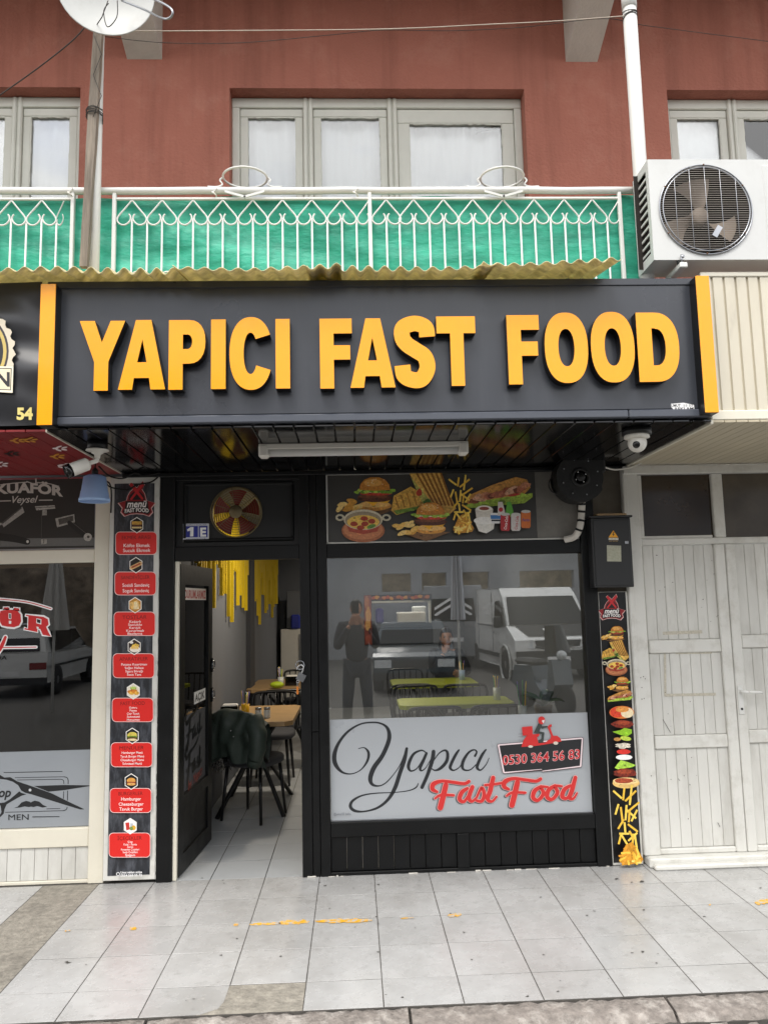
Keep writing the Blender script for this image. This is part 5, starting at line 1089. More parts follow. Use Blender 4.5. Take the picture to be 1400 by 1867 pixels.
d = Pr(.0055); d.poly([(334, 955), (380, 954.5), (380, 987), (334, 987.5)], '#c9cbd6'); d.poly([(335, 959.5), (361, 959), (361, 979.5), (335, 980)], '#1d2a8c'); d.poly([(362.5, 959), (378.5, 958.7), (378.5, 979.2), (362.5, 979.5)], '#1d2a8c')
d.poly([(341, 965.5), (347.5, 961), (353, 961), (352.5, 978), (346.5, 978.2), (346.8, 967.5), (342, 969)], '#f0f0f0'); d.text('E', 370.5, 977.5, 15.5, '#f0f0f0', bold=.045, width=11); d.text('YAPICI SOKAK', 357, 958.4, 2.6, '#5a5f78', width=40); d.text('BELEDİYESİ', 357, 985, 3, '#5a5f78', width=34)
d.build('number_print', nb)

# ------------------------------------------------------------------ open door leaf
DA = R(4.5); hx, hy = -1.125, .02
dirv = Vector((math.sin(DA), math.cos(DA), 0)); nrm = Vector((math.cos(DA), -math.sin(DA), 0)); LW = .77
dr_ = thing('door', 'black half-glazed door standing open into the shop', 'door', (hx, hy, 0))
def leaf(u0, u1, z0, z1, t=.02, mat=BK, name='stile', o=0.): 
    c = Vector((hx, hy, 0))+dirv*((u0+u1)/2)+nrm*o; c.z = (z0+z1)/2; mb = MB(); mb.obox(c, nrm*t, dirv*((u1-u0)/2), Vector((0, 0, (z1-z0)/2))); return mb.build(name, mat, dr_)
leaf(.0, .10, .01, 1.93); leaf(LW-.10, LW, .01, 1.93); leaf(.10, LW-.10, 1.80, 1.93, name='rail'); leaf(.10, LW-.10, .01, .12, name='rail'); leaf(.10, LW-.10, .40, .47, name='rail')
leaf(.10, LW-.10, .12, .40, .009, BK, 'lower_panel'); gl = leaf(.10, LW-.10, .47, 1.80, .003, MATS['glass_plain'], 'glass')
leaf(.12, LW-.12, .48, .95, .0012, MATS['wall_dark'], 'glass_film', .0045)
class PrD(Pr):
    def _p(s, p): u, z = p; c = Vector((hx, hy, 0))+dirv*u+nrm*(.0062+s.n*s.eps); return Vector((c.x, c.y, z))
    def build(s, name, parent, mat=None):
        me = bpy.data.meshes.new(name); o = ORG[parent]; me.from_pydata([tuple(v-o) for v in s.v], [], s.f)
        ca = me.color_attributes.new('Col', 'FLOAT_COLOR', 'POINT'); ca.data.foreach_set('color', [x for c in s.c for x in c]); me.materials.append(MATS['print']); me.update(); return link(name, me, parent)
dd = PrD(0)
def dtext(t_, u, z, h, wd_, col, bold=.02, shear=0., rot=0.):
    vs, fs, x0, x1, y0, y1 = text2d(t_, bold, shear, 1); q = []
    for x, y in vs:
        a_, b_ = (x-(x0+x1)/2)*wd_/(x1-x0), y*h/.72; a_, b_ = a_*math.cos(rot)-b_*math.sin(rot), a_*math.sin(rot)+b_*math.cos(rot); q.append(dd._p((u+a_, z+b_)))
    dd.raw(q, fs, col); dd.n += 1
dd.poly([(.12, 1.70), (.65, 1.70), (.65, 1.78), (.12, 1.78)], '#e6dcd6'); dtext('DURUMLARIMIZ', .385, 1.712, .055, .5, '#b8342e', .03)
dd.poly([(.36, 1.00), (.64, 1.00), (.64, 1.08), (.36, 1.08)], '#e8e8e6'); dtext('AÇIK', .5, 1.015, .05, .24, '#1a1a1a', .03)
def dstroke(pts, col): dd.stroke(pts, col)
def script(u, z, k, col):
    for s_ in ([(.0, .30, .03), (-.05, .22, .05), (0, .16, .05), (.1, .2, .04), (.3, .24, .03), (.42, .30, .03)], [(.12, .2, .05), (.08, .05, .06), (.02, -.12, .05)], [(.0, .03, .03), (.1, .06, .03), (.2, .07, .03)], [(.3, .1, .03), (.22, .04, .05), (.24, -.02, .04), (.32, .06, .03), (.31, .0, .04), (.36, .0, .03)], [(.42, .1, .03), (.4, .04, .04), (.46, .0, .04), (.5, .2, .04), (.48, .02, .04), (.56, .04, .03)]):
        dstroke([(u+a_*k, z+b_*k, w_*k) for a_, b_, w_ in s_], col)
script(.2, .80, .62, '#0c0d0e'); script(.2, .58, .62, '#0c0d0e'); dtext('by Yapıcı', .4, .49, .06, .34, '#7a2a20', .02, .3, .12)
dd.build('glass_lettering', gl)
for z in (1.23, 1.02):
    c = Vector((hx, hy, z))+dirv*(LW-.02)+nrm*.03; mb = MB(); mb.tube([tuple(c+dirv*(.03*math.cos(a*.5236)+.025)+Vector((0, 0, .03*math.sin(a*.5236)))) for a in range(12)], .0045, 6, closed=True); mb.build('handle_ring', MATS['steel'], dr_)
    mb = MB(); mb.obox(c-nrm*.008+Vector((0, 0, 0)), nrm*.006, dirv*.016, (0, 0, .05)); mb.build('lock_plate', MATS['black_gloss'], dr_)
MB().bbox(XD0+.001, XD0+.026, -.012, .045, .002, ZH0-.002, .003).build('door_jamb', MATS['cream_frame'], sf)
# padlock on the post
c = P(549, 1216, -.045); pl = thing('padlock', 'open steel padlock with keys hanging on the post', 'padlock', tuple(P(549, 1245, -.045)))
mb = MB(); mb.tube([tuple(P(547+8*math.cos(a*.55), 1213+8*math.sin(a*.55), -.04)) for a in range(11)], .0035, 6, closed=True); mb.build('hasp_ring', MATS['steel'], pl)
mb = MB(); mb.tube(crom([tuple(P(*p)) for p in ((541, 1221, -.045), (545, 1214, -.045), (551, 1213, -.045), (553, 1220, -.045), (549, 1229, -.045))], 5), .0052, 8); mb.build('shackle', MATS['chrome'], pl)
mb = MB(); q = P(549, 1235, -.045); mb.obox(q, (.022, 0, -.012), (0, .009, 0), (.011, 0, .02)); mb.build('body', MATS['steel'], pl)
mb = MB(); mb.tube([tuple(P(543+2.4*math.cos(a*.6), 1243+2.4*math.sin(a*.6), -.05)) for a in range(11)], .002, 6, closed=True); mb.obox(P(542, 1250, -.05), (.003, 0, 0), (0, .001, 0), (0, 0, .014)); mb.build('key', MATS['chrome'], pl)
M('orange_plastic', '#c8742a', .35); mb = MB(); mb.obox(P(542.5, 1259, -.05), (.006, 0, 0), (0, .003, 0), (0, 0, .024)); mb.build('key_tag', MATS['orange_plastic'], pl)
# ------------------------------------------------------------------ shop interior
LX, RX, BYK, CZ = -1.207, 1.78, 7.6, 2.60
fl = struct(MB().box(LX-.1, RX+.1, .061, BYK, -.2, -.0016).build('floor', MATS['mortar']))
MB().box(XD0, XD1, .0, .0605, -.2, -.0016).build('threshold', MATS['mortar'], fl)
for c in range(1, 11):
    for r in range(0, 14):
        x0, x1 = max(X0+c*T, LX), min(X0+(c+1)*T, RX); y0, y1 = Y0+r*T, Y0+(r+1)*T
        if x1-x0 < .05: continue
        put_tile(fl, x0, x1, y0, y1, 'tile_inside')
MB().box(LX, RX, Y0+14*T, BYK, -.05, -.001).build('rear_floor', MATS['tile_inside'], fl)
struct(MB().box(LX-.1, LX, .061, BYK, 0, CZ).build('wall_left', MATS['wall_grey']))
struct(MB().box(RX, RX+.1, .061, BYK, 0, CZ).build('wall_right', MATS['wall_grey']))
struct(MB().box(LX-.1, RX+.1, .061, BYK, CZ, CZ+.02).build('ceiling', MATS['ceiling_in']))
struct(MB().box(LX, LX+.05, 3.72, 4.08, 0, CZ).build('pilaster', MATS['wall_dark']))
hxa, hxb, hza, hzb = .31, 1.21, 1.31, 1.65
bw_ = MB(); bw_.box(LX, hxa, BYK, BYK+.12, 0, CZ); bw_.box(hxb, RX, BYK, BYK+.12, 0, CZ); bw_.box(hxa, hxb, BYK, BYK+.12, 0, hza); bw_.box(hxa, hxb, BYK, BYK+.12, hzb, CZ)
struct(bw_.build('wall_back', MATS['wall_grey']))
# kitchen behind the hatch
kt = MB(); kt.box(-.4, 2., BYK+1.6, BYK+1.7, 0, CZ); kt.box(-.4, 2.0, BYK+.12, BYK+1.7, CZ, CZ+.02); kt.box(-.5, -.4, BYK+.12, BYK+1.7, 0, CZ); kt.box(2.0, 2.1, BYK+.12, BYK+1.7, 0, CZ); kt.box(-.4, 2., BYK+.12, BYK+1.7, -.02, 0)
struct(kt.build('kitchen_wall', MATS['wall_dark']))
ht = thing('serving_hatch', 'white framed kitchen hatch in the back wall', 'hatch', ((hxa+hxb)/2, BYK, hza))
for x0, x1, z0, z1 in ((hxa-.03, hxb+.03, hzb-.005, hzb+.03), (hxb-.002, hxb+.03, hza, hzb-.006), (hxa-.03, hxb+.03, hza-.06, hza)): MB().bbox(x0, x1, BYK-.03, BYK+.14, z0, z1, .004).build('frame', MATS['white_paint'] if z0 >= hza else MATS['wall_dark'], ht)
solo('microwave', MB().bbox(hxa+.38, hxa+.85, BYK+.05, BYK+.4, hza+.002, hza+.18, .02), MATS['plastic_white'], 'white appliance standing in the kitchen hatch', 'appliance', (hxa+.6, BYK+.2, hza))
solo('box', MB().bbox(hxa+.66, hxa+.9, BYK+.42, BYK+.62, hza-.05, hza+.27, .02), MATS['white_paint'], 'tall white container behind the appliance in the hatch', 'container', (hxa+.8, BYK+.5, hza))
M('purple', '#4a3f8a', .5); solo('bag', MB().bbox(hxa+.03, hxa+.16, BYK+.02, BYK+.2, hza+.001, hza+.25, .03), MATS['purple'], 'violet packet at the left of the kitchen hatch', 'packet', (hxa+.1, BYK+.1, hza))
ps = thing('food_poster', 'warm orange food poster left of and above the hatch', 'poster', (hxa-.2, BYK-.01, hza-.3))
MB().box(.15, hxa-.035, BYK-.014, BYK-.002, .98, hzb+.13).build('sheet', MATS['letter_side'], ps); MB().box(hxa-.033, hxb+.05, BYK-.013, BYK-.002, hzb+.032, hzb+.13).build('sheet', MATS['letter_side'], ps); MB().box(hxa-.033, hxb+.05, BYK-.012, BYK-.002, .98, hza-.062).build('sheet', MATS['black_plain'], ps)
class PrW(Pr):
    def _p(s, p): return Vector((p[0], s.Y-s.n*s.eps*8, p[1]))
d = PrW(BYK-.0145)
d.poly([(.155, .985), (hxa-.04, .985), (hxa-.04, hzb+.125), (.155, hzb+.125)], '#8e3f2e', .15)
for k, (x, z, rx, rz, c_) in enumerate(((.2, 1.66, .035, .1, '#b8703a'), (.22, 1.45, .045, .14, '#d69a4a'), (.21, 1.3, .045, .1, '#e0a85a'), (.24, 1.2, .025, .05, '#5a2a1a'), (.21, 1.07, .045, .07, '#a8503a'))): d.ell(x, z, rx, rz, c_, .2, n=16, jit=.08)
for k in range(16): d.ell(hxa+.058*k, hzb+.08+.012*math.sin(k*2.1), .04, .028, ['#b8502a', '#d8963a', '#6b2a1c', '#c9702e'][k % 4], .3, n=10, jit=.2)
d.build('poster_print', ps)
# yellow sticks on the left wall
M('stick_yellow', '#e6c51c', .4, .06)
for (ya, yb_, n, lab) in ((.75, 3.66, 30, 'yellow hanging stick decoration on the grey wall nearest the door'), (4.2, 6.95, 34, 'yellow hanging stick decoration on the grey wall beyond the pilaster')):
    t = thing('stick_decoration', lab, 'wall decoration', (LX+.03, ya, CZ), 'yellow stick decorations'); rq = random.Random(int(ya*10))
    lens = [.55, .8, 1.05, .62, .9, .45, 1.12, .7, .95, .5]
    for k in range(n):
        y = ya+(yb_-ya)*(k+.5)/n; l = lens[(k*7+int(ya)) % 10]*rq.uniform(.85, 1.08); w_ = .016
        MB().box(LX+.012, LX+.012+2*w_, y-w_, y+w_, CZ-l, CZ).build('stick', MATS['stick_yellow'], t)
# cabinet at the back left
cb = thing('cabinet', 'pale grey cabinet in the back left corner', 'cabinet', (-.98, 7.3, 0))
MB().bbox(-1.14, -.80, 7.0, 7.55, .01, 1.28, .01).build('body', MATS['plastic_white'], cb); MB().bbox(-.86, -.84, 6.99, 7.0, .1, 1.2, .003).build('edge', MATS['steel'], cb)
solo('box', MB().bbox(-1.05, -.80, 7.05, 7.4, 1.282, 1.86, .01), MATS['wall_grey'], 'grey box with a blue packet on the back left cabinet', 'box', (-.9, 7.2, 1.282))
M('blue_bag', '#26318c', .4); solo('packet', MB().bbox(-.98, -.84, 6.98, 7.04, 1.285, 1.5, .02), MATS['blue_bag'], 'deep blue packet leaning on the grey box in the corner', 'packet', (-.9, 7.0, 1.285))
# lit ceiling lamps inside the shop
M('lamp_glow', '#ffdcae', .5, 0., emit=1.6)
def ceiling_lamp(x, y, e, label, col=(1, .88, .72)):
    t = thing('ceiling_lamp', label, 'lamp', (x, y, CZ), 'lit ceiling lamps inside the shop')
    MB().lathe((x, y, CZ), [(.12, 0), (.12, -.03), (.10, -.035)], n=28).build('rim', MATS['white_paint'], t)
    MB().lathe((x, y, CZ), [(.10, -.036), (.0, -.037)], n=28).build('diffuser', MATS['lamp_glow'], t)
    ld = bpy.data.lights.new('lamp_light', 'AREA'); ld.shape = 'DISK'; ld.size = .2; ld.energy = e; ld.color = col
    lo = bpy.data.objects.new('lamp_light', ld); COL.objects.link(lo); lo.parent = t; lo.location = (0, 0, -.045)
ceiling_lamp(-.35, 2.2, 18, 'lit round ceiling lamp above the wooden tables'); ceiling_lamp(.9, 3.4, 6, 'lit round ceiling lamp above the green tables'); ceiling_lamp(.5, 6.3, 12, 'lit round ceiling lamp before the kitchen hatch')
ceiling_lamp(.8, 8.4, 24, 'lit round lamp in the kitchen behind the hatch', (1, .95, .88))
# tables
M('table_green', '#a9b414', .35, .08); M('metal_black', '#0e0e10', .35, .15)
def table(x0, x1, y0, y1, mat, label, ch=.06):
    t = thing('dining_table', label, 'table', ((x0+x1)/2, (y0+y1)/2, 0))
    mb = MB(); poly = [(x0+ch, y0), (x1-ch, y0), (x1, y0+ch), (x1, y1-ch), (x1-ch, y1), (x0+ch, y1), (x0, y1-ch), (x0, y0+ch)]; n = 8
    mb.add([(x, y, .715) for x, y in poly]+[(x, y, .745) for x, y in poly]+[(x*.998+.002*(x0+x1)/2, y*.998+.002*(y0+y1)/2, .75) for x, y in poly], [tuple(range(n-1, -1, -1)), tuple(range(2*n, 3*n))]+[(i, (i+1) % n, n+(i+1) % n, n+i) for i in range(n)]+[(n+i, n+(i+1) % n, 2*n+(i+1) % n, 2*n+i) for i in range(n)]); mb.build('tabletop', mat, t)
    cx, cy = (x0+x1)/2, (y0+y1)/2
    for sx in (-1, 1):
        for sy in (-1, 1):
            mb = MB(); a = Vector((cx+sx*.03, cy+sy*.05, .45)); b = Vector((cx+sx*(x1-x0)*.38, cy+sy*(y1-y0)*.36, .0)); mb.tube([tuple(b), tuple(a), (cx+sx*(x1-x0)*.28, cy+sy*(y1-y0)*.3, .714)], .018, 8); mb.build('leg', MATS['metal_black'], t)
    return t
table(-1.19, -.50, 1.2, 2.2, MATS['wood_table'], 'wooden table behind the chair with the jacket')
table(-1.19, -.42, 3.55, 4.7, MATS['wood_table'], 'second wooden table farther back along the left wall')
table(.38, 1.40, 1.9, 2.45, MATS['table_green'], 'yellow green table nearest the shop window')
table(.40, 1.35, 3.55, 4.3, MATS['table_green'], 'yellow green table in the second row from the window')
# cafe chairs
def make_chair():
    t = thing('cafe_chair', '', 'chair', (0, 0, 0), 'black metal cafe chairs')
    mb = MB(); N = 28; ring = lambda k, z: [(k*.215*math.copysign(abs(math.cos(a*2*math.pi/N))**.6, math.cos(a*2*math.pi/N)), k*.205*math.copysign(abs(math.sin(a*2*math.pi/N))**.6, math.sin(a*2*math.pi/N)), z) for a in range(N)]
    rs = [ring(.95, .415), ring(1, .425), ring(1, .455), ring(.94, .475), ring(.5, .482)]
    mb.add([p for r in rs for p in r], [tuple(range(N-1, -1, -1)), tuple(4*N+i for i in range(N))]+[(j*N+i, j*N+(i+1) % N, (j+1)*N+(i+1) % N, (j+1)*N+i) for j in range(4) for i in range(N)], True); mb.build('seat', MATS['wall_dark'], t)
    for sx in (-1, 1):
        for sy in (-1, 1): mb = MB(); mb.tube([(sx*.15, sy*.14, .42), (sx*.18, sy*.18, 0)], .0125, 8, radii=[.015, .0115]); mb.build('leg', MATS['metal_black'], t)
    top = crom([(-.205, -.12, .455), (-.222, -.18, .62), (-.215, -.215, .76), (-.17, -.235, .80), (0, -.25, .805), (.17, -.235, .80), (.215, -.215, .76), (.222, -.18, .62), (.205, -.12, .455)], 5)
    mb = MB(); mb.tube(top, .0135, 8); mb.build('back_frame', MATS['metal_black'], t)
    for k in range(5):
        x = -.14+.07*k; mb = MB(); mb.tube([(x*.9, -.19, .45), (x, -.235, .63), (x*1.05, -.245, .80)], .0075, 6); mb.build('spindle', MATS['metal_black'], t)
    return t
CHA = make_chair(); first = [True]
def chair(x, y, rz, label):
    if first[0]: o = CHA; first[0] = False
    else: o = dup(CHA)
    o.location = (x, y, 0); o.rotation_euler = (0, 0, rz); o['label'] = label; return o
chair(-.82, 1.37, R(-26), 'black chair with the dark green jacket over its back')
chair(-.80, 2.55, R(178), 'black chair at the far end of the front wooden table')
chair(-.72, 3.15, R(4), 'black chair at the near end of the rear wooden table')
chair(-.70, 5.0, R(182), 'black chair at the far end of the rear wooden table')
chair(.62, 1.58, R(3), 'left black chair with its back to the shop window')
chair(1.16, 1.58, R(-4), 'right black chair with its back to the shop window')
chair(.58, 2.85, R(183), 'left black chair on the far side of the near green table')
chair(.60, 3.22, R(2), 'left black chair at the near side of the second green table')
chair(1.12, 3.2, R(-3), 'right black chair at the near side of the second green table')
chair(.62, 4.72, R(180), 'left black chair on the far side of the second green table')
chair(1.13, 4.80, R(180), 'black chair the seated woman sits on')
# jacket draped over the chair back
M('jacket', '#2f3a33', .6, .25, 6, bump=.35, bs=18); M('fur', '#15120f', .9, .3)
jk = thing('jacket', 'dark green jacket hung over the chair by the door', 'jacket', (-.9, 1.15, .5))
JR = Matrix.Translation((-.82, 1.37, 0)) @ Matrix.Rotation(R(-26), 4, 'Z')
rj = random.Random(3)
def jfn(u, v):
    a = (u-.5)*2; x = a*.30-.035; s_ = v                       # v: 0 front hem ... 1 rear hem over the top of the backrest
    if s_ < .68:
        k = s_/.68; z = .49+.36*k**.8-.10*abs(a)**2.2*k-.05*abs(a)*(1-k); y = -.275-.055*math.sin(k*math.pi)+.03*abs(a)
    elif s_ < .78: k = (s_-.68)/.1; z = .85-.10*abs(a)**2.2+.012*math.sin(k*3.14); y = -.275+.05*k+.03*abs(a)
    else: k = (s_-.78)/.22; z = .85-.10*abs(a)**2.2-.26*k; y = -.225+.02*math.sin(k*3)+.03*abs(a)
    f = .013*math.sin(a*9+5*s_)*(1-.5*s_)+.009*math.sin(a*17-7*s_)+.008*math.sin(a*5+15*s_)
    return JR @ Vector((x, y-f, z-.02*math.sin(a*7)*(1-s_)))
MB().grid(jfn, 56, 46).build('body', MATS['jacket'], jk)
for sgn, pts in ((1, [(.20, -.31, .80), (.26, -.35, .72), (.28, -.37, .62), (.26, -.37, .54), (.24, -.36, .50)]), (-1, [(-.22, -.29, .78), (-.29, -.32, .66), (-.31, -.33, .53), (-.30, -.33, .43)])):
    c = crom([tuple(p) for p in pts], 6); mb = MB(); mb.tube([JR @ Vector((p[0]+.003*math.sin(i*.9), p[1]+.004*math.sin(i*1.1), p[2])) for i, p in enumerate(c)], .06, 16, radii=[.072-.02*i/len(c)+.003*math.sin(i*1.1) for i in range(len(c))]); mb.build('sleeve', MATS['jacket'], jk)
    e = JR @ Vector(pts[-1]); mb = MB(); mb.lathe(e, [(.05, .025), (.053, .0), (.05, -.03), (.03, -.028)], (0, 0, 1), 18, cap=False); mb.build('cuff', MATS['jacket'], jk)
for p in ((.02, -.345, .715), (.05, -.35, .675)): q = JR @ Vector(p); MB().sphere(q, .006, n=8).build('press_stud', MATS['chrome'], jk)
mb = MB(); rj = random.Random(5)
for k in range(150):
    a = rj.uniform(-.34, .02); p = JR @ Vector((a, -.30+rj.uniform(-.035, .035), .475+rj.uniform(-.045, .02)-.03*abs(a))); q = p+Vector((rj.uniform(-.03, .03), rj.uniform(-.03, .03), rj.uniform(-.05, .0))); mb.tube([p, q], .002, 3, radii=[.003, .0006])
o = mb.build('fur_trim', MATS['fur'], jk); o['kind'] = 'stuff'
# table ware
M('cup_yellow', '#e3b01c', .35); M('lime', '#b7cf2a', .5); M('paper', '#e9e7e2', .8); M('straw_a', '#e8c23a', .4); M('straw_b', '#5aa55a', .4); M('straw_c', '#8a6fc0', .4); M('straw_d', '#e8e8e8', .4); M('jar', '#cfd3d0', .2)
def straws(name, x, y, z, cup, label, n=9, h=.21):
    t = thing(name, label, 'straw cup', (x, y, z)); MB().lathe((x, y, z), [(.03, 0), (.034, .11), (.03, .11), (.027, .01)], n=18).build('cup', cup, t); rq = random.Random(int(x*100)+7)
    for k in range(n): a = rq.uniform(0, 6.28); mb = MB(); mb.cyl((x+.012*math.cos(a), y+.012*math.sin(a), z+.02), (x+.032*math.cos(a), y+.032*math.sin(a), z+h*rq.uniform(.9, 1.05)), .0035, n=6); mb.build('straw', MATS['straw_'+'abcda'[k % 5]], t)
straws('straw_cup', -.90, 1.46, .751, MATS['cup_yellow'], 'yellow cup of straws on the front wooden table')
straws('straw_cup', -.83, 3.75, .751, MATS['jar'], 'white cup of straws on the rear wooden table')
straws('straw_cup', 1.28, 2.15, .751, MATS['jar'], 'cup of purple straws on the near green table', 7)
straws('straw_cup', 1.22, 4.0, .751, MATS['blue_plastic'], 'blue cup of straws on the second green table', 6)
def napkin(x, y, z, label):
    t = thing('napkin_holder', label, 'napkin holder', (x, y, z)); mb = MB()
    mb.bbox(x-.07, x+.07, y-.045, y-.04, z, z+.10, .002); mb.bbox(x-.07, x+.07, y+.04, y+.045, z, z+.10, .002); mb.bbox(x-.07, x+.07, y-.04, y+.04, z, z+.006, .001); mb.build('case', MATS['black_gloss'], t)
    mb = MB(); mb.bbox(x-.062, x+.062, y-.036, y+.036, z+.007, z+.115, .01); mb.build('napkins', MATS['paper'], t)
napkin(-1.02, 1.45, .751, 'black napkin holder on the front wooden table'); napkin(-.72, 3.9, .751, 'napkin holder on the rear wooden table')
for x, y, lab in ((-.79, 1.42, 'left spice jar on the front wooden table'), (-.72, 1.42, 'right spice jar on the front wooden table')):
    t = thing('spice_jar', lab, 'jar', (x, y, .751), 'spice jars'); MB().lathe((x, y, .751), [(.026, 0), (.027, .01), (.027, .06), (.024, .065)], n=16).build('body', MATS['jar'], t); MB().lathe((x, y, .817), [(.026, 0), (.026, .018), (.0, .02)], n=16).build('lid', MATS['steel'], t)
mb = MB(); rq = random.Random(4); mb.sphere((-.86, 3.62, .79), .06, (1.3, 1, .6), 12); solo('paper_bag', mb, MATS['lime'], 'crumpled lime green napkin pack on the rear wooden table', 'napkin pack', (-.86, 3.62, .751))
# side table by the window with straws and a plant
st_ = thing('side_table', 'small dark table just inside the window right half', 'table', (1.15, .55, 0)); MB().bbox(.85, 1.45, .35, .75, .78, .80, .006).build('tabletop', MATS['black_plain'], st_)
for sx in (.88, 1.42):
    for sy in (.38, .72): MB().box(sx-.012, sx+.012, sy-.012, sy+.012, .0, .78).build('leg', MATS['metal_black'], st_)
straws('straw_cup', 1.17, .55, .801, MATS['jar'], 'cup of yellow and green straws just behind the window', 7, .27)
pl_ = thing('pot_plant', 'broad-leaved green plant behind the window by the straw cup', 'plant', (1.33, .6, .801)); M('leaf', '#2f5a26', .35, .3, 8); M('pot', '#6b5a48', .7)
MB().lathe((1.33, .6, .801), [(.05, 0), (.065, .1), (.06, .1), (.05, .02)], n=18).build('pot', MATS['pot'], pl_)
for k in range(7):
    a = k*.9+.3; l = .21+.03*(k % 3); up = .55+.12*(k % 2)
    def lf(u, v): w_ = .038*math.sin(math.pi*min(1, u*1.02))**.7; r = l*u*.75; return (1.33+r*math.cos(a)-(v-.5)*2*w_*math.sin(a), .6+r*math.sin(a)+(v-.5)*2*w_*math.cos(a), .88+l*up*1.3*u-.10*u*u+.012*abs(v-.5))
    MB().grid(lf, 10, 4).build('leaf', MATS['leaf'], pl_)

# ------------------------------------------------------------------ barber shop front on the left
YB = .03
bf = thing('barber_storefront', 'cream framed barber shop window at the left edge', 'shop front', (-2.5, YB, 0))
bx0, bx1 = P(168, 1250, YB-.02).x, P(189, 1250, YB-.02).x; CF = MATS['cream_frame']
MB().bbox(bx0, -1.553, YB-.03, YB+.05, .0, 2.50, .004).build('post', CF, bf)
zr0, zr1 = P(90, 1027, YB).z, P(90, 1003, YB).z
MB().bbox(-4, bx0-.001, YB-.02, YB+.05, zr0, zr1, .005).build('rail', CF, bf)
zs0, zs1 = P(90, 1545, YB).z, P(90, 1510, YB).z
MB().bbox(-4, bx0-.001, YB-.02, YB+.05, zs0, zs1, .005).build('rail', CF, bf)
MB().bbox(-4, bx0-.001, YB-.014, YB+.05, .0, .02, .003).build('plinth', CF, bf)
M('red_trim', '#9c2024', .45, .1)
MB().bbox(-4, bx0-.001, YB-.025, YB+.05, P(90, 872, YB).z, 2.5, .004).build('head_trim', MATS['red_trim'], bf)
x = bx0-.001; k = 0
while x > -3.0:
    wdt = .082; MB().bbox(x-wdt+.001, x-.001, YB-.006, YB+.03, .021, zs0-.001, .003).build('board', MATS['plank_white'], bf); x -= wdt
MB().box(-4, bx0, YB+.012, YB+.016, zs1, zr0).build('window_pane', MATS['glass_dark'], bf)
zf = P(80, 1370, YB).z
M('grey_film', '#8f9499', .4, .04, 2)
gf = MB().box(-4, bx0-.004, YB+.006, YB+.011, zs1+.004, zf).build('window_film', MATS['grey_film'], bf)
M('barber_print_bg', '#2b2825', .45, .12, 3)
ub = MB().box(-4, bx0-.012, YB-.002, YB+.02, zr1+.012, P(90, 873, YB).z-.002).build('upper_banner', MATS['barber_print_bg'], bf)
for x0, x1, z0, z1 in ((-4, bx0-.0015, zr1+.001, zr1+.0115), (bx0-.0115, bx0-.0015, zr1+.012, P(90, 873, YB).z-.001)): MB().bbox(x0, x1, YB-.006, YB+.02, z0, z1, .002).build('edge_bead', MATS['steel'], bf)
d = Pr(YB-.0025); WH = '#c9c4bc'
k_ = 7.368
def zb(pts): return [(x/k_, 860+y/k_) for x, y in pts]
d.poly([(0, 982), (176, 980), (176, 995), (0, 997)], '#6a6a68', .1)
d.text('KUAFÖR', 54, 903, 17.5, WH, width=122, bold=.045, arch=5, slope=.03)
d.text('Veysel', 46, 916.5, 13, WH, width=47, bold=.012, shear=.35)
for a, b in (((-30, 914.5), (20, 913)), ((71, 912), (96, 911.7))): d.line(a, b, 1.7, WH)
d.stroke([(-20, 889, 1.2), (10, 882.5, 1.6), (49, 879, 1.6)], WH); d.stroke([(66, 879.5, 1.6), (90, 882, 1.4), (108, 886.5, .8)], WH); d.stroke([(49, 878, 2), (64, 882, 1.6), (65.5, 872.5, 3)], WH)
d.poly(zb([(20, 690), (300, 470), (330, 545), (50, 748)]), '#a5a29c', .2); d.poly(zb([(15, 690), (285, 478), (295, 490), (40, 700)]), '#4a4844'); d.line((-8, 958), (3, 955), 4, '#a5a29c')
d.stroke([(-10, 978, 14), (25, 982, 13), (50, 988, 11)], '#151413'); d.ell(50.5, 987.5, 2.3, 2.6, '#cfccc5')
d.poly(zb([(470, 465), (735, 450), (745, 495), (490, 520)]), '#b5b2aa', .2); d.line((64, 926), (100, 924), 1, '#3a3835'); d.poly(zb([(570, 515), (630, 512), (632, 585), (568, 588)]), '#a09d96', .3); d.line((76.5, 939), (75.5, 984), .8, '#55524d'); d.poly(zb([(555, 910), (630, 905), (632, 970), (555, 978)]), '#a9a69e', .3); d.line((80.5, 983), (80.2, 991), 1.2, '#2a2826')
d.poly(zb([(745, 630), (1000, 570), (1010, 680), (770, 750)]), '#a9a69f', .3); d.poly(zb([(785, 640), (985, 590), (990, 660), (800, 715)]), '#4f4b46', .4)
d.stroke([(127, 953, 8), (140, 965, 8), (157, 977, 8)], '#1b1a19'); d.line((129, 950), (158, 973), .7, '#6a6762'); d.ell(160.5, 979.5, 7.5, 7.5, '#b5b2ab', .3); d.ell(161.5, 979, 2.6, 2.6, '#4a4743')
d.build('barber_print', ub)
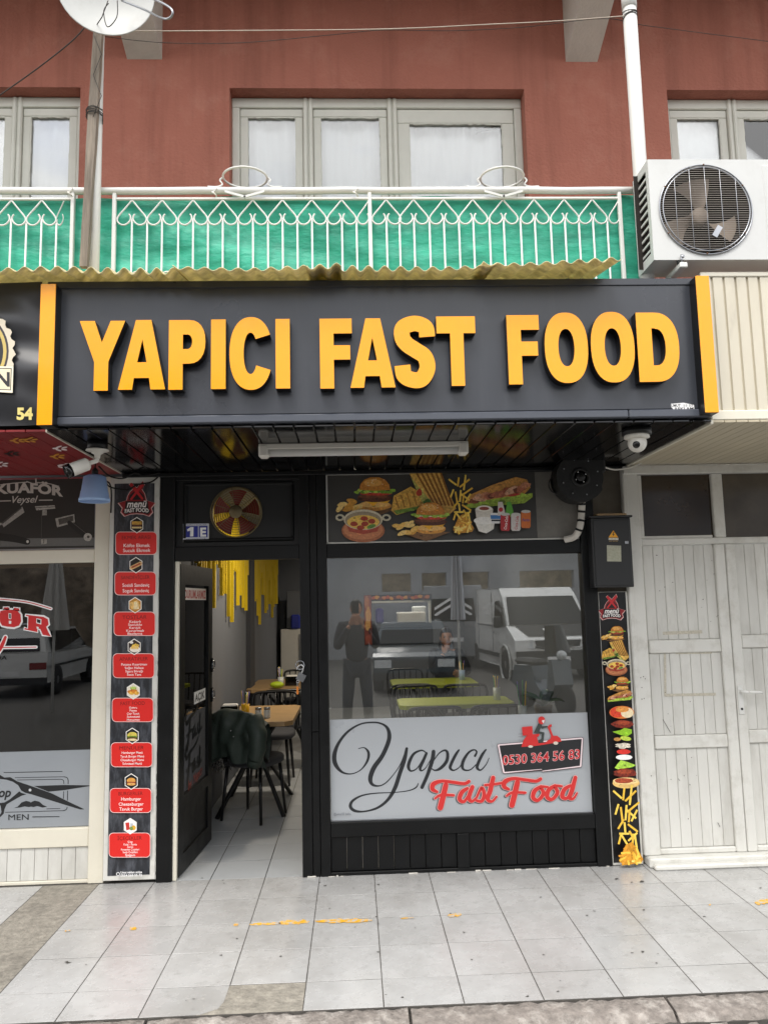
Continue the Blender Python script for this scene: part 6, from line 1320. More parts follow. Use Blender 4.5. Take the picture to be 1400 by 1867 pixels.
# red lettering on the glass
d = Pr(YB+.0115); 
for g_, c_ in ((5.5, '#f0eeee'), (0, '#c9292c')):
    off = g_
    for st in ([(-60, 1087, 1.6), (0, 1092.5, 1.6), (50, 1098, 1.6), (93, 1110, 1.6)], [(6, 1181, 1.6), (40, 1180.5, 1.6), (66, 1180, 1.6)], [(-12, 1200, 7), (2, 1180, 7), (10, 1162, 5)]): d.stroke(st, c_, grow=g_*.75)
    e_ = g_/2
    def blk(pts):
        cx = sum(p[0] for p in pts)/len(pts); cy = sum(p[1] for p in pts)/len(pts); q = []
        n = len(pts)
        for i in range(n):
            a, b, c = pts[i-1], pts[i], pts[(i+1) % n]
            d1 = (b[0]-a[0], b[1]-a[1]); d2 = (c[0]-b[0], c[1]-b[1]); l1 = math.hypot(*d1) or 1; l2 = math.hypot(*d2) or 1
            n1 = (d1[1]/l1, -d1[0]/l1); n2 = (d2[1]/l2, -d2[0]/l2); q.append((b[0]+(n1[0]+n2[0])*e_*.62, b[1]+(n1[1]+n2[1])*e_*.62))
        d.poly(q, c_, up=False)
    Z5 = lambda pts: [(x/5.045, 1010+y/5.045) for x, y in pts]
    blk(Z5([(5, 525), (55, 515), (110, 515), (165, 525), (190, 560), (195, 620), (175, 660), (130, 675), (70, 670), (20, 660), (-2, 620), (-5, 560)]))
    blk(Z5([(35, 492), (80, 492), (78, 506), (35, 506)])); blk(Z5([(130, 495), (178, 502), (178, 520), (132, 514)]))
    blk(Z5([(240, 560), (400, 580), (440, 600), (448, 650), (425, 672), (445, 720), (470, 760), (395, 745), (370, 690), (345, 690), (345, 720), (225, 695), (228, 680), (258, 690), (262, 575), (238, 570)]))
    for t_, x in (('F', -28), ('A', -62)): d.text(t_, x, 1136, 29+g_*.7, c_, bold=.03+g_*.012, width=27+g_)
    d.n += 1
    if g_: continue
    for h in ([(80, 545), (105, 548), (105, 600), (80, 598)], [(82, 615), (105, 618), (103, 645), (82, 642)], [(335, 592), (382, 602), (380, 650), (335, 638)], [(338, 668), (358, 674), (356, 692), (338, 688)]): d.poly(Z5(h), '#f0eeee', up=False)
    d.n += 1
    for h in ([(85, 552), (100, 554), (100, 594), (86, 592)], [(341, 600), (374, 607), (373, 640), (341, 630)]): d.poly(Z5(h), '#1c1c1c', up=False)
d.build('glass_lettering', bf)
d = Pr(YB+.0055); K = '#1d1f21'
def z6(pts): return [(x/k_, 1370+y/k_) for x, y in pts]
for pts in ([(-20, 310), (60, 355), (140, 350), (230, 405), (450, 480), (700, 570), (900, 670), (1135, 782), (1080, 785), (850, 715), (420, 580), (340, 560), (285, 530), (245, 460), (170, 410), (90, 385), (-20, 372)], [(455, 468), (860, 455), (1210, 460), (1215, 468), (860, 525), (650, 545)], [(260, 540), (285, 560), (355, 580), (290, 600), (200, 650), (90, 715), (60, 780), (50, 840), (0, 890), (-15, 880), (20, 820), (10, 740), (-20, 700), (60, 690), (130, 650)]): d.poly(z6(pts), K)
d.ell(404/k_, 1370+523/k_, 2.6, 2.6, '#b9bcbf'); d.poly(z6([(190, 762), (240, 745), (290, 690), (350, 668), (400, 680), (415, 692), (430, 680), (470, 665), (530, 680), (580, 725), (635, 748), (570, 758), (500, 738), (450, 752), (415, 745), (390, 752), (330, 742), (270, 758)]), K)
for a, b, w_ in (((50, 288), (840, 272), 1.2), ((200, 357), (870, 344), 1.0), ((230, 388), (820, 377), 1.0), ((70, 822), (850, 800), 1.0), ((625, 776), (810, 770), 1.0), ((435, 884), (800, 880), 1.4)): d.line((a[0]/k_, 1370+a[1]/k_), (b[0]/k_, 1370+b[1]/k_), w_, K)
d.stroke([(x/k_, 1370+y/k_, 1.3) for x, y in ((860, 344), (900, 356), (916, 390), (916, 437))], K); d.stroke([(x/k_, 1370+y/k_, 1.1) for x, y in ((820, 377), (850, 390), (858, 420), (858, 437))], K); d.line((910/k_, 1370+530/k_), (906/k_, 1370+665/k_), 1.3, K); d.line((856/k_, 1370+540/k_), (853/k_, 1370+640/k_), 1.1, K); d.stroke([(x/k_, 1370+y/k_, 1.3) for x, y in ((904, 752), (890, 785), (850, 800))], K)
d.text('MEN', 250/k_, 1370+925/k_, 10.8, K, width=37); d.text('Shop', 148/k_, 1370+612/k_, 17, K, align='R', width=44, bold=.02, shear=.25)
d.build('film_lettering', gf)
# barber room
struct(MB().box(-4.2, -1.36, 3.4, 3.5, 0, 2.6).build('barber_wall', MATS['wall_dark'])); struct(MB().box(-4.2, -1.36, .09, 3.4, -.05, 0).build('barber_floor', MATS['tile_inside'])); struct(MB().box(-4.2, -1.36, .09, 3.4, 2.6, 2.65).build('barber_ceiling', MATS['wall_dark'])); struct(MB().box(-1.36, -1.31, .09, 3.4, 0, 2.6).build('barber_side_wall', MATS['wall_dark']))
bc_ = thing('barber_chair', 'quilted dark seat back behind the barber window', 'seat', (-2.05, .7, 0)); M('leather', '#3a3c40', .4)
MB().bbox(-2.35, -1.75, .6, .85, .45, .62, .05).build('cushion', MATS['leather'], bc_); mb = MB(); mb.grid(lambda u, v: (-2.35+.6*u, .84-.03*abs(math.sin(u*12+v*6))*abs(math.sin(u*12-v*6)), .6+.5*v), 40, 24); mb.build('backrest', MATS['leather'], bc_); MB().bbox(-2.3, -1.8, .62, .83, .0, .44, .03).build('base', MATS['metal_black'], bc_)
solo('paper_notice', MB().box(P(129, 1200, YB+.02).x, P(172, 1200, YB+.02).x, YB+.018, YB+.0195, P(150, 1236, YB+.02).z, P(150, 1077, YB+.02).z), M('notice', '#9aa2ab', .6, .25, 3), 'grey printed notice taped inside the barber window', 'notice')

# ------------------------------------------------------------------ white panelled doors on the right
YD = -.01; WP = MATS['white_paint']
wd_ = thing('panelled_doors', 'dirty white panelled double doors at the right edge', 'door', (2.4, YD, 0))
vx = lambda px: P(px, 1250, YD).x
MB().bbox(1.765, vx(1183), YD-.03, YD+.06, .055, 2.49, .006).build('frame_post', WP, wd_)
MB().bbox(1.768, 1.795, YD-.036, YD-.0305, .06, 2.48, .002).build('cover_strip', WP, wd_)
z_t0, z_t1 = P(1240, 985, YD).z, P(1240, 866, YD).z
l0, l1 = vx(1186), vx(1318); r0, r1 = vx(1356), 4.0
MB().bbox(1.77, 4.0, YD-.05, YD+.06, z_t1+.004, 2.505, .005).build('head_rail', WP, wd_)
MB().bbox(vx(1183)+.001, 4.0, YD-.022, YD+.06, z_t0-.03, z_t0+.012, .005).build('transom_rail', WP, wd_)
for a, b in ((vx(1318), vx(1337)), (vx(1338), vx(1356))): MB().bbox(a, b-.001, YD-.025, YD+.05, .056, z_t0-.031, .006).build('stile', WP, wd_)
MB().bbox(vx(1322), vx(1342), YD-.02, YD+.05, z_t0+.013, z_t1+.003, .005).build('mullion', WP, wd_)
M('brown_glass', '#2c2015', .12, .5, 4, coat=.3); M('brown_glass2', '#4a4238', .15, .4, 3, coat=.3)
MB().box(vx(1183), vx(1322), YD+.01, YD+.02, z_t0+.012, z_t1+.004).build('pane', MATS['brown_glass'], wd_)
MB().box(vx(1342), 4.0, YD+.01, YD+.02, z_t0+.012, z_t1+.004).build('pane', MATS['brown_glass2'], wd_)
for x0, x1, z0, z1 in ((vx(1184), vx(1191), z_t0+.03, z_t1), (vx(1184), vx(1318), z_t0+.013, z_t0+.03)): MB().bbox(x0, x1, YD-.012, YD+.009, z0, z1, .003).build('bead', WP, wd_)
rails = [(P(1250, 1190, YD).z, P(1250, 1166, YD).z), (P(1260, 1364, YD).z, P(1260, 1340, YD).z)]
zb_ = P(1260, 1545, YD).z; zt_ = z_t0-.031
for (xa, xb, dz) in ((l0, l1, 0), (r0, r1, .02)):
    for z0, z1 in rails: MB().bbox(xa, xb, YD-.017, YD+.04, z0+dz, z1+dz, .006).build('mid_rail', WP, wd_)
    segs = [(zb_, rails[1][0]+dz), (rails[1][1]+dz, rails[0][0]+dz), (rails[0][1]+dz, zt_)]
    n = max(3, round((xb-xa)/.068)); w_ = (xb-xa)/n
    for k in range(min(n, 12)):
        for z0, z1 in segs: MB().bbox(xa+k*w_+.0008, xa+(k+1)*w_-.0008, YD-.002+random.uniform(-.001, .001), YD+.03, z0+.001, z1-.001, .003).build('board', MATS['plank_white'], wd_)
MB().bbox(l0-.02, l1, YD-.02, YD+.04, .056, zb_-.001, .006).build('bottom_rail', WP, wd_); MB().bbox(r0, r1, YD-.02, YD+.04, .056, zb_-.001, .006).build('bottom_rail', WP, wd_)
MB().bbox(1.775, 4.0, -.10, YD+.06, .0, .055, .008).build('sill', WP, wd_); MB().bbox(1.79, 4.0, -.15, -.101, .0, .03, .008).build('sill', WP, wd_)
hp = P(1350, 1275, YD-.025); MB().bbox(hp.x-.017, hp.x+.017, YD-.034, YD-.0255, hp.z-.095, hp.z+.085, .01).build('handle_plate', MATS['white_metal'], wd_)
mb = MB(); q = P(1350, 1261, YD-.034); mb.tube(crom([(q.x, YD-.034, q.z), (q.x, YD-.07, q.z), (q.x+.03, YD-.075, q.z), (q.x+.12, YD-.07, q.z-.006)], 4), .009, 10); mb.build('handle', MATS['white_metal'], wd_)
MB().lathe((hp.x, YD-.0345, hp.z-.06), [(.008, 0), (.007, .003), (0, .003)], (0, -1, 0), 12).build('keyhole', MATS['metal_black'], wd_)
d = Pr(YD-.0185); 
M('tape_mark', '#b3ac9a', .7)
g_ = Pr(YD-.0042); TM = '#bcb6a6'
for a, b, w_ in (((1212, 1192), (1213, 1270), 4), ((1212, 1268), (1305, 1266), 5), ((1232, 1191), (1298, 1190), 4), ((1208, 1155), (1280, 1152), 6)): g_.line(a, b, w_, TM, .3)
for k in range(26): rx, ry = random.uniform(1190, 1310), random.uniform(1010, 1530); g_.ell(rx, ry, random.uniform(.5, 1.4), random.uniform(.4, 1.2), '#4b463e', n=6, jit=.4)
for (a, b) in (((1208, 1312), (1222, 1336)), ((1308, 1500), (1312, 1508)), ((1236, 1420), (1239, 1424))): g_.line(a, b, .9, '#3b372f')
g_.build('tape_residue', wd_)
g_ = Pr(YD-.0305)
for (x, y) in ((1160, 1233), (1163, 1231), (1168, 1236), (1173, 1234), (1176, 1238), (1170, 1254), (1165, 1274), (1170, 1275), (1174, 1274), (1187, 1415)): g_.ell(x, y, .9, 1.1, '#26221d', n=6)
g_.build('nail_holes', wd_)
# wall strip between window front and meter box
struct(MB().box(1.568, 1.768, -.001, .06, 1.69, 2.50).build('pier', M('pier', '#5c564c', .8, .25, 6)))
# ------------------------------------------------------------------ the street opposite (seen in the glass)
M('facade_grey', '#8f9296', .85, .12, 1.5, bump=.2, bs=20); M('facade_tan', '#94806a', .85, .15, 1.2); M('stone_wall', '#d2c2a6', .9, .45, 2.5, bump=.8, bs=6); M('glass_far', '#2a3036', .1, .3, 2)
def block(name, x0, x1, y, h, mat, label, rows, cols, open_row=None):
    t = thing(name, label, 'building', ((x0+x1)/2, y-3, -.13)); mb = MB()
    zc = sorted(set([-.13, h]+[z for r in rows for z in r])); xc = [x0]+[c for cc in cols for c in cc]+[x1]
    for i in range(len(zc)-1):
        if (zc[i], zc[i+1]) in rows:
            for k in range(0, len(xc), 2): mb.box(xc[k], xc[k+1], y-.3, y, zc[i], zc[i+1])
        else: mb.box(x0, x1, y-.3, y, zc[i], zc[i+1])
    mb.box(x0, x1, y-1.2, y-.3, h-.3, h); mb.build('wall', mat, t)
    for r in rows:
        if r == open_row: continue
        for a, b in cols: w_ = MB().box(a, b, y-.24, y-.2, r[0], r[1]).build('window', MATS['glass_far'], t)
    MB().box(x0-.2, x1+.2, y-1.2, y+.35, h, h+.25).build('cornice', MATS['concrete_paint'], t); return t
cols = [(.9, 1.85), (2.2, 3.0), (3.4, 4.4), (5.4, 7.2), (8.2, 9.6), (11, 13)]
block('street_building', -3.5, 24, -20, 6.4, MATS['facade_grey'], 'long low grey building across the street, reflected in the shop glass', [(2.0, 2.58), (4.2, 5.4)], cols, (2.0, 2.58))
solo('garden_wall', MB().box(-3.3, 24, -23.4, -23, -.13, 5.6), MATS['stone_wall'], 'tan stone wall behind the openings of the grey building', 'wall')
block('street_building', -26, -3.6, -21, 8.6, MATS['facade_tan'], 'taller tan building across the street, reflected at the left', [(.6, 2.4), (4.0, 5.6), (6.4, 7.8)], [(-24+3.2*k, -22.4+3.2*k) for k in range(6)])
M('rubble', '#75695a', .9, .5, 3, bump=1., bs=7)
solo('rubble_wall', MB().grid(lambda u, v: (-13+9*u, -17.5+.25*random.random(), -.13+3.0*v), 40, 16), MATS['rubble'], 'rubble stone wall reflected in the barber window', 'wall')
# vehicles -----------------------------------------------------------
M('car_white', '#d9dad8', .25, .03, coat=.6); M('car_dark', '#39454d', .2, .05, coat=.8); M('car_grey', '#8a8d90', .3, coat=.5); M('car_glass', '#0f1315', .06, .2); M('car_trim', '#1b1c1d', .6); M('lamp_clear', '#c9ced0', .1, coat=1.); M('lamp_red', '#7a1512', .2); M('tyre', '#141414', .85); M('plate_white', '#e6e6e6', .4)
def vehicle(name, label, cat, pos, head, L, Wd, low, cab, paint, rear_lamp=True, wins=None, wheels=(.18, .82), wr=.31, extra=None):
    """low, cab: side outlines in (fraction of length from the nose, height); head: heading in radians from +Y"""
    t = thing(name, label, cat, (0, 0, 0)); hw = Wd/2
    mb = MB()
    def slab(pr, w0, w1, z0, z1):
        n = len(pr); ar = sum(pr[i][0]*pr[(i+1) % n][1]-pr[(i+1) % n][0]*pr[i][1] for i in range(n))
        if ar > 0: pr = pr[::-1]
        wz = lambda z: w0+(w1-w0)*max(0, min(1, (z-z0)/(z1-z0)))
        b = .04
        rows = []
        for off, k in ((-1, .0), (-1, b), (1, b), (1, .0)):
            rows.append([(off*(wz(z)-(0 if k else b*.9)), L*(.5-u)*(1 if k else .99), z-(0 if k else b*.3)) for u, z in pr])
        rows = [rows[0], rows[1], rows[2], rows[3]]; vs = [p for r in rows for p in r]
        fs = [tuple(range(n)), tuple(3*n+i for i in range(n-1, -1, -1))]
        for j in range(3): fs += [(j*n+(i+1) % n, j*n+i, (j+1)*n+i, (j+1)*n+(i+1) % n) for i in range(n)]
        mb.add(vs, fs, False)
    zl = [z for _, z in low]; zc_ = [z for _, z in cab]
    slab(low, hw*.98, hw, min(zl), max(zl)); slab(cab, hw*.97, hw*.80 if cat != 'van' else hw*.9, min(zc_), max(zc_)); bo = mb.build('body', paint, t); bv = bo.modifiers.new('round', 'BEVEL'); bv.width = .05; bv.segments = 3; bv.limit_method = 'ANGLE'; bv.angle_limit = R(20)
    for u in wheels:
        for sx in (-1, 1):
            w_ = MB().lathe((sx*(hw-.10), L*(.5-u), wr), [(wr*.62, -.09), (wr*.95, -.1), (wr, -.06), (wr, .06), (wr*.95, .1), (wr*.62, .09)], (sx, 0, 0), 28).build('wheel', MATS['tyre'], t)
            MB().lathe((sx*(hw-.10), L*(.5-u), wr), [(wr*.62, .085), (wr*.5, .07), (wr*.2, .095), (0, .1)], (sx, 0, 0), 20, cap=False).build('rim', MATS['steel'], w_)
    for nm, mt, pts in (wins or []):
        m2 = MB(); m2.add(pts, [tuple(range(len(pts)))], False); 
        c = sum((Vector(p) for p in pts), Vector())/len(pts); nn = (m2.v[1]-m2.v[0]).cross(m2.v[2]-m2.v[0])
        if nn.dot(Vector((c.x, c.y*.3, .2))) < 0: m2.f[0] = m2.f[0][::-1]
        m2.build(nm, MATS[mt], t)
    if extra: extra(t)
    t.location = pos; t.rotation_euler = (0, 0, head); return t
# white van, nose towards the shop
L = 4.9; hw = .98
def sidewin(u0, u1, z0, z1, x0, x1, k=0): return [(k*x0, L*(.5-u0), z0), (k*x0, L*(.5-u1), z0), (k*x1, L*(.5-u1), z1), (k*x1, L*(.5-u0-.05), z1)]
vw = [('windscreen', 'car_glass', [(-.9, L*.5-.60, 1.215), (.9, L*.5-.60, 1.215), (.80, L*.5-1.17, 1.85), (-.80, L*.5-1.17, 1.85)]),
      ('bonnet', 'car_trim', [(-.62, L*.5-.10, .98), (.62, L*.5-.10, .98), (.78, L*.5-.60, 1.205), (-.78, L*.5-.60, 1.205)]),
      ('bumper', 'car_trim', [(-.95, L*.5+.02, .25), (.95, L*.5+.02, .25), (.95, L*.5+.02, .66), (-.95, L*.5+.02, .66)]),
      ('grille', 'car_trim', [(-.48, L*.5+.022, .74), (.48, L*.5+.022, .74), (.52, L*.5+.01, .88), (-.52, L*.5+.01, .88)]),
      ('plate', 'plate_white', [(-.26, L*.5+.03, .42), (.26, L*.5+.03, .42), (.26, L*.5+.03, .53), (-.26, L*.5+.03, .53)])]
for k in (-1, 1):
    vw += [('headlight', 'lamp_clear', [(k*.56, L*.5+.03, .72), (k*.93, L*.5-.05, .74), (k*.92, L*.5-.1, .93), (k*.58, L*.5+.01, .9)]),
           ('side_window', 'car_glass', [(k*.972, L*.5-.85, 1.18), (k*.972, L*.5-1.75, 1.12), (k*.93, L*.5-1.75, 1.75), (k*.93, L*.5-1.28, 1.78)]),
           ('side_rail', 'car_trim', [(k*.985, L*.5-1.2, .45), (k*.985, L*.5-3.6, .45), (k*.985, L*.5-3.6, .55), (k*.985, L*.5-1.2, .55)])]
def vanx(t):
    m2 = MB()
    for x in (-.1, .3): m2.tube([(x-.5, L*.5-.64, 1.24), (x, L*.5-.72, 1.33)], .012, 6)
    m2.build('wiper', MATS['car_trim'], t)
    for k in (-1, 1): MB().bbox(k*1.08-.09, k*1.08+.09, L*.5-1.05, L*.5-.93, 1.15, 1.42, .04).build('mirror', MATS['car_trim'], t)
    for k in (-1, 1):
        m2 = MB()
        for yy in (L*.5-1.85, L*.5-3.3): m2.box(k*.982-.004, k*.982+.004, yy-.008, yy+.008, .5, 1.95)
        m2.box(k*.984-.004, k*.984+.004, L*.5-3.3, L*.5-1.85, 1.16, 1.175); m2.build('door_seam', MATS['car_trim'], t)
        MB().bbox(k*.99-.012, k*.99+.012, L*.5-1.8, L*.5-1.66, 1.0, 1.04, .008).build('door_handle', MATS['car_trim'], t)
        MB().lathe((k*.97, L*(.5-.17), .33), [(.43, -.02), (.46, .02), (.40, .022), (.39, -.02)], (k, 0, 0), 30, cap=False).build('wheel_arch', MATS['car_white'], t)
    MB().bbox(-.5, .5, L*.5+.02, L*.5+.05, .885, .905, .004).build('grille_bar', MATS['chrome'], t); MB().bbox(-.54, .54, L*.5+.02, L*.5+.05, .715, .735, .004).build('grille_bar', MATS['chrome'], t)
    m2 = MB(); m2.add([(-.2, L*.5-.27, 1.062), (.26, L*.5-.27, 1.062), (.27, L*.5-.42, 1.13), (-.2, L*.5-.42, 1.13)], [(0, 1, 2, 3)]); m2.build('bonnet_sticker', MATS['plate_white'], t)
vehicle('parked_van', 'white high-roofed van facing the shop across the street, seen reflected', 'van', (4.25, -14.3, -.13), R(-4), 4.9, 1.96,
        [(0, .3), (0, .9), (.03, .98), (.13, 1.2), (1, 1.2), (1, .3), (.9, .25), (.05, .25)], [(.125, 1.2), (.245, 1.86), (.31, 2.06), (.97, 2.1), (1, 1.9), (1, 1.2)], MATS['car_white'], wins=vw, wheels=(.17, .80), wr=.33, extra=vanx)
def carwins(L, hw, nose, zb, zt, u0, u1, u2, u3):
    k = .87; o = [('windscreen', 'car_glass', [(-hw*k*.97, L*(.5-u0)+.012, zb+.03), (hw*k*.97, L*(.5-u0)+.012, zb+.03), (hw*.74, L*(.5-u1)+.012, zt-.05), (-hw*.74, L*(.5-u1)+.012, zt-.05)]), ('rear_window', 'car_glass', [(-hw*.8, L*(.5-u3)-.012, zb+.05), (hw*.8, L*(.5-u3)-.012, zb+.05), (hw*.7, L*(.5-u2)-.012, zt-.06), (-hw*.7, L*(.5-u2)-.012, zt-.06)]),
         ('plate', 'plate_white', [(-.26, -L*.5-.015, .45), (.26, -L*.5-.015, .45), (.26, -L*.5-.015, .56), (-.26, -L*.5-.015, .56)]), ('bumper', 'car_trim', [(-hw, -L*.5-.01, .28), (hw, -L*.5-.01, .28), (hw, -L*.5-.01, .42), (-hw, -L*.5-.01, .42)]), ('bumper', 'car_trim', [(-hw, L*.5+.01, .28), (hw, L*.5+.01, .28), (hw, L*.5+.01, .42), (-hw, L*.5+.01, .42)]), ('grille', 'car_trim', [(-hw*.5, L*.5+.011, .5), (hw*.5, L*.5+.011, .5), (hw*.5, L*.5+.005, .66), (-hw*.5, L*.5+.005, .66)])]
    for s in (-1, 1):
        o += [('headlight', 'lamp_clear', [(s*hw*.55, L*.5+.012, .52), (s*hw*.95, L*.5+.012, .52), (s*hw*.95, L*.5+.006, .67), (s*hw*.55, L*.5+.006, .67)]), ('tail_light', 'lamp_red', [(s*hw*.55, -L*.5-.012, .58), (s*hw*.97, -L*.5-.012, .58), (s*hw*.97, -L*.5-.012, .72), (s*hw*.55, -L*.5-.012, .72)]),
              ('side_window', 'car_glass', [(s*hw*.972, L*(.5-u0)-.1, zb+.03), (s*hw*.972, L*(.5-u2)+.2, zb+.03), (s*hw*.83, L*(.5-u2)+.25, zt-.07), (s*hw*.83, L*(.5-u1)-.06, zt-.07)]), ('trim_line', 'car_trim', [(s*(hw+.004), L*.45, .60), (s*(hw+.004), -L*.45, .60), (s*(hw+.004), -L*.45, .65), (s*(hw+.004), L*.45, .65)])]
    return o
vehicle('parked_car', 'dark blue grey saloon facing the shop beside the white van, seen reflected', 'car', (1.25, -12.2, -.13), R(3), 4.1, 1.64, [(0, .3), (0, .72), (.04, .80), (.3, .9), (.88, .92), (1, .82), (1, .3)], [(.27, .9), (.40, 1.36), (.74, 1.38), (.88, .92)], MATS['car_dark'], wins=carwins(4.1, .82, 0, .9, 1.38, .27, .40, .74, .88))
def ladax(t):
    vs, fs, x0, x1, y0, y1 = text2d('LADA', .01); k = .42/(x1-x0); m2 = MB(); m2.add([((x0+x1)/2*k-x*k+.2, -2.05-.013, .80+y*k*.75) for x, y in vs], [f[::-1] for f in fs]); m2.build('badge_lettering', MATS['car_trim'], t)
    m2 = MB()
    for k in (-.5, .5): m2.tube([(k, 1.0-.9, 1.47), (k, -1.7, 1.49)], .015, 6)
    for y in (0, -.6, -1.2): m2.tube([(-.55, y, 1.49), (.55, y, 1.49)], .012, 6)
    m2.build('roof_rack', MATS['steel'], t)
vehicle('parked_car', 'white estate car seen from behind, reflected in the barber window', 'car', (-7.25, -13.2, -.13), R(176), 4.1, 1.62, [(0, .3), (0, .72), (.04, .80), (.3, .9), (1, .92), (1, .3)], [(.27, .9), (.40, 1.40), (.95, 1.42), (1, .92)], MATS['car_white'], wins=carwins(4.1, .81, 0, .9, 1.42, .27, .40, .95, 1.0), extra=ladax)
vehicle('parked_car', 'white hatchback parked beyond the estate car, reflected at the left', 'car', (-5.6, -17.4, -.13), R(-20), 3.9, 1.65, [(0, .3), (0, .72), (.04, .82), (.25, .95), (1, .95), (1, .3)], [(.22, .94), (.38, 1.45), (.88, 1.45), (1, .95)], MATS['car_white'], wins=carwins(3.9, .825, 0, .94, 1.45, .22, .38, .88, 1.0))
L = 5.0
vehicle('parked_minibus', 'pale minibus with chevrons on its rear, reflected behind the saloon', 'minibus', (2.9, -18.2, -.13), R(186), 5.0, 1.95, [(0, .3), (0, .9), (.06, 1.0), (.12, 1.1), (1, 1.1), (1, .3)], [(.1, 1.1), (.2, 1.9), (.28, 2.15), (.98, 2.2), (1, 1.1)], MATS['car_grey'], wins=[('rear_window', 'car_glass', [(-.6, -2.512, 1.25), (.6, -2.512, 1.25), (.55, -2.48, 1.85), (-.55, -2.48, 1.85)]), ('plate', 'plate_white', [(-.26, -2.515, .7), (.26, -2.515, .7), (.26, -2.515, .81), (-.26, -2.515, .81)])]+[('chevron', 'plate_white', [(s*.0, -2.50-.004, 1.92+dz), (s*.5, -2.50-.004, 1.62+dz), (s*.5, -2.50-.004, 1.54+dz), (s*.0, -2.50-.004, 1.84+dz)]) for s in (-1, 1) for dz in (0, -.18)])
# scooter
sc_ = thing('parked_scooter', 'dark scooter with tall windscreen on the street, reflected at the right', 'scooter', (0, 0, 0)); CT = MATS['car_trim']
for y in (.62, -.62): MB().lathe((0, y, .24), [(.15, -.04), (.235, -.05), (.24, 0), (.235, .05), (.15, .04)], (1, 0, 0), 22).build('wheel', MATS['tyre'], sc_)
mb = MB(); mb.prism([(-.85, .42), (-.7, .7), (-.1, .72), (-.05, .5), (.25, .3), (.35, .32), (.45, .85), (.55, .85), (.62, .48), (.4, .22), (-.3, .22), (-.6, .3)], -.16, .16); mb.v = [Vector((v.y, v.x, v.z)) for v in mb.v]; mb.f = [f[::-1] for f in mb.f]; mb.build('body', MATS['car_dark'], sc_)
MB().bbox(-.15, .15, -.75, -.08, .72, .82, .05).build('seat', CT, sc_); MB().tube([(-.33, .38, 1.05), (-.1, .45, 1.0), (.1, .45, 1.0), (.33, .38, 1.05)], .016, 8).build('handlebar', CT, sc_); MB().lathe((0, .56, .92), [(.08, 0), (.07, .06), (0, .08)], (0, 1, 0), 16).build('headlight', MATS['lamp_clear'], sc_)
mb = MB(); mb.grid(lambda u, v: ((u-.5)*.46*(1-.3*v), .55-.10*v-.3*(u-.5)**2, .95+.42*v), 10, 8); mb.build('windscreen', MATS['car_glass'], sc_)
sc_.location = (3.0, -7.4, -.13); sc_.rotation_euler = (0, 0, R(-15))
# closed parasols
M('canvas', '#b9b7b2', .8, .15, 6, stretch=(1, 1, .2))
for x, y, h, mt, lab in ((1.95, -9.6, 3.4, 'steel', 'silver wrapped closed parasol reflected beside the van'), (-5.35, -9.0, 2.9, 'canvas', 'closed pale parasol reflected in the barber window')):
    t = thing('closed_parasol', lab, 'parasol', (x, y, -.13)); MB().tube([(x, y, -.13), (x, y, h)], .025, 10).build('pole', MATS['white_metal'], t)
    kf = .07 if mt == 'steel' else .17; mb = MB(); mb.grid(lambda u, v: (x+(.05+kf*(1-v)**1.1)*(1+.22*math.sin(u*50.265))*math.cos(u*6.2832), y+(.05+kf*(1-v)**1.1)*(1+.22*math.sin(u*50.265))*math.sin(u*6.2832), 1.3+(h-1.25)*v), 64, 8); mb.build('canopy', MATS[mt], t)
M('turquoise', '#2aa0c4', .5); solo('downpipe', MB().tube([(-4.6, -11.5, -.13), (-4.6, -11.5, 4.2)], .09, 14), MATS['turquoise'], 'turquoise pipe reflected in the barber window', 'pipe', (-4.6, -11.5, -.13))

# ------------------------------------------------------------------ people
def skin(name, verts, edges, radii, root, mat, parent, sub=2):
    me = bpy.data.meshes.new(name); o0 = ORG[parent]; me.from_pydata([tuple(Vector(v)-o0) for v in verts], edges, []); ob = bpy.data.objects.new(name, me); COL.objects.link(ob)
    ob.modifiers.new('s', 'SKIN'); sv = me.skin_vertices[0].data
    for i, r in enumerate(radii): sv[i].radius = (r, r) if not isinstance(r, tuple) else r
    sv[root].use_root = True; ob.modifiers['s'].use_smooth_shade = True; ss = ob.modifiers.new('u', 'SUBSURF'); ss.levels = sub; ss.render_levels = sub
    bpy.context.view_layer.update(); m2 = bpy.data.meshes.new_from_object(ob.evaluated_get(bpy.context.evaluated_depsgraph_get())); bpy.data.objects.remove(ob); bpy.data.meshes.remove(me)
    m2.materials.clear(); m2.materials.append(mat); m2.polygons.foreach_set('use_smooth', [True]*len(m2.polygons)); return link(name, m2, parent)
M('skin_tone', '#b98466', .55, .05); M('hair_dark', '#1d1512', .6, .3, 40); M('cloth_navy', '#161a24', .85, .15, 8, bump=.3, bs=30); M('cloth_jeans', '#262c38', .9, .15, 10); M('cloth_beige', '#8a735c', .9); M('shoe', '#171717', .6)
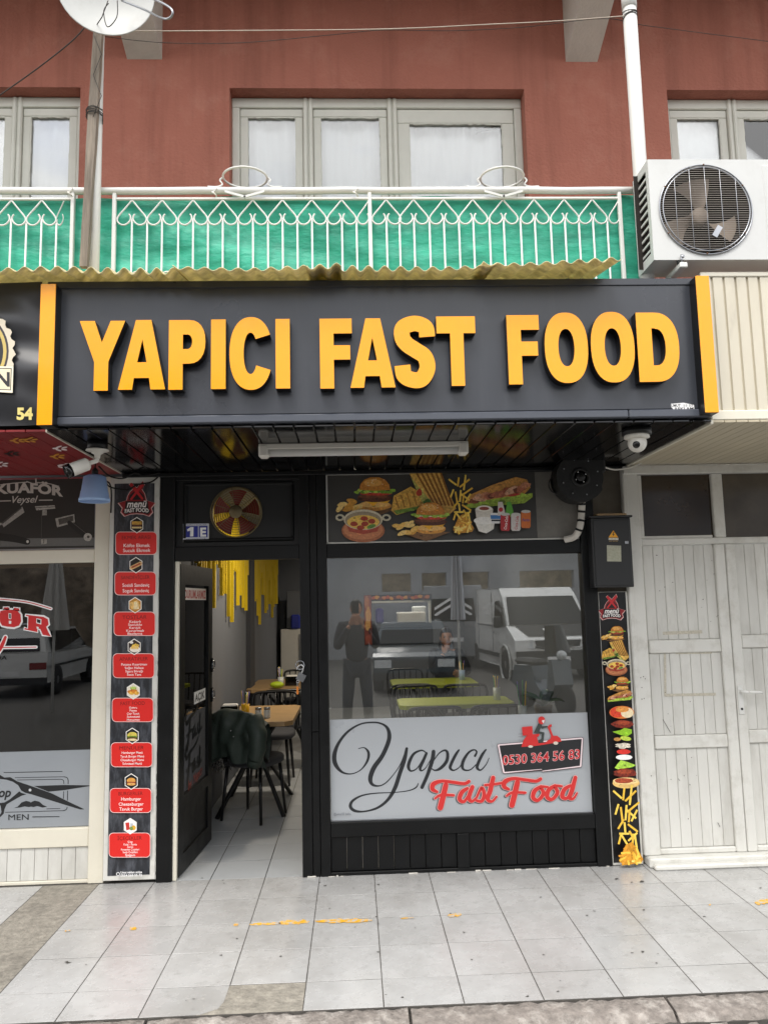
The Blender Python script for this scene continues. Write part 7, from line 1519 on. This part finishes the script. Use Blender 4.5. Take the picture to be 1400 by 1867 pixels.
def person(label, loc, J, head_dir, top, legs, hair_long):
    t = thing('person', label, 'person', loc); V_ = lambda k: Vector(J[k])
    names = ['pelvis', 'belly', 'chest', 'neck', 'headb', 'shL', 'elL', 'wrL', 'shR', 'elR', 'wrR', 'hipL', 'knL', 'anL', 'toL', 'hipR', 'knR', 'anR', 'toR']
    E = [(0, 1), (1, 2), (2, 3), (3, 4), (2, 5), (5, 6), (6, 7), (2, 8), (8, 9), (9, 10), (0, 11), (11, 12), (12, 13), (13, 14), (0, 15), (15, 16), (16, 17), (17, 18)]
    rad = [.125, .115, .13, .052, .055, .06, .042, .027, .06, .042, .027, .09, .058, .04, .03, .09, .058, .04, .03]
    skin('body', [J[n] for n in names], E, rad, 0, MATS['skin_tone'], t)
    h = V_('headb'); f = Vector(head_dir).normalized(); u = Vector((0, 0, 1)); s = f.cross(u).normalized(); hc = h+u*.075+f*.012
    mb = MB(); rot = Matrix((s, f, u)).transposed(); mb.sphere(hc, 1, (.074, .092, .112), 18, rot)
    mb.sphere(hc+f*.088-u*.012, 1, (.013, .02, .022), 8, rot); mb.sphere(hc+f*.06-u*.075, 1, (.04, .035, .03), 10, rot)
    for k in (-1, 1): mb.sphere(hc+s*k*.075-u*.005, 1, (.01, .02, .03), 8, rot)
    mb.build('head', MATS['skin_tone'], t)
    mb = MB()
    for k in (-1, 1): mb.sphere(hc+f*.08+s*k*.03+u*.012, 1, (.013, .006, .006), 8, rot); mb.sphere(hc+f*.083+s*k*.03+u*.03, 1, (.018, .006, .003), 8, rot)
    mb.build('eyes', MATS['hair_dark'], t); mb = MB(); mb.sphere(hc+f*.086-u*.048, 1, (.022, .006, .006), 8, rot); mb.build('mouth', M('lips', '#8a4a40', .5), t)
    mb = MB(); mb.sphere(hc-f*.012+u*.022, 1, (.083, .098, .106), 18, rot)
    for i, v in enumerate(mb.v):
        q = v-hc
        if q.dot(f) > .045 and q.dot(u) < .065: mb.v[i] = v-f*(q.dot(f)-.03)
    if hair_long:
        for k in (-1, 1): mb.sphere(hc+s*k*.062-f*.03-u*.12, 1, (.035, .05, .12), 12, rot)
        mb.sphere(hc-f*.07-u*.1, 1, (.075, .04, .14), 12, rot)
    mb.build('hair', MATS['hair_dark'], t)
    jn = ['pelvis', 'belly', 'chest', 'shL', 'elL', 'wrL', 'shR', 'elR', 'wrR']; je = [(0, 1), (1, 2), (2, 3), (3, 4), (4, 5), (2, 6), (6, 7), (7, 8)]
    jv = [V_(n) for n in jn]; jv[5] = jv[4].lerp(jv[5], .93); jv[8] = jv[7].lerp(jv[8], .93)
    skin('jacket', jv, je, [.155, .15, .165, .085, .062, .045, .085, .062, .045], 0, top, t)
    ln = ['pelvis', 'hipL', 'knL', 'anL', 'hipR', 'knR', 'anR']; skin('trousers', [V_(n) for n in ln], [(0, 1), (1, 2), (2, 3), (0, 4), (4, 5), (5, 6)], [.14, .105, .075, .06, .105, .075, .06], 0, legs, t)
    for k in ('L', 'R'):
        mb = MB(); a, b = V_('an'+k), V_('to'+k); d_ = (b-a); d_.z = 0; d_.normalize(); c = a+d_*.07; c.z = min(a.z, b.z)-.005; r3 = Matrix((d_.cross(u), d_, u)).transposed(); mb.sphere(c, 1, (.05, .14, .045), 12, r3); mb.build('shoe', MATS['shoe'], t)
        w_, e_ = V_('wr'+k), V_('el'+k); d_ = (w_-e_).normalized(); hd = MB(); sd = d_.orthogonal().normalized(); sd = f.cross(d_).normalized() if f.cross(d_).length > .3 else sd; up_ = sd.cross(d_)
        vs = [w_, w_+d_*.05]; ed = [(0, 1)]; rd = [.026, .034]
        for q in range(4):
            o_ = sd*(.027-.018*q); ln_ = (.072, .082, .078, .062)[q]; i0 = len(vs); vs += [w_+d_*.085+o_, w_+d_*(.085+ln_*.5)+o_+up_*.012, w_+d_*(.085+ln_*.8)+o_+up_*.035]; ed += [(1, i0), (i0, i0+1), (i0+1, i0+2)]; rd += [.0095, .0085, .0075]
        i0 = len(vs); vs += [w_+d_*.05+sd*.045, w_+d_*.085+sd*.055+up_*.02]; ed += [(1, i0), (i0, i0+1)]; rd += [.011, .009]
        skin('hand', vs, ed, rd, 0, MATS['skin_tone'], t, 1)
    return t
g = -.13; py_ = -5.36
person('person in dark jacket and jeans raising a phone, seen only as a reflection', (0, py_, g), dict(pelvis=(.02, py_, g+.98), belly=(.02, py_, g+1.12), chest=(.02, py_, g+1.38), neck=(.02, py_+.01, g+1.56), headb=(.02, py_+.03, g+1.64), shL=(-.18, py_, g+1.48), elL=(-.24, py_+.10, g+1.2), wrL=(-.07, py_+.245, g+1.5), shR=(.22, py_, g+1.48), elR=(.28, py_+.10, g+1.2), wrR=(.10, py_+.245, g+1.5), hipL=(-.08, py_, g+.94), knL=(-.11, py_+.02, g+.51), anL=(-.13, py_, g+.09), toL=(-.15, py_+.13, g+.04), hipR=(.12, py_, g+.94), knR=(.15, py_+.02, g+.51), anR=(.17, py_, g+.09), toR=(.19, py_+.13, g+.04)), (0, 1, 0), MATS['cloth_navy'], MATS['cloth_jeans'], False)
solo('phone', MB().bbox(-.04, .055, -5.015, -5.006, 1.52, 1.68, .003), MATS['black_gloss'], 'black phone held up by the reflected photographer', 'phone', (0, -5.01, 1.5))
sx, sy = 1.13, 4.78
person('seated woman in dark jacket with a hand at her mouth behind the second green table', (sx, sy, .0), dict(pelvis=(sx, sy, .56), belly=(sx, sy-.02, .70), chest=(sx, sy-.07, .93), neck=(sx, sy-.09, 1.08), headb=(sx, sy-.11, 1.13), shL=(sx-.16, sy-.09, 1.0), elL=(sx-.2, sy-.38, .80), wrL=(sx-.06, sy-.29, 1.02), shR=(sx+.16, sy-.09, 1.0), elR=(sx+.24, sy-.2, .79), wrR=(sx+.12, sy-.42, .80), hipL=(sx-.09, sy-.03, .54), knL=(sx-.11, sy-.44, .52), anL=(sx-.11, sy-.40, .09), toL=(sx-.11, sy-.53, .04), hipR=(sx+.09, sy-.03, .54), knR=(sx+.11, sy-.44, .52), anR=(sx+.11, sy-.40, .09), toR=(sx+.11, sy-.53, .04)), (0, -1, -.12), MATS['cloth_navy'], MATS['cloth_jeans'], True)
